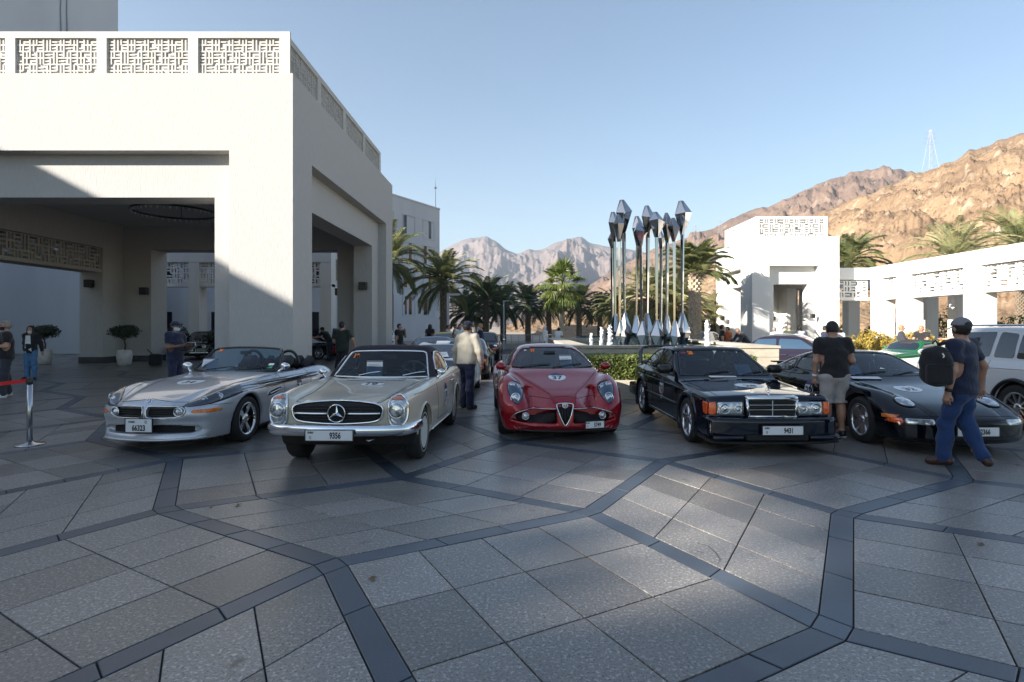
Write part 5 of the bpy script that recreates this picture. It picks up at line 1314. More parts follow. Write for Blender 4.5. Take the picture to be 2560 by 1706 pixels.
# ---- cream roadster with black soft top ------------------------------------------------------------------------
M_CREAM = paint('cream_paint', (.58, .525, .425), .0, .3, .8)
M_FABRIC = pmat('black_fabric', (.02, .017, .022), .85, bump=(300, .3, .001))
PB = dict(yn=-.76, yt=3.46, wb=2.40, wr=.325, ra=.36, xin=.5, zb=.24, k=.05, kt=.045, kf=.045, kh=.05,
    zc=[(-.78, .77), (-.6, .805), (0, .85), (.5, .89), (.85, .915), (1.1, .925), (2.3, .925), (2.7, .90), (3.2, .86), (3.46, .8)],
    zf=[(-.78, .78), (-.7, .845), (-.5, .865), (0, .895), (.85, .925), (1.5, .935), (2.0, .945), (2.5, .965), (3.0, .94), (3.46, .86)], xf=.88, cf=.09, ca=.03,
    xr=[(-.8, .46), (0, .55), (.8, .64), (1, .7), (2, .75)], cb=.30,
    W=[(-.8, .775), (-.6, .805), (0, .855), (.6, .86), (1.5, .875), (2.4, .88), (3.0, .855), (3.46, .80)],
    pz=[(.2, .94), (.35, .985), (.55, 1), (.74, .99), (.86, .965), (.95, .93)],
    fz=[(.22, .10), (.4, .04), (.5, .015), (.65, .0), (.76, .0), (.84, .035), (.9, .08)], fb=.03, fn=3, rz=[(.2, .1), (.5, 0), (.9, 0)], rb=.08,
    cab=dict(sep='soft_top', ws=((.88, .905), (1.42, 1.30)), rw=((2.5, .93), (2.1, 1.26)), roof=[(1.0, 1.27), (1.35, 1.345), (1.7, 1.365), (2.1, 1.33), (2.5, 1.22)], crown=.06, wz=[(.9, .80), (1.0, .755), (1.25, .64), (1.37, .57)], z0=.90, bow=.12, ym=1.6, tap=.02, k=.07, kw=.03),
    cut=[lambda x, y, z: np.maximum(y + .42, z - .43)], blackfront=(-.35, .435), cabin_y=(.95, 2.4), cabin_z=.48)
ws = mirror_pts([(.69, .925), (.675, .95), (.585, 1.215), (.565, 1.262), (.50, 1.275), (.2, 1.283)])
sw = [(1.12, .955), (1.44, 1.255), (1.95, 1.26), (2.12, 1.1), (2.14, .955)]
B = Car('cream_roadster', (-2.0, 7.10), R(-2.5), 'cream classic roadster with black soft top and large star in its grille', PB)
grl = [(-.525, .72), (-.5, .758), (-.3, .782), (0, .795), (.3, .782), (.5, .758), (.525, .72), (.505, .62), (.44, .578), (.2, .556), (0, .55), (-.2, .556), (-.44, .578), (-.505, .62)]
B.make(M_CREAM, .02, [('front', ws, .5, 1.75), ('side', sw, .35, 9), ], M_FABRIC)
B.patch('front', grl, M_CAVITY, 'grille', off=.004, smooth=1, n=60)
B.line('front', grl, M_CHROME, 'grille_frame', .014, closed=True, off=.012, n=70, smooth=1)
for z in (.60, .63, .69, .72, .75): B.line('front', [(-.47, z), (0, z), (.47, z)], M_TRIMBLK, 'grille_slat', .004, off=.008, n=14)
B.line('front', [(-.49, .672), (-.3, .668), (-.11, .668)], M_CHROME, 'grille_bar', .013, off=.02, n=10); B.line('front', [(.11, .668), (.3, .668), (.49, .672)], M_CHROME, 'grille_bar', .013, off=.02, n=10)
star((0, -.80, .672), .098, B.root)
mb = MB(); mb.lathe([(.098, 0), (0, .002)], 30, Matrix.Translation((0, -.775, .672)) @ Matrix.Rotation(R(90), 4, 'X')); mb.obj('star_backing', M_CAVITY, B.root)
for sg in (-1, 1):
    cx, cz = sg * .682, .69
    ov = [(cx + .098 * math.copysign(abs(math.cos(a)) ** .75, math.cos(a)), cz + .165 * math.copysign(abs(math.sin(a)) ** .7, math.sin(a))) for a in np.linspace(0, 6.2832, 36, endpoint=False)]
    h_ = B.patch('front', ov, M_LENS, 'headlight', off=.012, dome=.05, smooth=0, n=36, K=8, skirt=.03)
    B.line('front', ov, M_CHROME, 'headlight_rim', .015, h_, True, off=.016, n=48)
    P3 = B.proj('front', [cx], [cz + .02])[0]
    mb = MB(); M = Matrix.Translation(P3 + np.array([0, -.052, 0])) @ Matrix.Rotation(R(90), 4, 'X'); mb.lathe([(.094, -.01), (.088, .008), (.082, .004)], 28, M); mb.obj('lamp_ring', M_CHROME, h_, True)
    mb = MB(); mb.lathe([(.082, .004), (.05, .010), (0, .016)], 28, M); mb.obj('lens', pmat('bright_lens', (.62, .65, .66), .08, .7, 1.0, var=(22, (.25, .28, .3), .5, .6)), h_, True)
    am = [(cx + x, cz + z) for x, z in ((-.06, .118), (-.048, .137), (0, .146), (.048, .137), (.06, .118))]
    B.patch('front', am, pmat('pale_orange_lens', (.62, .20, .10), .2, 0, 1.0), 'indicator', h_, off=.04, smooth=0, n=20, K=3)
bp = cubicpath([(-.855, -.30), (-.855, -.50), (-.83, -.70), (-.69, -.81), (-.3, -.86), (0, -.875), (.3, -.86), (.69, -.81), (.83, -.70), (.855, -.50), (.855, -.30)], 60)
prof = [(-.05, .435), (.0, .425), (.02, .45), (.028, .49), (.02, .53), (.0, .55), (-.05, .54)]
sweep(bp, prof, 'front_bumper', M_CHROME, B.root)
B.plate((-.03, -.935, .452), .525, .115, '9356', 'Q', yaw=R(1))
B.lines('top', [[(.50, -.70), (.52, -.2), (.58, .3), (.68, .82)], [(-.50, -.70), (-.52, -.2), (-.58, .3), (-.68, .82)], [(-.50, -.70), (0, -.715), (.50, -.70)]])
for sd in ('left', 'right'):
    B.lines(sd, [[(.78, .88), (.80, .6), (.78, .36)], [(2.02, .92), (2.03, .6), (1.92, .36)], [(.78, .36), (1.92, .36)]])
    B.line(sd, [(-.4, .845), (.5, .86), (2, .875), (3.2, .86)], M_CREAM, 'side_crease', .011, n=30)
    B.line(sd, [(.5, .27), (1.9, .27)], M_CHROME, 'sill_strip', .012, n=12, off=.004)
    B.line(sd, [(1.78, .80), (1.95, .80)], M_CHROME, 'door_handle', .014, n=8, off=.02)
    for ya in (0, 2.4): B.line(sd, [(ya + .37 * math.cos(t), .325 + .37 * math.sin(t)) for t in np.linspace(.1, math.pi - .1, 24)], M_CREAM, 'wheel_arch_lip', .016, n=30, fld=B.F)
windows(B, [('windscreen', 'front', ws), ('side_window', 'side', sw)], trim=M_CHROME, tr=.013)
g_ = [(-.38, .93), (-.3, .945), (0, .95), (.3, .945), (.38, .93)]
for dy in (.70, .74, .78): B.line('top', [(-.40, dy + .02), (-.2, dy), (.2, dy), (.40, dy + .02)], M_CAVITY if dy != .74 else M_CHROME, 'scuttle_vent', .008, n=20)
B.roundel('top', (.05, .40), .30, .30, '19'); B.line('top', [(-.01, -.62), (.01, -.62)], M_CHROME, 'hood_badge', .02, n=4)
B.roundel('left', (1.35, .64), .22, .34, '19', flip=False)
B.text('front', '19', (-.47, 1.205), .065, M_NUMOR, 'windscreen_numeral', fld=B.G, bold=.07, xs=1.15)
B.mirror((.86, .98, 1.00), (.06, .035, .045), M_CHROME, (.80, .96, .90))
B.wipers([-.32, .32], .94, .30, mat=M_CHROME, lean=1)
M_CREAMRIM = pmat('cream_hubcap', (.50, .46, .38), .3, 0, .6)
B.wheels(r=.325, w=.19, rr=.185, style='hub', mat=M_CHROME, lip=pmat('whitewall', (.55, .54, .5), .6), track=.735)
B.interior((-.34, .34), .36, 1.12, .93, 1.85, pmat('dark_leather', (.03, .03, .035), .5), wmat=pmat('ivory_wheel', (.6, .56, .45), .35), zt=1.12)
sheet(B, -.14, 1.06, .935, R(-3), R(-14), 'white printed entry sheet propped behind the cream roadster windscreen', .24, .22)
mb = MB(); mb.bbox(-.11, .11, 1.40, 1.43, 1.16, 1.23, .015); mb.obj('interior_mirror', M_TRIMBLK, B.root, True)
mb = MB(); mb.tube([(.3, -.5, .36), (.3, -.68, .36), (.34, -.72, .35), (.38, -.68, .36), (.38, -.5, .36)], .011, 8); mb.obj('tow_eye', M_ALLOY, B.root, True)

# ---- silver roadster -------------------------------------------------------------------------------------------
M_SILVER = paint('silver_paint', (.46, .48, .52), .4, .32, .9, (.52, .54, .58))
PC = dict(yn=-.93, yt=3.48, wb=2.505, wr=.325, ra=.365, xin=.5, zb=.16, k=.08, kt=.12, kf=.085, kh=.08,
    zc=[(-.95, .60), (-.85, .675), (-.7, .715), (-.3, .80), (.2, .865), (.8, .905), (1.1, .915), (1.4, .90), (2.3, .90), (2.7, .90), (3.2, .85), (3.48, .75)],
    zf=[(-.95, .50), (-.75, .63), (-.5, .745), (-.25, .815), (0, .845), (.5, .85), (1.2, .84), (1.8, .845), (2.3, .895), (2.55, .91), (2.9, .885), (3.48, .72)], xf=.84, cf=.10, ca=.03,
    xr=[(-.95, .30), (-.5, .40), (.2, .55), (1, .68), (2, .75)], cb=.35,
    W=[(-.95, .60), (-.7, .745), (-.4, .85), (-.1, .902), (0, .908), (.5, .89), (1.2, .875), (2, .89), (2.5, .918), (3, .88), (3.48, .72)],
    pz=[(.15, .93), (.3, .975), (.5, 1), (.65, .995), (.8, .955), (.95, .87)],
    fz=[(.15, .02), (.19, -.01), (.24, .0), (.29, .035), (.40, .03), (.5, .0), (.6, .0), (.68, .05), (.76, .16), (.85, .36), (.95, .6)], fb=.30, fn=2.3, rz=[(.2, .15), (.5, 0), (.8, .02), (1, .1)], rb=.25,
    cab=dict(ghost=1, ws=((1.05, .90), (1.52, 1.27)), rw=((3, .9), (2.6, 1.25)), roof=[(0, 1.5), (3, 1.5)], crown=0, wz=[(.85, .80), (1.0, .74), (1.27, .60)], z0=.7, bow=.20, ym=1.3, tap=0),
    cabin_y=(1.22, 2.42), cabin_w=.67, cabin_z=.42)
Cc = Car('silver_roadster', (-4.75, 8.14), R(-3.8), 'open silver roadster with swept headlamps and twin kidney grille', PC)
kid = lambda sg: [(sg * x, z) for x, z in ((.022, .61), (.10, .618), (.36, .616), (.47, .60), (.50, .545), (.47, .49), (.36, .472), (.10, .468), (.022, .475))]
low = [(-.62, .345), (-.3, .375), (.3, .375), (.62, .345), (.66, .30), (.55, .265), (-.55, .265), (-.66, .30)]
Cc.make(M_SILVER, .02, [('front', kid(1), -1.2, -.78), ('front', kid(-1), -1.2, -.78), ('front', low, -1.2, -.72)])
Cc.patch('front', low, M_CAVITY, 'lower_intake', off=-.07, smooth=1, n=50)
for sg in (-1, 1):
    k_ = Cc.patch('front', kid(sg), M_CAVITY, 'kidney_grille', off=-.06, smooth=1, n=40)
    for z in (.50, .53, .56, .59): Cc.line('front', [(sg * .05, z), (sg * .44, z)], M_TRIMBLK, 'grille_slat', .006, k_, off=-.03, n=10)
    Cc.line('front', kid(sg), M_CHROME, 'grille_frame', .007, k_, True, off=.002, n=50, smooth=1)
    Cc.lamp('front', (sg * .425, .545), .057, off=-.012, name='round_lamp', face=(sg * .1, -1, 0), depth=.03)
    hl = [(sg * x, z) for x, z in ((.45, .622), (.50, .605), (.62, .610), (.76, .635), (.85, .68), (.89, .75), (.875, .81), (.80, .822), (.70, .79), (.56, .70))]
    h_ = Cc.patch('front', hl, M_LENSDK, 'headlight', off=.004, dome=.025, n=50, K=8)
    Cc.line('front', hl, M_TRIMBLK, 'lamp_seal', .006, h_, True, n=60, smooth=2)
    for (x, z) in ((.64, .67), (.76, .705)): Cc.lamp('front', (sg * x, z), .05, M_CHROME, M_LENS, h_, .012, face=(sg * .4, -1, .45), depth=.012)
    Cc.patch('front', [(sg * x, z) for x, z in ((.56, .565), (.68, .565), (.80, .57), (.815, .545), (.80, .52), (.68, .515), (.57, .52))], M_AMBER, 'indicator', off=.003, smooth=1, n=30)
Cc.line('front', [(-.70, .20), (-.3, .19), (0, .188), (.3, .19), (.70, .20)], M_SILVER, 'lip_strip', .018, off=.006, n=40)
rb_ = Cc.lamp('front', (0, .672), .042, M_CHROME, pmat('roundel_blue', (.02, .10, .35), .25, 0, 1), off=.006, name='round_badge', face=(0, -1, .6), depth=.006)
p0 = Vector(Cc.proj('front', [0], [.672])[0]); M = Matrix.Translation(p0) @ Vector((0, -1, .6)).to_track_quat('Z', 'Y').to_matrix().to_4x4()
mb = MB()
for q in (0, 2): mb.add([M @ Vector((0, 0, .0165))] + [M @ Vector((.027 * math.cos(q * 1.5708 + a), .027 * math.sin(q * 1.5708 + a), .016)) for a in np.linspace(0, 1.5708, 7)], [(0, i, i + 1) for i in range(1, 7)])
mb.obj('badge_quarter', M_STICK, rb_)
Cc.plate((-.02, -.985, .385), .345, .17, '66323', 'O', yaw=R(2), wide=False)
Cc.lines('front', [[(-.48, .655), (-.3, .668), (0, .70), (.3, .668), (.48, .655)]])
Cc.lines('top', [[(.50, -.70), (.62, -.3), (.72, .2), (.74, .9)], [(-.50, -.70), (-.62, -.3), (-.72, .2), (-.74, .9)]])
for sd in ('left', 'right'):
    Cc.lines(sd, [[(1.08, .86), (1.1, .6), (1.05, .28)], [(2.05, .88), (2.06, .7), (1.95, .4), (1.8, .28)], [(1.05, .28), (1.8, .28)], [(.5, .71), (1.1, .73), (2.0, .74)], [(-.36, .60), (-.6, .61), (-.75, .64)]])
    v_ = Cc.patch(sd, [(.52, .62), (.60, .66), (.95, .69), (1.0, .66), (.95, .625), (.62, .575), (.53, .585)], M_CAVITY, 'side_vent', smooth=1, n=30)
    Cc.line(sd, [(.52, .62), (.60, .66), (.95, .69), (1.0, .66), (.95, .625), (.62, .575), (.53, .585)], M_CHROME, 'vent_frame', .006, v_, True, n=36, smooth=1)
    Cc.line(sd, [(.58, .615), (.95, .655)], M_CHROME, 'vent_bar', .009, v_, n=8, off=.006)
    Cc.line(sd, [(1.85, .76), (2.0, .765)], M_CHROME, 'door_handle', .012, n=8, off=.018)
    Cc.roundel(sd, (1.62, .62), .20, .34, '34', split=.34, flip=(sd == 'right'))
Cc.roundel('top', (.0, .02), .36, .36, '34', split=.2, sz=.4)
# windscreen frame of its own
wf = mirror_pts([(.735, .90), (.70, 1.02), (.625, 1.22), (.58, 1.262), (.3, 1.285), (.1, 1.29)])
g_ = Cc.patch('front', wf, M_GLASS, 'windscreen', off=0, fld=lambda x, y, z: Cc.planes(x, y, z)[0] + 0 * x, smooth=1, n=60, K=8, skirt=0)
Cc.line('front', wf, M_TRIMBLK, 'windscreen_frame', .018, g_, True, n=70, fld=lambda x, y, z: Cc.planes(x, y, z)[0] + 0 * x, smooth=1, sides=8)
GW = lambda x, y, z: Cc.planes(x, y, z)[0] + 0 * x
Cc.text('front', '34', (-.47, 1.235), .05, M_NUMOR, 'windscreen_numeral', fld=GW, bold=.06, xs=1.2)
for zz, mm in ((1.0, M_STICK), (.955, pmat('sticker_green', (.05, .35, .15), .4))): Cc.patch('front', [(.52, zz), (.60, zz), (.60, zz + .03), (.52, zz + .03)], mm, 'windscreen_sticker', fld=GW, smooth=0, n=12, K=2, skirt=0)
Cc.wipers([-.5, .05], .925, .5, fld=GW)
Cc.mirror((.84, 1.16, 1.0), (.085, .055, .055), M_CHROME, (.74, 1.10, .90)); Cc.wheels(w=.25, rr=.235, style='twin', mat=M_CHROME)
Cc.interior((-.34, .34), .34, 1.25, .90, 2.0, zt=1.16)
for sg in (-1, 1):
    mb = MB(); mb.tube([(sg * .34 + .2 * math.cos(a), 2.32, .92 + .28 * math.sin(a)) for a in np.linspace(0, math.pi, 16)], .028, 8); mb.obj('roll_hoop', M_TRIMBLK, Cc.root, True)
r_ = random.Random(4); mb = MB()
for k in range(9):
    x = -.6 + k * .15; mb.tube([(x, 2.36, .9), (x + .02, 2.5 + r_.uniform(0, .1), .98 + r_.uniform(0, .05)), (x + .05, 2.68, .92)], [.07, .09, .05], 6)
mb.obj('folded_top', M_FABRIC, Cc.root, True)
mb = MB(); mb.bbox(-.1, .1, 1.46, 1.49, 1.17, 1.23, .012); mb.obj('interior_mirror', M_TRIMBLK, Cc.root, True)
sheet(Cc, -.50, 1.18, .905, R(12), R(-38), 'white printed entry sheet behind the silver roadster windscreen', .24, .26)

# ---- black saloon with tall rear wing --------------------------------------------------------------------------
M_BLKBLUE = paint('blue_black_paint', (.004, .006, .014), .3, .22, 1.0)
def flare(ya, ra, zr, w_):
    return lambda x, y, z: smax(np.abs(np.sqrt((y - ya) ** 2 + (z - zr) ** 2) - ra - .02) - .04, np.maximum(np.abs(x) - w_, .6 - np.abs(x)), .03)
def slab(x1, y0, y1, z0, z1, k=.05, bow=.12):
    return lambda x, y, z: smax(smax(np.abs(x) - x1, np.maximum(z0 - z, z - z1), k), np.maximum(y0 + bow * (np.abs(x) / x1) ** 3 - y, y - y1), k)
PD = dict(yn=-.76, yt=3.66, wb=2.665, wr=.315, ra=.35, xin=.5, zb=.2, k=.045, kt=.06, kf=.04,
    zc=[(-.78, .735), (-.7, .752), (0, .80), (.6, .845), (.8, .86), (1.5, .885), (2.5, .905), (2.9, .92), (3.5, .91), (3.66, .86)], ca=.035,
    W=[(-.78, .80), (-.5, .835), (0, .845), (1.3, .845), (2.66, .855), (3.3, .82), (3.66, .76)],
    pz=[(.15, .97), (.3, 1), (.6, 1), (.74, .985), (.9, .93)], fz=[(.2, .08), (.44, .05), (.5, .0), (.66, .01), (.76, .05)], fb=.05, fn=3, rz=[(.2, .05), (.9, 0)], rb=.08,
    adds=[flare(0, .35, .315, .875), flare(2.665, .35, .315, .885), slab(.84, -.94, -.3, .22, .475, .05), slab(.845, -1.0, -.3, .155, .185, .02), slab(.845, 2.9, 3.8, .25, .5, .05, 0)], klip=.01,
    cab=dict(ws=((.64, .86), (1.40, 1.24)), rw=((3.1, .93), (2.45, 1.25)), roof=[(1.0, 1.255), (1.4, 1.30), (1.9, 1.31), (2.4, 1.285), (2.9, 1.22)], crown=.05, wz=[(.8, .80), (.92, .765), (1.15, .66), (1.3, .585)], z0=.8, bow=.10, ym=1.8, tap=.022, k=.06, kw=.035, kj=.03),
    cabin_y=(.78, 2.9), cabin_z=.5)
ws = mirror_pts([(.715, .882), (.70, .90), (.56, 1.20), (.53, 1.232), (.3, 1.247), (.1, 1.25)])
sw1 = [(.98, .90), (1.42, 1.22), (1.85, 1.25), (1.88, .91)]; sw2 = [(1.93, .91), (1.92, 1.25), (2.35, 1.215), (2.72, 1.0), (2.70, .925)]
rws = mirror_pts([(.60, .95), (.52, 1.2), (.2, 1.225)])
D = Car('black_saloon', (3.29, 8.07), R(1.2), 'black sporting saloon with tall rear wing and chrome slatted grille', PD)
D.make(M_BLKBLUE, .02, [('front', ws, .3, 1.6), ('side', sw1, .3, 9), ('side', sw2, .3, 9), ('front', rws, 2.3, 3.2)])
windows(D, [('windscreen', 'front', ws), ('front_side_window', 'side', sw1), ('rear_side_window', 'side', sw2)]); g_ = D.patch('rear', rws, M_GLASS, 'rear_window', fld=D.G, smooth=1, off=0, skirt=0)
gx, gz0, gz1 = .325, .475, .745
mb = MB(); mb.bbox(-gx + .03, gx - .03, -.79, -.72, gz0 + .02, gz1 - .03, .01); gr = mb.obj('grille', M_CAVITY, D.root)
mb = MB()
for a in (((-gx, gz1 - .03), (-gx + .015, gz0 + .02)), ((gx, gz1 - .03), (gx - .015, gz0 + .02))): mb.tube([(a[0][0], -.80, a[0][1]), (a[1][0], -.81, a[1][1])], .019, 8)
mb.bbox(-gx - .012, gx + .012, -.83, -.72, gz1 - .055, gz1 + .004, .014); mb.tube([(-gx + .01, -.81, gz0 + .01), (gx - .01, -.81, gz0 + .01)], .014, 8); mb.obj('grille_frame', M_CHROME, gr, True)
for k in range(9):
    z = gz0 + .032 + k * .0205; ch = k in (3, 6)
    mb = MB(); mb.box(-gx + .03, gx - .03, -.815 if ch else -.80, -.78, z, z + (.008 if ch else .011)); mb.obj('grille_slat', M_CHROME if ch else M_TRIMBLK, gr)
mb = MB(); mb.box(-.006, .006, -.82, -.78, gz0 + .02, gz1 - .05); mb.obj('grille_bar', M_CHROME, gr)
star((0, -.70, gz1 + .075), .036, D.root, 'hood_star'); mb = MB(); mb.lathe([(.02, 0), (.012, .02), (.006, .045)], 10, Matrix.Translation((0, -.70, gz1 + .0))); mb.obj('hood_star_base', M_CHROME, D.root, True)
for sg in (-1, 1):
    hb_ = [(sg * x, z) for x, z in ((.35, .665), (.69, .66), (.70, .50), (.36, .495))]
    h_ = D.patch('front', hb_, M_LENS, 'headlight', off=.012, dome=.012, rc=.03, n=48)
    D.lamp('front', (sg * .60, .58), .072, M_CHROME, pmat('bright_lens', (.62, .65, .66), .08, .7, 1), h_, .012, 'main_lamp', (0, -1, 0), .02); D.lamp('front', (sg * .43, .575), .05, M_CHROME, M_LENS, h_, .012, 'inner_lamp', (0, -1, 0), .015)
    D.patch('front', [(sg * x, z) for x, z in ((.71, .665), (.79, .66), (.80, .505), (.71, .50))], M_ORANGE, 'indicator', off=.012, rc=.015, n=30)
    D.patch('left' if sg > 0 else 'right', [(-.70, .66), (-.58, .66), (-.60, .51), (-.70, .50)], M_ORANGE, 'side_indicator', off=.006, rc=.015, n=24)
    sd = 'left' if sg > 0 else 'right'
    D.lines(sd, [[(.72, .86), (.74, .5), (.70, .26)], [(1.89, .9), (1.89, .5), (1.87, .26)], [(2.74, .93), (2.6, .75), (2.3, .6), (2.2, .3)], [(.4, .50), (2.25, .50)], [(.42, .46), (2.25, .46)]])
    D.line(sd, [(.42, .48), (2.25, .48)], M_TRIMBLK, 'door_strip', .018, n=16, off=.004); D.line(sd, [(.45, .225), (2.22, .225)], M_BLKBLUE, 'side_skirt', .03, n=12, off=.0)
    for y in (1.70, 2.5): D.line(sd, [(y, .79), (y + .16, .79)], M_TRIMBLK, 'door_handle', .016, n=6, off=.012)
    D.line(sd, [(-.3, .70), (.6, .73), (2.6, .75), (3.4, .74)], M_BLKBLUE, 'waist_crease', .008, n=24)
    mb = MB(); mb.bbox(sg * .90 - .10, sg * .90 + .10, .92, 1.06, .90, 1.03, .025); mb.obj('door_mirror', M_TRIMBLK, D.root, True)
D.roundel('right', (1.34, .625), .24, .36, '28', flip=True); D.roundel('left', (1.34, .625), .24, .36, '28')
D.roundel('top', (.05, .0), .40, .36, '28', split=.06, sz=.4)
D.text('front', '28', (-.36, 1.205), .055, M_NUMOR, 'windscreen_numeral', fld=D.G, bold=.07, xs=1.25); D.patch('front', [(-.52, 1.19), (-.43, 1.192), (-.43, 1.225), (-.52, 1.222)], pmat('sticker_maroon', (.25, .03, .06), .4), 'windscreen_sticker', fld=D.G, smooth=0, n=12, K=2, skirt=0)
D.plate((.05, -.985, .335), .52, .112, '9431', 'Q')
mb = MB(); mb.bbox(-.40, .40, -.97, -.9, .19, .27, .02); mb.obj('lower_intake', M_CAVITY, D.root)
for x in (-.62, .62): mb = MB(); mb.bbox(x - .2, x + .2, -.955, -.90, .205, .26, .015); mb.obj('lower_lip', M_BLKBLUE, D.root, True)
D.lines('top', [[(.66, -.68), (.66, 0), (.70, .62)], [(-.66, -.68), (-.66, 0), (-.70, .62)]]); D.wipers([-.35, .25], .885, .42)
D.wheels(r=.315, w=.235, rr=.235, style='six', track=.745); D.interior((-.35, .35), .36, .95, .86, 1.85, zt=1.12)
mb = MB(); mb.bbox(-.6, .6, 2.55, 2.7, .5, 1.0, .06); mb.obj('rear_bench', M_SEATBLK, D.root, True)
sheet(D, .40, .86, .865, R(6), R(-48), 'white printed entry sheet behind the black saloon windscreen', .25, .27)
wg_ = MB(); wp = [(-.66, 3.50, .9), (-.64, 3.58, 1.1), (-.60, 3.66, 1.215), (-.4, 3.68, 1.235), (0, 3.68, 1.24), (.4, 3.68, 1.235), (.60, 3.66, 1.215), (.64, 3.58, 1.1), (.66, 3.50, .9)]
for off, rr in ((0, .03), (.07, .026), (.14, .02)): wg_.tube([(x, y + off, z - off * .15) for x, y, z in chaikin(wp, 2, False)], rr, 8)
wg_.obj('rear_wing', M_BLKBLUE, D.root, True)
mb = MB(); mb.bbox(-.62, .62, 3.45, 3.66, .90, .955, .02); mb.obj('boot_spoiler', M_BLKBLUE, D.root, True)

# ---- black coupe with laid back round headlamps ----------------------------------------------------------------
M_BLKPNT = paint('black_paint', (.003, .0035, .006), .2, .2, 1.0)
PE = dict(yn=-.98, yt=3.55, wb=2.5, wr=.325, ra=.37, xin=.5, zb=.16, k=.10, kt=.13, kf=.09, kh=.09,
    zc=[(-1, .49), (-.85, .555), (-.5, .645), (0, .735), (.5, .82), (.75, .865), (1, .885), (2, .9), (2.7, .92), (3.2, .86), (3.55, .7)], ca=.03,
    zf=[(-1, .45), (-.75, .58), (-.5, .68), (-.25, .745), (0, .775), (.5, .795), (1, .82), (2, .865), (2.5, .885), (3.1, .83), (3.55, .68)], xf=.80, cf=.10,
    xr=[(-1, .35), (0, .5), (.7, .66), (2, .75)], cb=.25,
    W=[(-1, .78), (-.6, .87), (0, .90), (1, .89), (2, .91), (2.5, .925), (3.1, .88), (3.55, .74)], pz=[(.15, .93), (.3, .975), (.5, 1), (.65, .99), (.8, .94), (.9, .88)],
    fz=[(.15, .06), (.22, .0), (.42, .0), (.47, .02), (.54, .12), (.65, .35), (.8, .7)], fb=.28, fn=2.4, rz=[(.2, .15), (.5, 0), (.9, .1)], rb=.3,
    cab=dict(ws=((.58, .86), (1.38, 1.20)), rw=((3.25, .88), (2.3, 1.20)), roof=[(1.0, 1.17), (1.4, 1.235), (1.8, 1.25), (2.3, 1.2), (2.9, 1.03)], crown=.10, wz=[(.75, .83), (.88, .76), (1.1, .64), (1.25, .53)], z0=.72, bow=.22, ym=1.7, tap=.035, k=.10, kj=.05),
    cabin_y=(.75, 2.6), cabin_z=.45)
ws = mirror_pts([(.70, .885), (.67, .93), (.54, 1.13), (.49, 1.18), (.3, 1.2), (.1, 1.207)])
sw = [(.95, .90), (1.4, 1.15), (1.75, 1.185), (2.0, 1.15), (2.12, 1.02), (2.1, .90)]; sq = [(2.2, .92), (2.2, 1.08), (2.45, 1.04), (2.7, .93)]
E = Car('black_coupe', (5.75, 8.0), R(-.5), 'low black coupe with laid back round headlamps and orange side markers', PE)
E.make(M_BLKPNT, .02, [('front', ws, .3, 1.6), ('side', sw, .3, 9)])
windows(E, [('windscreen', 'front', ws), ('side_window', 'side', sw)]); windows(E, [('quarter_window', 'side', sq)], M_GLASSDK)
E.patch('rear', mirror_pts([(.55, .95), (.45, 1.12), (.2, 1.15)]), M_GLASSDK, 'rear_window', fld=E.G, smooth=1)
for sg in (-1, 1):
    el = [(sg * .555 + .115 * math.cos(a), -.50 + .135 * math.sin(a)) for a in np.linspace(0, 6.2832, 26, endpoint=False)]
    h_ = E.patch('top', el, M_LENS, 'headlight', off=.006, dome=.035, smooth=0, n=30, K=6); E.line('top', el, M_TRIMBLK, 'headlight_rim', .012, h_, True, off=.005, n=36)
    E.patch('front', [(sg * x, z) for x, z in ((.45, .468), (.74, .468), (.75, .40), (.46, .40))], M_LENS, 'driving_lamp', off=.003, rc=.015, n=36); E.patch('front', [(sg * x, z) for x, z in ((.765, .468), (.86, .462), (.87, .405), (.765, .40))], M_ORANGE, 'indicator', off=.003, rc=.012, n=26)
    sd = 'left' if sg > 0 else 'right'
    E.patch(sd, [(-.72, .50), (-.52, .50), (-.52, .45), (-.72, .455)], M_AMBER, 'side_marker', off=.004, smooth=0, n=24, K=3)
    E.lines(sd, [[(.72, .82), (.76, .5), (.7, .26)], [(2.1, .9), (2.1, .6), (1.95, .3)], [(-.38, .42), (-.6, .42), (-.9, .40)]]); E.line(sd, [(1.85, .74), (2.02, .74)], M_TRIMBLK, 'door_handle', .016, n=6, off=.008)
    E.roundel(sd, (1.35, .60), .26, .36, '32', flip=(sd == 'right'))
E.patch('front', mirror_pts([(.43, .468), (.43, .40)]), M_CAVITY, 'nose_slot', off=.002, smooth=0, n=30, K=4)
E.lines('top', [[(.45, -.86), (.50, -.4), (.56, 0), (.68, .55)], [(-.45, -.86), (-.50, -.4), (-.56, 0), (-.68, .55)]]); E.lines('front', [[(-.6, .50), (0, .515), (.6, .50)]])
E.plate((.02, -1.0, .335), .52, .112, '32366', 'I'); E.text('front', '32', (-.42, 1.14), .06, M_NUMOR, 'windscreen_numeral', fld=E.G, bold=.07, xs=1.25); E.roundel('top', (-.1, .1), .36, .34, '32', split=.1, sz=.4)
E.mirror((.90, .86, .93), (.085, .06, .055), M_BLKPNT, (.80, .86, .87)); E.wipers([-.5, .05], .89, .5); E.wheels(w=.245, rr=.228, style='disc')
E.interior((-.34, .36), .36, .85, .86, 1.75, zt=1.08); sheet(E, -.42, .80, .865, R(-6), R(-50), 'white printed entry sheet behind the black coupe windscreen', .22, .26)
mb = MB(); mb.bbox(-.62, .62, 3.25, 3.42, .93, .96, .012); mb.box(-.5, -.46, 3.28, 3.38, .80, .94); mb.box(.46, .5, 3.28, 3.38, .80, .94); mb.obj('rear_spoiler', M_BLKPNT, E.root, True)

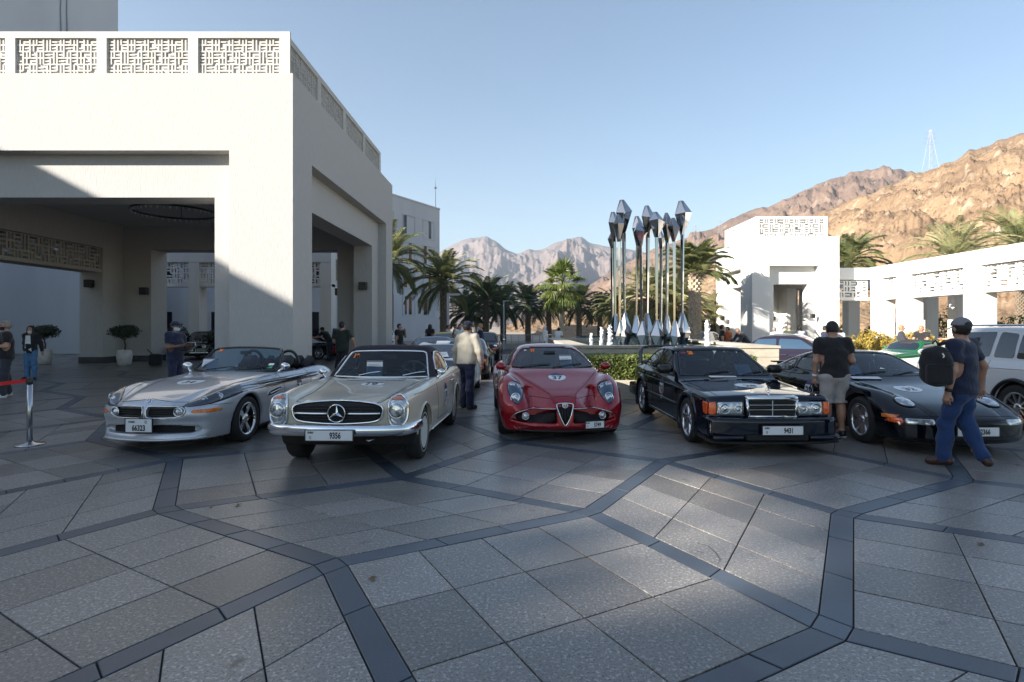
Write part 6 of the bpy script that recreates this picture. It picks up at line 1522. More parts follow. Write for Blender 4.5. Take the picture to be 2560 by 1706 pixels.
# ---- simple builder for the cars further back ------------------------------------------------------------------
PRE = dict(
 coupe=dict(L=(-.85, 3.4), wb=2.45, H=1.28, hood=.72, cowl=.86, belt=.90, tail=.84, ws=(.55, 1.35), rw=(3.0, 2.1), W=.90),
 saloon=dict(L=(-.80, 3.7), wb=2.65, H=1.40, hood=.78, cowl=.92, belt=.95, tail=.95, ws=(.60, 1.35), rw=(3.0, 2.45), W=.86),
 hatch=dict(L=(-.78, 3.15), wb=2.48, H=1.38, hood=.76, cowl=.92, belt=.94, tail=.95, ws=(.45, 1.2), rw=(3.0, 2.55), W=.85),
 roadster=dict(L=(-.75, 3.1), wb=2.3, H=1.2, hood=.74, cowl=.84, belt=.84, tail=.78, ws=(.85, 1.2), rw=(2.4, 2.05), W=.78),
 suv=dict(L=(-.92, 3.72), wb=2.70, H=1.66, hood=.98, cowl=1.06, belt=1.08, tail=1.1, ws=(.42, 1.25), rw=(3.55, 3.25), W=.93),
 van=dict(L=(-.9, 4.0), wb=2.9, H=1.9, hood=1.0, cowl=1.12, belt=1.1, tail=1.1, ws=(.2, .85), rw=(3.98, 3.9), W=.93))
def simple_car(name, pre, loc, rz, label, pnt, h=.04, lamps='round', wheel='multi', front_glass=M_GLASSDK, rear=False, roofmat=None, top=True, wr=.315, num=None, chrome=False, side=True):
    q = PRE[pre]; y0, y1 = q['L']; wsb, wst = q['ws']; rwb, rwt = q['rw']; H = q['H']; W = q['W']; bl = q['belt']
    P = dict(yn=y0, yt=y1, wb=q['wb'], wr=wr, ra=wr + .045, xin=.5, zb=.2, k=.08, kt=.10, kf=.07, ca=.04,
        zc=[(y0, q['hood'] - .10), (y0 + .2, q['hood'] - .03), (0, q['hood'] + .03), (wsb, q['cowl']), (wsb + .4, bl), ((wsb + rwb) / 2, bl), (rwb, q['tail'] + .01), (y1 - .2, q['tail'] - .03), (y1, q['tail'] - .12)],
        W=[(y0, W * .88), (y0 + .3, W * .97), (0, W), (1.2, W * .985), (q['wb'], W), (y1 - .3, W * .95), (y1, W * .86)], pz=[(.18, .94), (.35, .985), (.55, 1), (.75, .99), (bl, .94), (bl + .1, .88)],
        fz=[(.2, .06), (.35, 0), (.6, .02), (q['hood'], .10)], fb=.14, rz=[(.2, .1), (.5, 0), (.9, .03)], rb=.16)
    if top: P['cab'] = dict(ws=((wsb, q['cowl']), (wst, H - .09)), rw=((rwb, bl), (rwt, H - .10)), roof=[(wst - .3, H - .07), (wst + .2, H - .01), ((wst + rwt) / 2, H), (rwt, H - .04), (rwb, H - .2)], crown=.07,
        wz=[(bl - .1, W * .92), (bl + .03, W * .88), ((bl + H) / 2, W * .79), (H - .08, W * .69), (H, W * .6)], z0=bl - .12, bow=.16, ym=(wst + rwt) / 2, tap=.03, k=.08, kw=.04, kj=.04)
    c = Car(name, loc, rz, label, P); c.openings = []; c.make(pnt, h)
    hw = W * .80; za, zt_ = bl + .05, H - .10
    c.wheels(w=.2, rr=wr * .66, style=wheel)
    if top:
        c.patch('front', mirror_pts([(hw, q['cowl'] + .04), (hw * .93, (bl + H) / 2), (W * .60, zt_), (.2, zt_ + .015)]), front_glass, 'windscreen', fld=c.G, n=56, rc=.05, skirt=0)
        c.patch('rear', mirror_pts([(hw * .92, za + .02), (W * .60, zt_), (.2, zt_ + .01)]), M_GLASSDK, 'rear_window', fld=c.G, n=44, rc=.05, skirt=0)
        if side:
            sgl = front_glass if front_glass.name == 'blue_tint_glass' else M_GLASSDK; m = (wst + rwt) / 2 + .05 - (.15 if pre == 'suv' else 0); f_ = lambda t: wsb + (wst - wsb) * t
            for sd in ('left', 'right'):
                c.patch(sd, [(f_(.45) + .12, za), (wst + .12, zt_ - .02), (m - .04, zt_), (m - .04, za)], sgl, 'side_window', fld=c.G, rc=.04, n=48, skirt=0)
                c.patch(sd, [(m + .04, za), (m + .04, zt_), (rwt - (.05 if pre != 'suv' else .72), zt_ - .03), (rwb - (.35 if pre != 'suv' else .98), za + .03), (rwb - (.4 if pre != 'suv' else 1.0), za)], sgl, 'side_window', fld=c.G, rc=.04, n=48, skirt=0)
                c.lines(sd, [[(wsb + .1, bl - .03), (wsb + .12, .5), (wsb + .1, .3)], [(m, bl), (m, .55), (m - .05, .3)]]); c.line(sd, [(m - .3, bl - .13), (m - .12, bl - .13)], M_TRIMBLK, 'door_handle', .016, n=6, off=.015)
            c.mirror((W + .06, wsb + .35, bl + .08), (.08, .05, .055), pnt, (W - .06, wsb + .3, bl))
    for sg in (-1, 1):
        if lamps == 'round': c.lamp('front', (sg * W * .72, q['hood'] - .13), .085, off=.01, name='headlight', face=(sg * .1, -1, .1))
        else: c.patch('front', [(sg * W * .48, q['hood'] - .08), (sg * W * .88, q['hood'] - .09), (sg * W * .88, q['hood'] - .20), (sg * W * .5, q['hood'] - .19)], M_LENS, 'headlight', off=.006, dome=.02, smooth=1, n=26)
        c.patch('rear', [(sg * W * .55, q['tail'] - .15), (sg * W * .85, q['tail'] - .15), (sg * W * .85, q['tail'] - .28), (sg * W * .55, q['tail'] - .28)], M_REDLENS, 'tail_lamp', off=.006, smooth=1, n=24)
    c.patch('front', mirror_pts([(W * .42, q['hood'] - .12), (W * .40, q['hood'] - .24)]), M_CAVITY, 'grille', off=.004, smooth=1, n=30)
    if chrome:
        for z in (.36,): c.line('front', [(-W * .9, z), (0, z), (W * .9, z)], M_CHROME, 'front_bumper', .035, off=.02, n=30)
    else: c.patch('front', mirror_pts([(W * .6, .34), (W * .58, .25)]), M_CAVITY, 'lower_intake', off=.003, smooth=1, n=30)
    return c
M_WHITEP = paint('white_paint', (.62, .63, .64), 0, .25, 1.0)
M_BLUEP = paint('dark_blue_paint', (.012, .028, .075), .3, .25, 1.0)
M_GREENP = paint('racing_green_paint', (.012, .10, .035), .1, .25, 1.0)
M_MAROON = paint('plum_paint', (.020, .017, .030), .1, .35, .6)
M_GREYP = paint('grey_paint', (.22, .23, .24), .5, .3, 1.0)
# white off-roader, seen along its left flank
S = simple_car('white_offroader', 'suv', (8.86, 11.65), R(180), 'tall white off-road car with roof rails behind the man with the backpack', M_WHITEP, .03, 'wide', 'multi', wr=.36)
for sd in ('left', 'right'):
    for ya in (0, 2.7): S.line(sd, [(ya + .43 * math.cos(t), .36 + .43 * math.sin(t)) for t in np.linspace(-.1, math.pi + .1, 24)], M_TRIMBLK, 'arch_cladding', .035, n=30, fld=S.F)
    S.line(sd, [(.5, .93), (3.4, .98)], M_WHITEP, 'waist_crease', .012, n=20); S.line(sd, [(.5, .30), (2.2, .30)], M_TRIMBLK, 'sill_strip', .03, n=10)
    S.patch(sd, [(2.62, 1.13), (2.60, 1.55), (3.08, 1.52), (3.30, 1.20), (3.28, 1.13)], M_GLASSDK, 'quarter_window', fld=S.G, rc=.04, n=48, skirt=0)
for sg in (-1, 1): mb = MB(); mb.tube([(sg * .62, .95, 1.60), (sg * .63, 1.1, 1.665), (sg * .63, 2.9, 1.675), (sg * .62, 3.1, 1.60)], .018, 8); mb.obj('roof_rail', M_CHROME, S.root, True)
# two tone sports car
N = simple_car('two_tone_coupe', 'coupe', (-1.86, 12.6), R(0), 'white sports coupe with matt dark bonnet and centre stripe beside the hoodie man', M_WHITEP, .03, None, 'five', M_GLASSDK, wr=.33)
M_MATTNAVY = pmat('matt_navy', (.03, .035, .05), .5)
N.patch('top', [(-.52, -.62), (-.60, 0), (-.66, .5), (.66, .5), (.60, 0), (.52, -.62)], M_MATTNAVY, 'bonnet', off=.006, smooth=1, n=44)
N.patch('top', [(-.13, -.66), (-.16, .5), (.16, .5), (.13, -.66)], M_STICK, 'centre_stripe', off=.011, smooth=0, n=36)
N.patch('top', [(-.55, 1.42), (-.52, 2.2), (.52, 2.2), (.55, 1.42)], M_MATTNAVY, 'roof_skin', off=.006, smooth=1, n=36, fld=N.G); N.patch('top', [(-.17, 1.40), (-.17, 2.2), (.17, 2.2), (.17, 1.40)], M_STICK, 'roof_stripe', off=.012, smooth=0, n=30, fld=N.G)
for sg in (-1, 1):
    N.patch('top', [(sg * .24, -.2), (sg * .42, -.24), (sg * .40, -.12), (sg * .25, -.08)], M_CAVITY, 'bonnet_duct', off=.012, smooth=1, n=20)
    N.lamp('front', (sg * .655, .595), .115, M_TRIMBLK, M_LENSDK, off=.03, name='headlight', face=(sg * .15, -1, .45), depth=.05)
N.patch('front', mirror_pts([(.75, .42), (.76, .24)]), M_CAVITY, 'front_intake', off=.01, smooth=1, n=40)
sheet(N, .10, .62, .93, R(20), R(-60), 'white printed entry sheet behind the two tone coupe windscreen', .3, .24)
simple_car('navy_coupe', 'coupe', (-3.15, 19.5), R(0), 'dark blue coupe standing behind the cream roadster roof', M_BLUEP, .045, 'wide', 'multi')
simple_car('yellow_hatchback', 'hatch', (-3.5, 26.5), R(0), 'yellow roofed small car just showing behind the dark blue coupe', paint('yellow_paint', (.75, .48, .02)), .05, 'wide', 'multi')
K = simple_car('black_fastback', 'coupe', (-1.72, 20.2), R(180), 'black fastback seen from behind right of the man in the hoodie', M_BLKPNT, .04, 'wide', 'five')
for k in range(5): K.line('rear', [(-.32, 1.0 + k * .035), (.32, 1.0 + k * .035)], M_TRIMBLK, 'louvre_slat', .012, fld=K.G, n=12, off=.01)
simple_car('dark_saloon', 'saloon', (-1.55, 27.2), R(180), 'dark saloon parked beyond the black fastback', M_BLKPNT, .05, 'wide', 'five')
def lid(parent, c, w, l, tilt, mat, name='open_bonnet'):
    M = Matrix.Translation(c) @ Matrix.Rotation(tilt, 4, 'X'); mb = MB(); mb.bbox(-w / 2, w / 2, -.02, .02, 0, l, .015, M); return mb.obj(name, mat, parent, True), M
Hh = simple_car('two_tone_roadster', 'roadster', (-10.35, 28.4), R(-48), 'black and red vintage roadster with its bonnet raised beyond the portico', M_BLKPNT, .045, 'round', 'wire', top=False, chrome=True)
for sd in ('left', 'right'):
    Hh.patch(sd, [(.5, .66), (.5, .28), (2.0, .28), (2.3, .70), (2.9, .66), (1.9, .72)], paint('signal_red', (.42, .008, .012)), 'red_flank', off=.006, smooth=1, n=40); Hh.roundel(sd, (1.3, .52), .26, .28, '6', flip=(sd == 'right'))
lid(Hh.root, (0, .55, .86), 1.05, 1.0, R(62), M_BLKPNT)
Z = simple_car('blue_roadster', 'roadster', (-9.9, 31.6), R(20), 'blue vintage roadster with its lid raised and a white number board', M_BLUEP, .05, 'round', 'wire', top=False, chrome=True)
o_, Mz = lid(Z.root, (0, -.4, .82), 1.3, .75, R(-20), M_BLUEP)
v, f = text2d('62', .22, .02, .9); mb = MB(); mb.add([Mz @ Vector((p[0], -.034, p[1] + .3)) for p in v], f); mb2 = MB(); mb2.box(-.3, .3, -.032, -.021, .1, .5, M=Mz); nb = mb2.obj('number_board', M_STICK, Z.root); mb.obj('numeral', M_INK, nb)
# vintage saloon
Vv = simple_car('vintage_saloon', 'saloon', (-16.1, 28.0), R(12), 'dark vintage saloon with upright chrome grille behind the navy capped man', M_BLKPNT, .05, 'round', 'wire', chrome=True)
mb = MB(); mb.bbox(-.30, .30, -.90, -.78, .38, .88, .03); vg = mb.obj('radiator_shell', M_CHROME, Vv.root, True); mb = MB(); mb.box(-.24, .24, -.905, -.89, .42, .80); vc = mb.obj('radiator_core', M_CAVITY, vg)
for k in range(9): mb = MB(); mb.box(-.22 + k * .05, -.205 + k * .05, -.915, -.904, .43, .79); mb.obj('grille_slat', M_CHROME, vg)
simple_car('white_van', 'van', (-7.3, 30.5), R(25), 'white van parked beyond the portico beside the man in black', M_WHITEP, .06, 'wide', 'multi')
Q = simple_car('soft_top_car', 'roadster', (1.95, 26.0), R(-60), 'low green car with black soft top behind the red coupe roof', paint('deep_green_paint', (.02, .06, .035)), .045, 'round', 'multi', top=True)
Q.patch('top', mirror_pts([(.50, .95), (.5, 1.2), (.5, 2.4)]) if False else [(-.50, 1.1), (-.5, 2.3), (.5, 2.3), (.5, 1.1)], M_FABRIC, 'soft_top', off=.01, smooth=1, n=30, fld=Q.G)
Mm = simple_car('plum_hatchback', 'hatch', (9.75, 16.2), R(55), 'plum coloured hatchback at the right end of the pool wall', M_MAROON, .04, 'round', 'five', pmat('blue_tint_glass', (.03, .06, .10), .05, 0, 1, .7))
Mm.text('front', '29', (-.42, 1.235), .09, M_NUMOR, 'windscreen_numeral', fld=Mm.G, bold=.07, xs=1.2)
simple_car('silver_estate', 'saloon', (11.3, 19.3), R(48), 'silver grey saloon behind the man in shorts', M_GREYP, .05, 'round', 'multi', chrome=True)
Gg = simple_car('green_roadster', 'roadster', (11.9, 18.6), R(-78), 'green sports car with dark windscreen and black roof near the yellow bushes', M_GREENP, .045, 'round', 'wire', top=True, chrome=True)
Gg.patch('top', [(-.50, 1.15), (-.5, 2.3), (.5, 2.3), (.5, 1.15)], M_FABRIC, 'soft_top', off=.01, smooth=1, n=30, fld=Gg.G)
G2 = simple_car('green_targa', 'coupe', (12.3, 16.2), R(-75), 'green sports car with white window pillars beside the white off-roader bonnet', M_GREENP, .045, 'round', 'five')
for sd in ('left', 'right'): G2.line(sd, [(.95, .95), (1.40, 1.18), (2.2, 1.18), (2.75, .95)], M_STICK, 'white_pillar', .03, fld=G2.G, n=24, off=.006); G2.line(sd, [(1.85, .95), (1.85, 1.18)], M_STICK, 'white_pillar', .03, fld=G2.G, n=8, off=.006)
simple_car('slate_saloon', 'saloon', (9.6, 27.5), R(-4), 'slate blue saloon facing forward behind the right water jet', paint('slate_paint', (.10, .12, .15), .4), .05, 'round', 'multi')
# ------------------------------------------------------------------ people
M_SKIN = pmat('skin', (.42, .235, .165), .55, var=(14, (.36, .18, .12), .5, .75)); M_SKINDK = pmat('skin_brown', (.20, .105, .065), .55, var=(14, (.16, .08, .05), .5, .75))
M_HAIR = pmat('dark_hair', (.012, .010, .009), .6, bump=(70, .6, .006, (3, 3, .6))); M_HAIRGR = pmat('grey_hair', (.22, .20, .18), .65, bump=(70, .6, .006)); M_HAIRRD = pmat('fair_hair', (.30, .17, .08), .65, bump=(70, .5, .006))
def cloth(name, c): return pmat('cloth_' + name, c, .9, var=(5, tuple(k * .8 for k in c), .45, .75), bump=(11, .7, .035, (1, 1, .55)), sheen=.15)
CL = {k: cloth(k, v) for k, v in dict(black=(.012, .011, .013), navy=(.010, .016, .045), cream=(.48, .44, .36), jeans=(.011, .038, .125), jeanslt=(.07, .17, .32), white=(.70, .70, .70), olive=(.035, .055, .03), dkgreen=(.016, .026, .02),
      blue=(.33, .38, .50), shorts=(.38, .35, .34), dkblue=(.02, .024, .06), charcoal=(.03, .032, .045), orange=(.7, .15, .03), maroon=(.2, .03, .03), lightgrey=(.5, .5, .52)).items()}
M_EYE = pmat('eye', (.02, .015, .012), .2); M_SOLE = pmat('white_sole', (.65, .65, .64), .6); M_LEATHER = pmat('brown_leather', (.045, .018, .012), .4); M_MASK = pmat('face_mask', (.45, .62, .72), .8); M_LIP = pmat('lip', (.30, .11, .09), .5)
ARM = dict(down=((.055, .02, -.29), (.0, -.05, -.25)), bent=((.06, .03, -.28), (-.03, -.20, -.13)), hold=((.045, -.03, -.28), (-.09, -.22, .03)), fold=((.07, -.06, -.27), (-.24, -.13, .06)),
           phone=((.07, -.14, -.24), (-.12, -.06, .24)), fwd=((.05, -.14, -.25), (0, -.22, -.10)), reach=((.06, -.2, -.20), (0, -.24, -.02)), out=((.17, .0, -.25), (.02, -.10, -.23)), hood=((.10, .0, -.28), (.015, -.06, -.25)), swing=((.20, .06, -.25), (.07, -.05, -.25)), back=((.07, .10, -.27), (.02, .03, -.25)))
def person(loc, rz, label, H=1.75, shirt='black', pants='charcoal', sleeve=.62, arms=('down', 'down'), legs=None, lean=0, hair='short', hairmat=None, skin=None, h=.026, shorts=None, shoes='dark', turn=0, nod=0, mask=None, cap=None, hood=False, robe=False, wide=1.0, face=False, hem=.86, name='person'):
    k = H / 1.75; skin = skin or M_SKIN; hm = hairmat or M_HAIR
    root = empty(name, (loc[0], loc[1], 0), rz, label, 'person', 'people visiting the car display'); root.scale = (k, k, k)
    V = Vector
    hip = V((0, 0, .93)); Lr = Matrix.Rotation(lean, 3, 'X')
    up = lambda p: hip + Lr @ (V(p) - hip)
    sh = {s: up((s * .185 * wide, 0, 1.44)) for s in (-1, 1)}; neck = up((0, .0, 1.47)); head = up((0, -.012, 1.635))
    A = {}
    for s, nm in zip((1, -1), arms):
        e, w_ = ARM[nm]; el = sh[s] + V((s * e[0], e[1], e[2])); wr = el + V((s * w_[0], w_[1], w_[2])); A[s] = (sh[s], el, wr)
    lg = legs or (((.10, -.02, .50), (.105, 0, .085), 0), ((-.10, -.02, .50), (-.105, .0, .085), 0))
    Lg = {}
    for s, (kn, an, ft) in zip((1, -1), lg): Lg[s] = (V((s * .088, 0, .90)), V(kn), V(an), ft)
    Hm = (Matrix.Rotation(turn, 3, 'Z') @ Matrix.Rotation(nod + lean * .5, 3, 'X')); Hi = np.array(Hm.transposed())
    def hl(x, y, z):
        X, Y, Z = x - head.x, y - head.y, z - head.z
        return tuple(Hi[i][0] * X + Hi[i][1] * Y + Hi[i][2] * Z for i in range(3))
    Li = np.array(Lr.transposed())
    def tl(x, y, z):
        X, Y, Z = x - hip.x, y - hip.y, z - hip.z
        return Li[0][0] * X + Li[0][1] * Y + Li[0][2] * Z, Li[1][0] * X + Li[1][1] * Y + Li[1][2] * Z, Li[2][0] * X + Li[2][1] * Y + Li[2][2] * Z + .93
    def torso(x, y, z, g=0):
        X, Y, Z = tl(x, y, z)
        f = ellip(X, Y, Z, (0, .0, 1.30), (.175 * wide + g, .115 + g, .20 + g)); f = smin(f, ellip(X, Y, Z, (0, -.012, 1.10), (.155 * wide + g, .112 * wide + g, .19 + g)), .09)
        f = smin(f, ellip(X, Y, Z, (0, .005, .94), (.168 * wide + g, .118 + g, .13 + g)), .07)
        return smin(f, segdist(X, Y, Z, (-.16 * wide, 0, 1.425), (.16 * wide, 0, 1.425), .06 + g, .06 + g), .07)
    def arm(x, y, z, s, g=0, t=1.0):
        a, e, w_ = A[s]
        if t <= 1: return segdist(x, y, z, a, a.lerp(e, t), .056 + g, .048 + g)
        return smin(segdist(x, y, z, a, e, .056 + g, .044 + g), segdist(x, y, z, e, w_, .044 + g, .030 + g), .03)
    def leg(x, y, z, s, g=0, gl=0):
        a, kn, an, ft = Lg[s]
        f = smin(segdist(x, y, z, a, kn, .092 + g, .058 + g), segdist(x, y, z, kn, an, .056 + g, .040 + g + gl), .04)
        m = kn.lerp(an, .3) + V((0, .018, 0)); return smin(f, ellip(x, y, z, m, (.058 + g, .06 + g, .12)), .05)
    def foot(x, y, z, s, g=0):
        a, kn, an, ft = Lg[s]; d = V((math.sin(.15 * s) , -math.cos(.15 * s), 0)); d = V((d.x, d.y * math.cos(ft), d.y * math.sin(ft) * -1)) if ft else d
        he = an + V((0, .03, -.035)) if not ft else an - d * .03 + V((0, .02, -.03)); to = he + d * .19 + V((0, 0, -.012))
        f = smin(segdist(x, y, z, an, he, .042 + g, .038 + g), segdist(x, y, z, he, to, .040 + g, .034 + g), .03)
        return f
    def headf(x, y, z, g=0):
        X, Y, Z = hl(x, y, z)
        f = smin(ellip(X, Y, Z, (0, .012, .025), (.076 + g, .097 + g, .098 + g)), ellip(X, Y, Z, (0, -.022, -.055), (.056 + g, .068 + g, .068 + g)), .05)
        return f
    def body(x, y, z):
        X, Y, Z = hl(x, y, z); f = headf(x, y, z)
        f = smin(f, segdist(X, Y, Z, (0, -.098, .01), (0, -.115, -.022), .010, .016), .015)
        for s in (-1, 1): f = smin(f, ellip(X, Y, Z, (s * .080, .012, -.005), (.014, .026, .036)), .012)
        f = smax(f, -ellip(X, Y, Z, (0, -.094, -.062), (.024, .012, .004)), .006)
        for s in (-1, 1): f = smax(f, -ellip(X, Y, Z, (s * .032, -.092, .016), (.017, .010, .009)), .01)
        f = smin(f, segdist(x, y, z, neck, head - V((0, -.015, .06)), .056, .052), .03); f = smin(f, torso(x, y, z), .05)
        for s in (-1, 1):
            f = smin(f, arm(x, y, z, s, 0, 2), .03); f = smin(f, leg(x, y, z, s), .03); f = smin(f, foot(x, y, z, s), .03)
            a, e, w_ = A[s]; d = (w_ - e).normalized(); f = smin(f, segdist(x, y, z, w_, w_ + d * .085, .030, .034), .02)
        return f
    pts = [sh[1], sh[-1], head + V((0, 0, .14)), head] + [q for s in (-1, 1) for q in A[s][1:]] + [q for s in (-1, 1) for q in Lg[s][:3]]
    lo = [min(p[i] for p in pts) - .24 for i in range(3)]; hi = [max(p[i] for p in pts) + .24 for i in range(3)]; lo[2] = min(-.02, min(Lg[s][2].z for s in (-1, 1)) - .12); lo[2] = -.03
    v, f = surfnets(body, lo, hi, h, 1); vs = [v]; fs = [f]; n = len(v)
    for s in (-1, 1):                                   # hands with separate fingers
        a, e, w_ = A[s]; d = (w_ - e).normalized(); sd = V((0, 1, 0)) if abs(d.y) < .8 else V((s, 0, 0)); sd = (sd - d * sd.dot(d)).normalized(); pn = d.cross(sd) * s
        if pn.x * s > 0: pn = -pn
        def hand(x, y, z):
            c = w_ + d * .055; f_ = smin(segdist(x, y, z, w_ - d * .03, w_ + d * .02, .028, .026), segdist(x, y, z, c - sd * .018, c + sd * .02, .023, .023), .025)
            for i, (o, ln) in enumerate(((-.033, .07), (-.011, .082), (.011, .078), (.032, .062))):
                b0 = w_ + d * .088 + sd * o * -1; b1 = b0 + d * ln * .5 + pn * .012; b2 = b1 + d * ln * .28 + pn * .03
                f_ = smin(f_, np.minimum(segdist(x, y, z, b0, b1, .0100, .0092), segdist(x, y, z, b1, b2, .0092, .0078)), .006)
            t0 = w_ + d * .03 + sd * .028; t1 = t0 + d * .035 + sd * .022 + pn * .012; t2 = t1 + d * .03 + pn * .01
            return smin(f_, np.minimum(segdist(x, y, z, t0, t1, .012, .0105), segdist(x, y, z, t1, t2, .0105, .009)), .008)
        c = w_ + d * .09; hv, hf = surfnets(hand, [c[i] - .13 for i in range(3)], [c[i] + .13 for i in range(3)], .0065 if h < .02 else .012, 1)
        vs.append(hv); fs.append(hf + n); n += len(hv)
    link('body', mesh_data('body', np.concatenate(vs), np.concatenate(fs), skin, True), root)
    ph = (loc[0] * 7.3 + loc[1] * 3.1) % 6.28
    nz = lambda x, y, z: .0045 * np.sin(x * 9 + z * 21 + y * 11 + 2.2 * np.sin(z * 7 + x * 5 + ph) + ph) + .0034 * np.sin(z * 33 - x * 14 + 2.5 * np.sin(y * 9 + z * 4 + ph))
    # shirt / hoodie / robe
    t_s = sleeve; gs = .014 if not hood else .02
    def shirtf(x, y, z):
        X, Y, Z = tl(x, y, z); f = torso(x, y, z, gs)
        f = smin(f, smax(np.sqrt((X / (.160 * wide + gs)) ** 2 + (Y / (.118 + gs)) ** 2) * .13 - .13, np.abs(Z - 1.05) - .25, .04), .06)
        for s in (-1, 1): f = smin(f, arm(x, y, z, s, gs + .008, t_s if t_s <= 1 else 2), .045 if not hood else .025)
        if hood: f = smin(f, ellip(X, Y, Z, (0, .085, 1.46), (.12, .065, .085)), .04)
        f = np.maximum(f, hem - Z)
        if robe: pass
        for s in (-1, 1):
            a, e, w_ = A[s]
            if t_s <= 1:
                c = a.lerp(e, t_s); dd = (e - a).normalized(); f = np.maximum(f, np.where(segdist(x, y, z, a, e, .12, .12) < 0, (x - c.x) * dd.x + (y - c.y) * dd.y + (z - c.z) * dd.z, -1))
            else:
                dd = (w_ - e).normalized(); f = np.maximum(f, np.where(segdist(x, y, z, e, w_ + dd * .2, .10, .10) < 0, (x - w_.x) * dd.x + (y - w_.y) * dd.y + (z - w_.z) * dd.z, -1))
        f = np.maximum(f, -(np.sqrt(X ** 2 + (Y + .02) ** 2 + (Z - 1.545) ** 2) - (.088 if not hood else .08)))
        return f + nz(x, y, z) * (.8 if hood else 1)
    v, f = surfnets(shirtf, lo, hi, h, 1); link('hoodie' if hood else 'shirt', mesh_data('shirt', v, f, CL[shirt], True), root)
    def pantsf(x, y, z):
        X, Y, Z = tl(x, y, z); f = np.maximum(ellip(X, Y, Z, (0, .008, .94), (.178 * wide, .130, .15)), Z - 1.03)
        for s in (-1, 1): f = smin(f, leg(x, y, z, s, .018 if not shorts else .034, .018), .05)
        if shorts: f = np.maximum(f, shorts - z)
        else:
            for s in (-1, 1):
                an = Lg[s][2]; f = np.maximum(f, np.where((x - an.x) ** 2 + (y - an.y) ** 2 < .14 ** 2, an.z - .055 - z, -1))
        return f + nz(x, y, z) * 1.2
    if robe:
        rf = lambda x, y, z: np.maximum(smax(np.sqrt((x / .25) ** 2 + (y / .19) ** 2) * .2 - .2 * (1.02 - .2 * np.clip(z, 0, 1.2)), z - 1.15, .05), .06 - z) + nz(x, y, z)
        v, f = surfnets(rf, lo, hi, h, 1); link('robe', mesh_data('robe', v, f, CL[shirt], True), root)
    else:
        v, f = surfnets(pantsf, lo, hi, h, 1); link('shorts' if shorts else 'trousers', mesh_data('trousers', v, f, CL[pants], True), root)
    sm = dict(dark=M_TRIMBLK, brown=M_LEATHER, white=M_SOLE, olive=CL['olive'])[shoes if shoes != 'slip' else 'dark']
    for s in (-1, 1):
        ff = lambda x, y, z: np.maximum(foot(x, y, z, s, .010), z - Lg[s][2].z - .012)
        c = Lg[s][2]; v, f = surfnets(ff, (c.x - .16, c.y - .34, c.z - .16), (c.x + .16, c.y + .2, c.z + .08), min(h, .014), 1)
        if len(v):
            so = link('shoe', mesh_data('shoe', v, f, sm, True), root)
            if shoes in ('slip', 'white'):
                b = v[v[:, 2] < v[:, 2].min() + .03]; cx, cy = b.mean(0)[:2]; mb = MB(); n_ = 18; ex, ey = (b[:, 0].max() - b[:, 0].min()) / 2 + .004, (b[:, 1].max() - b[:, 1].min()) / 2 + .006
                z_ = v[:, 2].min() - .002; mb.prism([(cx + ex * math.cos(t), cy + ey * math.sin(t)) for t in np.linspace(0, 6.2832, n_, endpoint=False)], z_, z_ + .022); mb.obj('sole', M_SOLE, so)
    # hair, cap, face
    hh = min(h, .016) if h < .02 else .02
    def hairf(x, y, z):
        X, Y, Z = hl(x, y, z); f = headf(x, y, z, .013); f = np.maximum(f, np.where(Y < -.02, .055 + (-.02 - Y) * .35 - Z, -.045 - Z - np.maximum(0, Y) * .4))
        if hair == 'long':
            f = smin(f, smax(ellip(X, Y, Z, (0, .045, -.13), (.11, .065, .23)), Y * -1 - .0, .03), .03)
            for s_ in (-1, 1): f = smin(f, segdist(X, Y, Z, (s_ * .078, -.01, .05), (s_ * .098, -.045, -.33), .026, .034), .03)
        return f + .003 * np.sin(X * 160) * np.sin(Z * 120 + Y * 90)
    lo2 = [head.x - .17, head.y - .17, head.z - (.42 if hair == 'long' else .17)]; hi2 = [head.x + .17, head.y + .17, head.z + .17]
    if hair != 'none': v, f = surfnets(hairf, lo2, hi2, hh, 1); link('hair', mesh_data('hair', v, f, hm, True), root)
    if cap:
        sgn = 1 if cap[1] else -1
        def capf(x, y, z):
            X, Y, Z = hl(x, y, z); f = np.maximum(ellip(X, Y, Z, (0, .012, .03), (.098, .118, .108)), .035 - Z)
            br = np.maximum(ellip(X, Y, Z, (0, .012 + sgn * .12, .042 - abs(0)), (.078, .085, .05)), np.abs(Z - .042 + sgn * (Y - .012) * sgn * .12) - .008)
            if cap[1]: br = np.maximum(br, 1e0 + 0 * br) if cap[1] == 2 else br
            f = np.minimum(f, br)
            if cap[1] == 2: f = np.maximum(f, -ellip(X, Y, Z, (0, .12, .045), (.045, .05, .032)))
            return f
        v, f = surfnets(capf, [q - .06 for q in lo2], [q + .06 for q in hi2], min(hh, .012), 1); link('cap', mesh_data('cap', v, f, cap[0], True), root)
    Mh = Matrix.Translation(head) @ Hm.to_4x4()
    if face:
        for s in (-1, 1):
            mb = MB(); mb.ball(Mh @ V((s * .032, -.080, .016)), .0105, 8); mb.obj('eye', M_EYE, root, True)
        mb = MB()
        for s in (-1, 1): mb.tube([Mh @ V((s * .016, -.094, .037)), Mh @ V((s * .034, -.092, .043)), Mh @ V((s * .052, -.078, .036))], .005, 5)
        mb.obj('eyebrows', hm, root)
        if not mask: mb = MB(); mb.tube([Mh @ V((x, -.090 + abs(x) * .25, -.062)) for x in (-.024, -.01, 0, .01, .024)], .005, 5); mb.obj('lips', M_LIP, root)
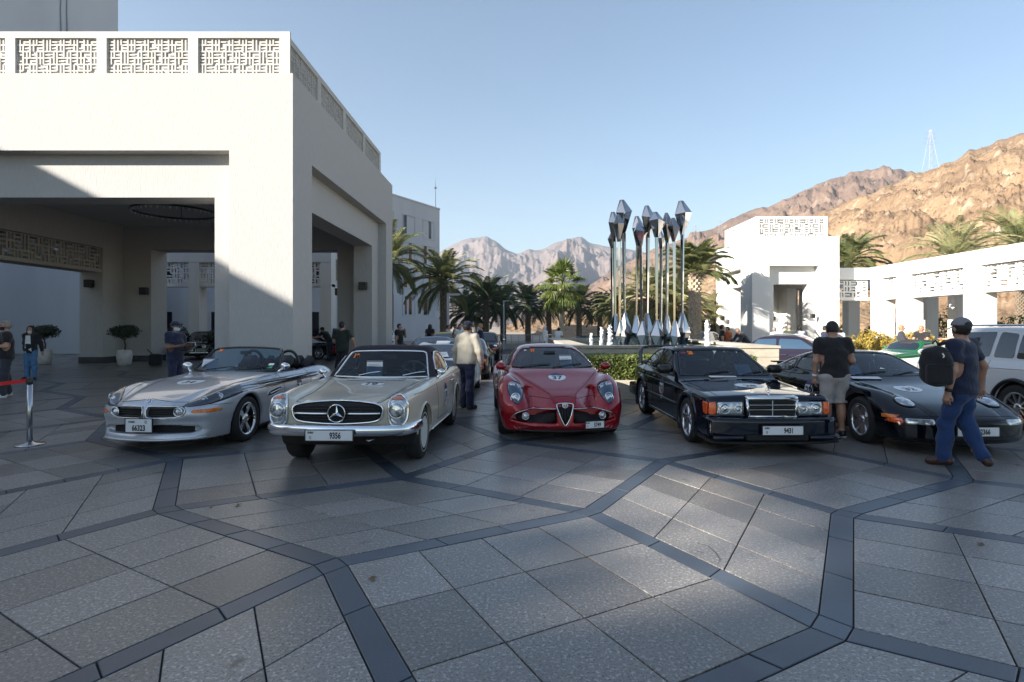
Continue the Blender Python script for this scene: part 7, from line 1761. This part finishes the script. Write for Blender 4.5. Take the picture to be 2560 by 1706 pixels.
    if mask:
        mf = lambda x, y, z: (lambda X, Y, Z: np.maximum(np.maximum(headf(x, y, z, .012), np.abs(Z + .062 + mask[1]) - .042), Y + .02))(*hl(x, y, z))
        v, f = surfnets(mf, lo2, hi2, .011, 1); link('face_mask', mesh_data('mask', v, f, mask[0], True), root)
    root['k'] = k
    return dict(root=root, A=A, head=head, Mh=Mh, sh=sh, k=k)
WALK = (((.09, -.13, .51), (.09, -.15, .10), -.12), ((-.09, .0, .50), (-.08, .18, .155), .7))
def face_dir(dx, dy): return math.atan2(dx, -dy)
F_ = .0145
bp_ = person((5.20, 6.55), face_dir(-.5, .86), 'man in navy tee and jeans walking away with a black backpack on one shoulder', 1.74, 'navy', 'jeans', .66, ('down', 'swing'), WALK, 0, skin=M_SKIN, h=F_, shoes='brown', turn=R(-28), cap=(pmat('grey_cap', (.20, .20, .22), .8), 2), wide=1.12, hem=.88, face=True)
sh_ = person((4.76, 8.40), face_dir(.15, 1), 'man in black tee and pale shorts standing with his back turned beside the black coupe', 1.72, 'black', 'shorts', .62, ('down', 'bent'), (((.11, 0, .50), (.12, .02, .085), 0), ((-.10, -.02, .50), (-.115, -.03, .085), 0)), R(6), skin=M_SKIN, h=F_, shorts=.52, shoes='slip', nod=R(24), turn=R(-12), wide=1.08, hem=.90, face=True)
ho_ = person((-1.02, 11.25), face_dir(.45, .9), 'man in cream hoodie and navy trousers with navy cap behind the cream roadster', 1.74, 'cream', 'dkblue', 2, ('hood', 'hood'), (((.12, -.08, .50), (.13, -.10, .085), 0), ((-.10, .03, .50), (-.12, .06, .085), 0)), R(4), h=.016, shoes='olive', hood=True, cap=(CL['navy'], 0), nod=R(12), hem=.90, face=True)
person((-12.05, 13.2), face_dir(-.65, -.75), 'man in black polo and black mask with clasped hands at the far left edge', 1.78, 'black', 'charcoal', .7, ('hold', 'hold'), (((.13, -.05, .50), (.16, -.08, .085), 0), ((-.11, .0, .50), (-.14, .05, .085), 0)), 0, h=.018, shoes='white', hairmat=M_HAIRGR, mask=(CL['black'], 0), face=True, wide=1.1)
gi_ = person((-15.2, 17.5), face_dir(.15, -1), 'girl with long dark hair in white tee, black cardigan and blue jeans', 1.66, 'black', 'jeanslt', 2, ('back', 'back'), None, 0, hair='long', h=.02, face=True, mask=(M_SOLE, .03), wide=.9)
mb = MB(); vs = []
for i in range(9):
    z = .88 + .56 * i / 8
    for x in np.linspace(-.10, .10, 7) * (1 - .3 * i / 8): vs.append((x, -(.150 - .012 * abs(z - 1.2) / .3) + 1.6 * x * x, z))
mb.add(vs, [(i * 7 + k, i * 7 + k + 1, i * 7 + k + 8, i * 7 + k + 7) for i in range(8) for k in range(6)]); mb.obj('tee_front', CL['white'], gi_['root'], True)
person((-8.0, 13.1), face_dir(1, -.25), 'man in navy polo and cap holding a folder behind the silver roadster', 1.76, 'navy', 'dkblue', .7, ('hold', 'hold'), None, 0, skin=M_SKINDK, h=.019, cap=(CL['navy'], 0), mask=(M_MASK, 0), face=True)
person((-5.5, 17.6), face_dir(.25, 1), 'man in dark green shirt and black trousers seen from behind near the portico side', 1.79, 'dkgreen', 'black', .75, ('bent', 'out'), (((.13, 0, .5), (.18, .02, .085), 0), ((-.12, 0, .5), (-.17, .0, .085), 0)), 0, h=.019, shoes='white', wide=1.12)
FAR = [((-9.1, 27.2), (-.9, .3), 'man in black cap leaning over the raised bonnet of the vintage roadster', dict(shirt='black', lean=R(38), arms=('reach', 'reach'), cap=(CL['black'], 0))),
 ((-8.75, 28.2), (-1, .2), 'second dark figure close behind the leaning man at the vintage roadster', dict(shirt='charcoal', cap=(CL['black'], 0))),
 ((-5.05, 24.0), (.9, -.4), 'man in black polo with a phone at his face beside the white van', dict(shirt='black', arms=('phone', 'down'))),
 ((-4.75, 30.5), (.3, 1), 'dark haired figure in black behind the dark blue coupe', dict(shirt='black', hair='long', h=.03)),
 ((-3.65, 29.6), (1, -.2), 'person in pale top far behind the yellow roofed car', dict(shirt='lightgrey', h=.03, H=1.70)),
 ((-3.05, 27.6), (1, 0), 'man in black with reddish face left of the man in white tee', dict(shirt='black', h=.03)),
 ((-2.75, 26.8), (.3, -1), 'man in white tee behind the two tone coupe', dict(shirt='white', h=.03)),
 ((-1.43, 21.6), (-1, -.2), 'fair haired person in dark jacket and face mask right of the man in the hoodie', dict(shirt='navy', sleeve=2, hairmat=M_HAIRRD, mask=(M_MASK, 0), face=True, h=.02)),
 ((1.45, 29.0), (.9, -.3), 'person in white robe and white head cloth behind the red coupe', dict(shirt='white', sleeve=2, robe=True, hair='long', hairmat=CL['white'], h=.026, H=1.66)),
 ((2.2, 30.5), (.5, .9), 'man in white shirt bending behind the black soft top car', dict(shirt='white', lean=R(15), H=1.6)),
 ((4.35, 26.4), (-.6, .6), 'person in dark top and bare legs behind the left water jets', dict(shirt='navy', shorts=.55, pants='lightgrey', H=1.62)),
 ((9.15, 25.0), (1, -.2), 'man with dark hair in black tee beside the slate saloon', dict(shirt='black', H=1.70)),
 ((9.55, 25.4), (-1, -.3), 'person in orange top facing the dark haired man', dict(shirt='orange', hairmat=M_HAIR, H=1.62)),
 ((10.25, 25.0), (-.8, -.2), 'man in dark jacket bending low right of the tall water jet', dict(shirt='charcoal', sleeve=2, lean=R(42), arms=('fwd', 'fwd'), hairmat=M_HAIRGR)),
 ((11.9, 25.9), (.9, .5), 'grey haired man in white tee before the pavilion corner', dict(shirt='white', hairmat=M_HAIRGR, H=1.60)),
 ((12.25, 25.2), (.3, 1), 'man in olive polo seen from behind before the pavilion', dict(shirt='olive', hairmat=M_HAIRGR, H=1.70)),
 ((12.35, 24.5), (.7, .8), 'man in pale blue tee with a shoulder bag before the pavilion', dict(shirt='blue', skin=M_SKINDK, H=1.66)),
 ((12.1, 22.0), (1, -.1), 'man in navy polo and cap reading papers at the pavilion doorway', dict(shirt='navy', arms=('hold', 'hold'), cap=(CL['black'], 0), h=.02, H=1.66, nod=R(15))),
 ((12.9, 22.5), (.2, 1), 'dark haired man in pale shirt seen over the plum hatchback', dict(shirt='lightgrey', skin=M_SKINDK, H=1.60, wide=1.1)),
 ((14.4, 21.0), (.8, -.4), 'man in black jacket with folded arms behind the silver saloon', dict(shirt='charcoal', sleeve=2, arms=('fold', 'fold'), hairmat=M_HAIRRD, h=.02, H=1.69, face=True)),
 ((15.05, 20.8), (-.7, -.5), 'man in black polo leaning on the green sports car windscreen', dict(shirt='black', arms=('fwd', 'fwd'), lean=R(8), hairmat=M_HAIRRD, h=.02, H=1.68, face=True)),
 ((15.0, 19.0), (-.8, .6), 'man in black polo seen from behind resting a hand on the green car', dict(shirt='black', arms=('reach', 'reach'), hairmat=M_HAIRRD, h=.02, H=1.74, wide=1.12)),
 ((16.6, 19.6), (.1, 1), 'dark haired man with red collar beyond the white off-roader', dict(shirt='black', h=.022, H=1.66, wide=1.1))]
for (lc, dr, lab, kw) in FAR:
    kw = dict(kw); kw.setdefault('h', .024); person(lc, face_dir(*dr), lab, **kw)
# ------------------------------------------------------------------ small things
M_POL = pmat('brushed_steel', (.45, .45, .46), .25, 1.0)
st = empty('barrier_post', (-6.79, 7.8, 0), label='polished steel barrier post with a round base at left', cat='barrier post')
mb = MB(); mb.lathe([(0, 0), (.172, 0), (.176, .012), (.16, .022), (.06, .034), (.045, .05), (0, .05)], 36); mb.obj('base', M_POL, st, True)
mb = MB(); mb.lathe([(.034, .045), (.034, .86), (.0, .86)], 24); mb.obj('post', M_POL, st, True)
mb = MB(); mb.lathe([(.037, .85), (.039, .86), (.039, .93), (.032, .945), (0, .947)], 24); mb.obj('head', M_TRIMBLK, st, True)
mb = MB(); n = 24; vs = []
for i in range(n + 1):
    t = i / n; x = -.035 - 2.3 * t; y = -.55 * t; sag = -.10 * math.sin(math.pi * t)
    for z in (.925, .875): vs += [(x, y - .004, z + sag), (x, y + .004, z + sag)]
mb.add(vs, [q for i in range(n) for q in ((4 * i, 4 * i + 4, 4 * i + 6, 4 * i + 2), (4 * i + 1, 4 * i + 3, 4 * i + 7, 4 * i + 5), (4 * i, 4 * i + 1, 4 * i + 5, 4 * i + 4), (4 * i + 2, 4 * i + 6, 4 * i + 7, 4 * i + 3))])
mb.obj('belt', pmat('red_webbing', (.62, .015, .015), .7), st)
lp = empty('street_lamp', (-3.95, 32, 0), label='slim grey lamp post with a flat right angled head before the palms', cat='street lamp')
M_LAMPG = pmat('grey_lamp_paint', (.36, .39, .43), .5)
mb = MB(); mb.bbox(-.07, .07, -.07, .07, 0, 3.40, .01); mb.obj('post', M_LAMPG, lp); mb = MB(); mb.bbox(-.07, .68, -.08, .08, 3.40, 3.52, .012); mb.obj('lamp_head', M_LAMPG, lp)
lp2 = empty('street_lamp', (-.95, 39.5, 0), label='thin pole standing among the dark palms by the railing', cat='street lamp'); mb = MB(); mb.tube([(0, 0, 0), (0, 0, 3.4)], .05, 8); mb.obj('post', M_LAMPG, lp2); mb = MB(); mb.bbox(-.05, .35, -.06, .06, 3.4, 3.47, .01); mb.obj('lamp_head', M_LAMPG, lp2)
lp3 = empty('street_lamp', (22.5, 30, 0), label='thin pale pole seen through the nearest colonnade bay', cat='street lamp'); mb = MB(); mb.tube([(0, 0, 0), (0, 0, 5)], .06, 8); mb.obj('post', M_LAMPG, lp3)
# backpack on the walking man's left shoulder
def backpack(loc, rz):
    b = empty('backpack', loc, rz, 'black backpack hanging from the walking man\'s shoulder', 'backpack')
    f = lambda x, y, z: smax(smax(np.abs(x) - .165 + .05 * np.clip(z - .1, 0, .3), np.abs(y) - .115 + .10 * np.clip(z - .0, 0, .3), .15), np.abs(z) - .26, .2) + .004 * np.sin(z * 40 + x * 20)
    v, fc = surfnets(f, (-.25, -.2, -.32), (.25, .2, .32), .016, 1); link('bag', mesh_data('bag', v, fc, CL['black'], True), b)
    f2 = lambda x, y, z: smax(smax(np.abs(x) - .13, np.abs(y + .12) - .045, .05), np.abs(z + .09) - .12, .05)
    v, fc = surfnets(f2, (-.2, -.25, -.3), (.2, .02, .1), .014, 1); link('front_pocket', mesh_data('pocket', v, fc, CL['black'], True), b)
    mb = MB(); mb.tube([(-.12, -.165, .02), (0, -.172, .03), (.12, -.165, .02)], .006, 5); mb.tube([(-.14, -.1, .16), (0, -.125, .2), (.14, -.1, .16)], .006, 5); mb.obj('zip', M_TRIMBLK, b)
    mb = MB(); mb.tube([(.08, .11, -.2), (.2, .22, -.05), (.22, .24, .15), (.14, .12, .27), (.04, .06, .24)], .022, 8); mb.tube([(-.03, .03, .25), (0, .02, .29), (.03, .03, .25)], .012, 6); mb.obj('strap', CL['black'], b, True)
    mb = MB(); mb.tube([(.03, -.118, .15), (.045, -.122, .12), (.035, -.125, .10)], .008, 5); mb.obj('logo', M_STICK, b)
backpack((4.80, 6.42, 1.20), R(-22))
# tote bag in the hand of the man in shorts
P_ = sh_; rt = P_['root']; Mx = Matrix.LocRotScale(rt.location, rt.rotation_euler, rt.scale)
hd_ = Mx @ P_['A'][1][2]
tb = empty('tote_bag', (hd_.x, hd_.y, hd_.z - .10), R(10), 'small black bag hanging from the hand of the man in shorts', 'bag')
f = lambda x, y, z: smax(smax(np.abs(x) - .11 - .03 * np.clip(-z, 0, .4), np.abs(y) - .035 - .08 * np.clip(-z - .1, 0, .4), .04), np.abs(z + .27) - .15, .04)
v, fc = surfnets(f, (-.22, -.18, -.48), (.22, .18, -.05), .014, 1); link('bag', mesh_data('bag', v, fc, CL['black'], True), tb)
mb = MB()
for y in (-.03, .03): mb.tube([(-.08, y, -.15), (-.05, y * .6, -.02), (0, 0, .02), (.05, y * .6, -.02), (.08, y, -.15)], .007, 6)
mb.obj('handle', CL['navy'], tb, True)
mb = MB(); e_, w0 = P_['A'][1][1], P_['A'][1][2]; d_ = (w0 - e_).normalized(); M = Matrix.Translation(w0 - d_ * .03) @ d_.to_track_quat('Z', 'Y').to_matrix().to_4x4()
mb.lathe([(.034, -.02), (.038, -.02), (.038, .02), (.034, .02)], 20, M, True); mb.obj('wristband', M_SOLE, rt, True)
e_, w0 = bp_['A'][1][1], bp_['A'][1][2]; d_ = (w0 - e_).normalized(); M = Matrix.Translation(w0 - d_ * .03) @ d_.to_track_quat('Z', 'Y').to_matrix().to_4x4(); mb = MB(); mb.lathe([(.034, -.02), (.039, -.02), (.039, .02), (.034, .02)], 20, M, True); mb.obj('wristband', M_TRIMBLK, bp_['root'], True)
# things in hands and on the ground
def held(name, label, cat, loc, rz, w, l, t, mat, tilt=0):
    M = Matrix.Rotation(tilt, 4, 'X'); mb = MB(); mb.bbox(-w / 2, w / 2, -l / 2, l / 2, 0, t, .003, M); o = mb.obj(name, mat, None); o.location = loc; o.rotation_euler = (0, 0, rz); return tag(o, label, cat)
held('folder', 'black folder held by the man in navy polo behind the silver roadster', 'folder', (-7.62, 12.98, 1.12), R(-15), .24, .32, .02, M_TRIMBLK, R(25))
held('papers', 'white sheets held by the man reading before the pavilion', 'papers', (12.5, 21.95, 1.12), R(-10), .24, .3, .02, M_PAPER, R(20))
held('papers', 'loose sheet lying across the wipers of the black coupe', 'papers', (5.35, 8.60, .862), R(-8), .42, .12, .006, M_PAPER, R(12))
held('papers', 'folded sheet lying by the wipers of the black saloon', 'papers', (3.2, 8.74, .868), R(4), .42, .1, .012, M_PAPER, R(10))
bg_ = empty('travel_bag', (-15.05, 23.3, 0), R(30), 'black bag with a handle standing by the pale pier', 'bag')
f = lambda x, y, z: smax(smax(np.abs(x) - .24, np.abs(y) - .17, .1), np.abs(z - .26) - .25, .12)
v, fc = surfnets(f, (-.35, -.3, -.02), (.35, .3, .6), .022, 1); link('bag', mesh_data('bag', v, fc, CL['black'], True), bg_); mb = MB(); mb.tube([(-.1, 0, .5), (-.22, 0, .62), (-.3, 0, .7)], .022, 6); mb.obj('handle', M_TRIMBLK, bg_, True)
# fallen leaves
M_DRY = pmat('dry_leaf', (.16, .10, .045), .8)
for (px, py, where) in ((528, 1268, 'larger of two dry leaves lying left of centre on the paving'), (595, 1265, 'smaller of two dry leaves lying left of centre on the paving'), (932, 1450, 'single dry leaf on the paving in the lower left foreground'), (2452, 1363, 'single dry leaf on the paving at the far right'), (2545, 1165, 'dry leaf on the paving beyond the walking man')):
    x, y = gnd(px, py); r = random.Random(px); mb = MB(); vs = [(0, 0, .012)] + [(.035 * (1 if k % 2 else .45) * math.cos(k * .7), .035 * (1 if k % 2 else .45) * math.sin(k * .7), .006 + .012 * r.random()) for k in range(9)]
    mb.add(vs, [(0, k, k % 9 + 1) for k in range(1, 10)]); o = mb.obj('fallen_leaf', M_DRY, loc=(x, y, 0)); tag(o, where, 'leaf', 'dry leaves fallen on the paving')
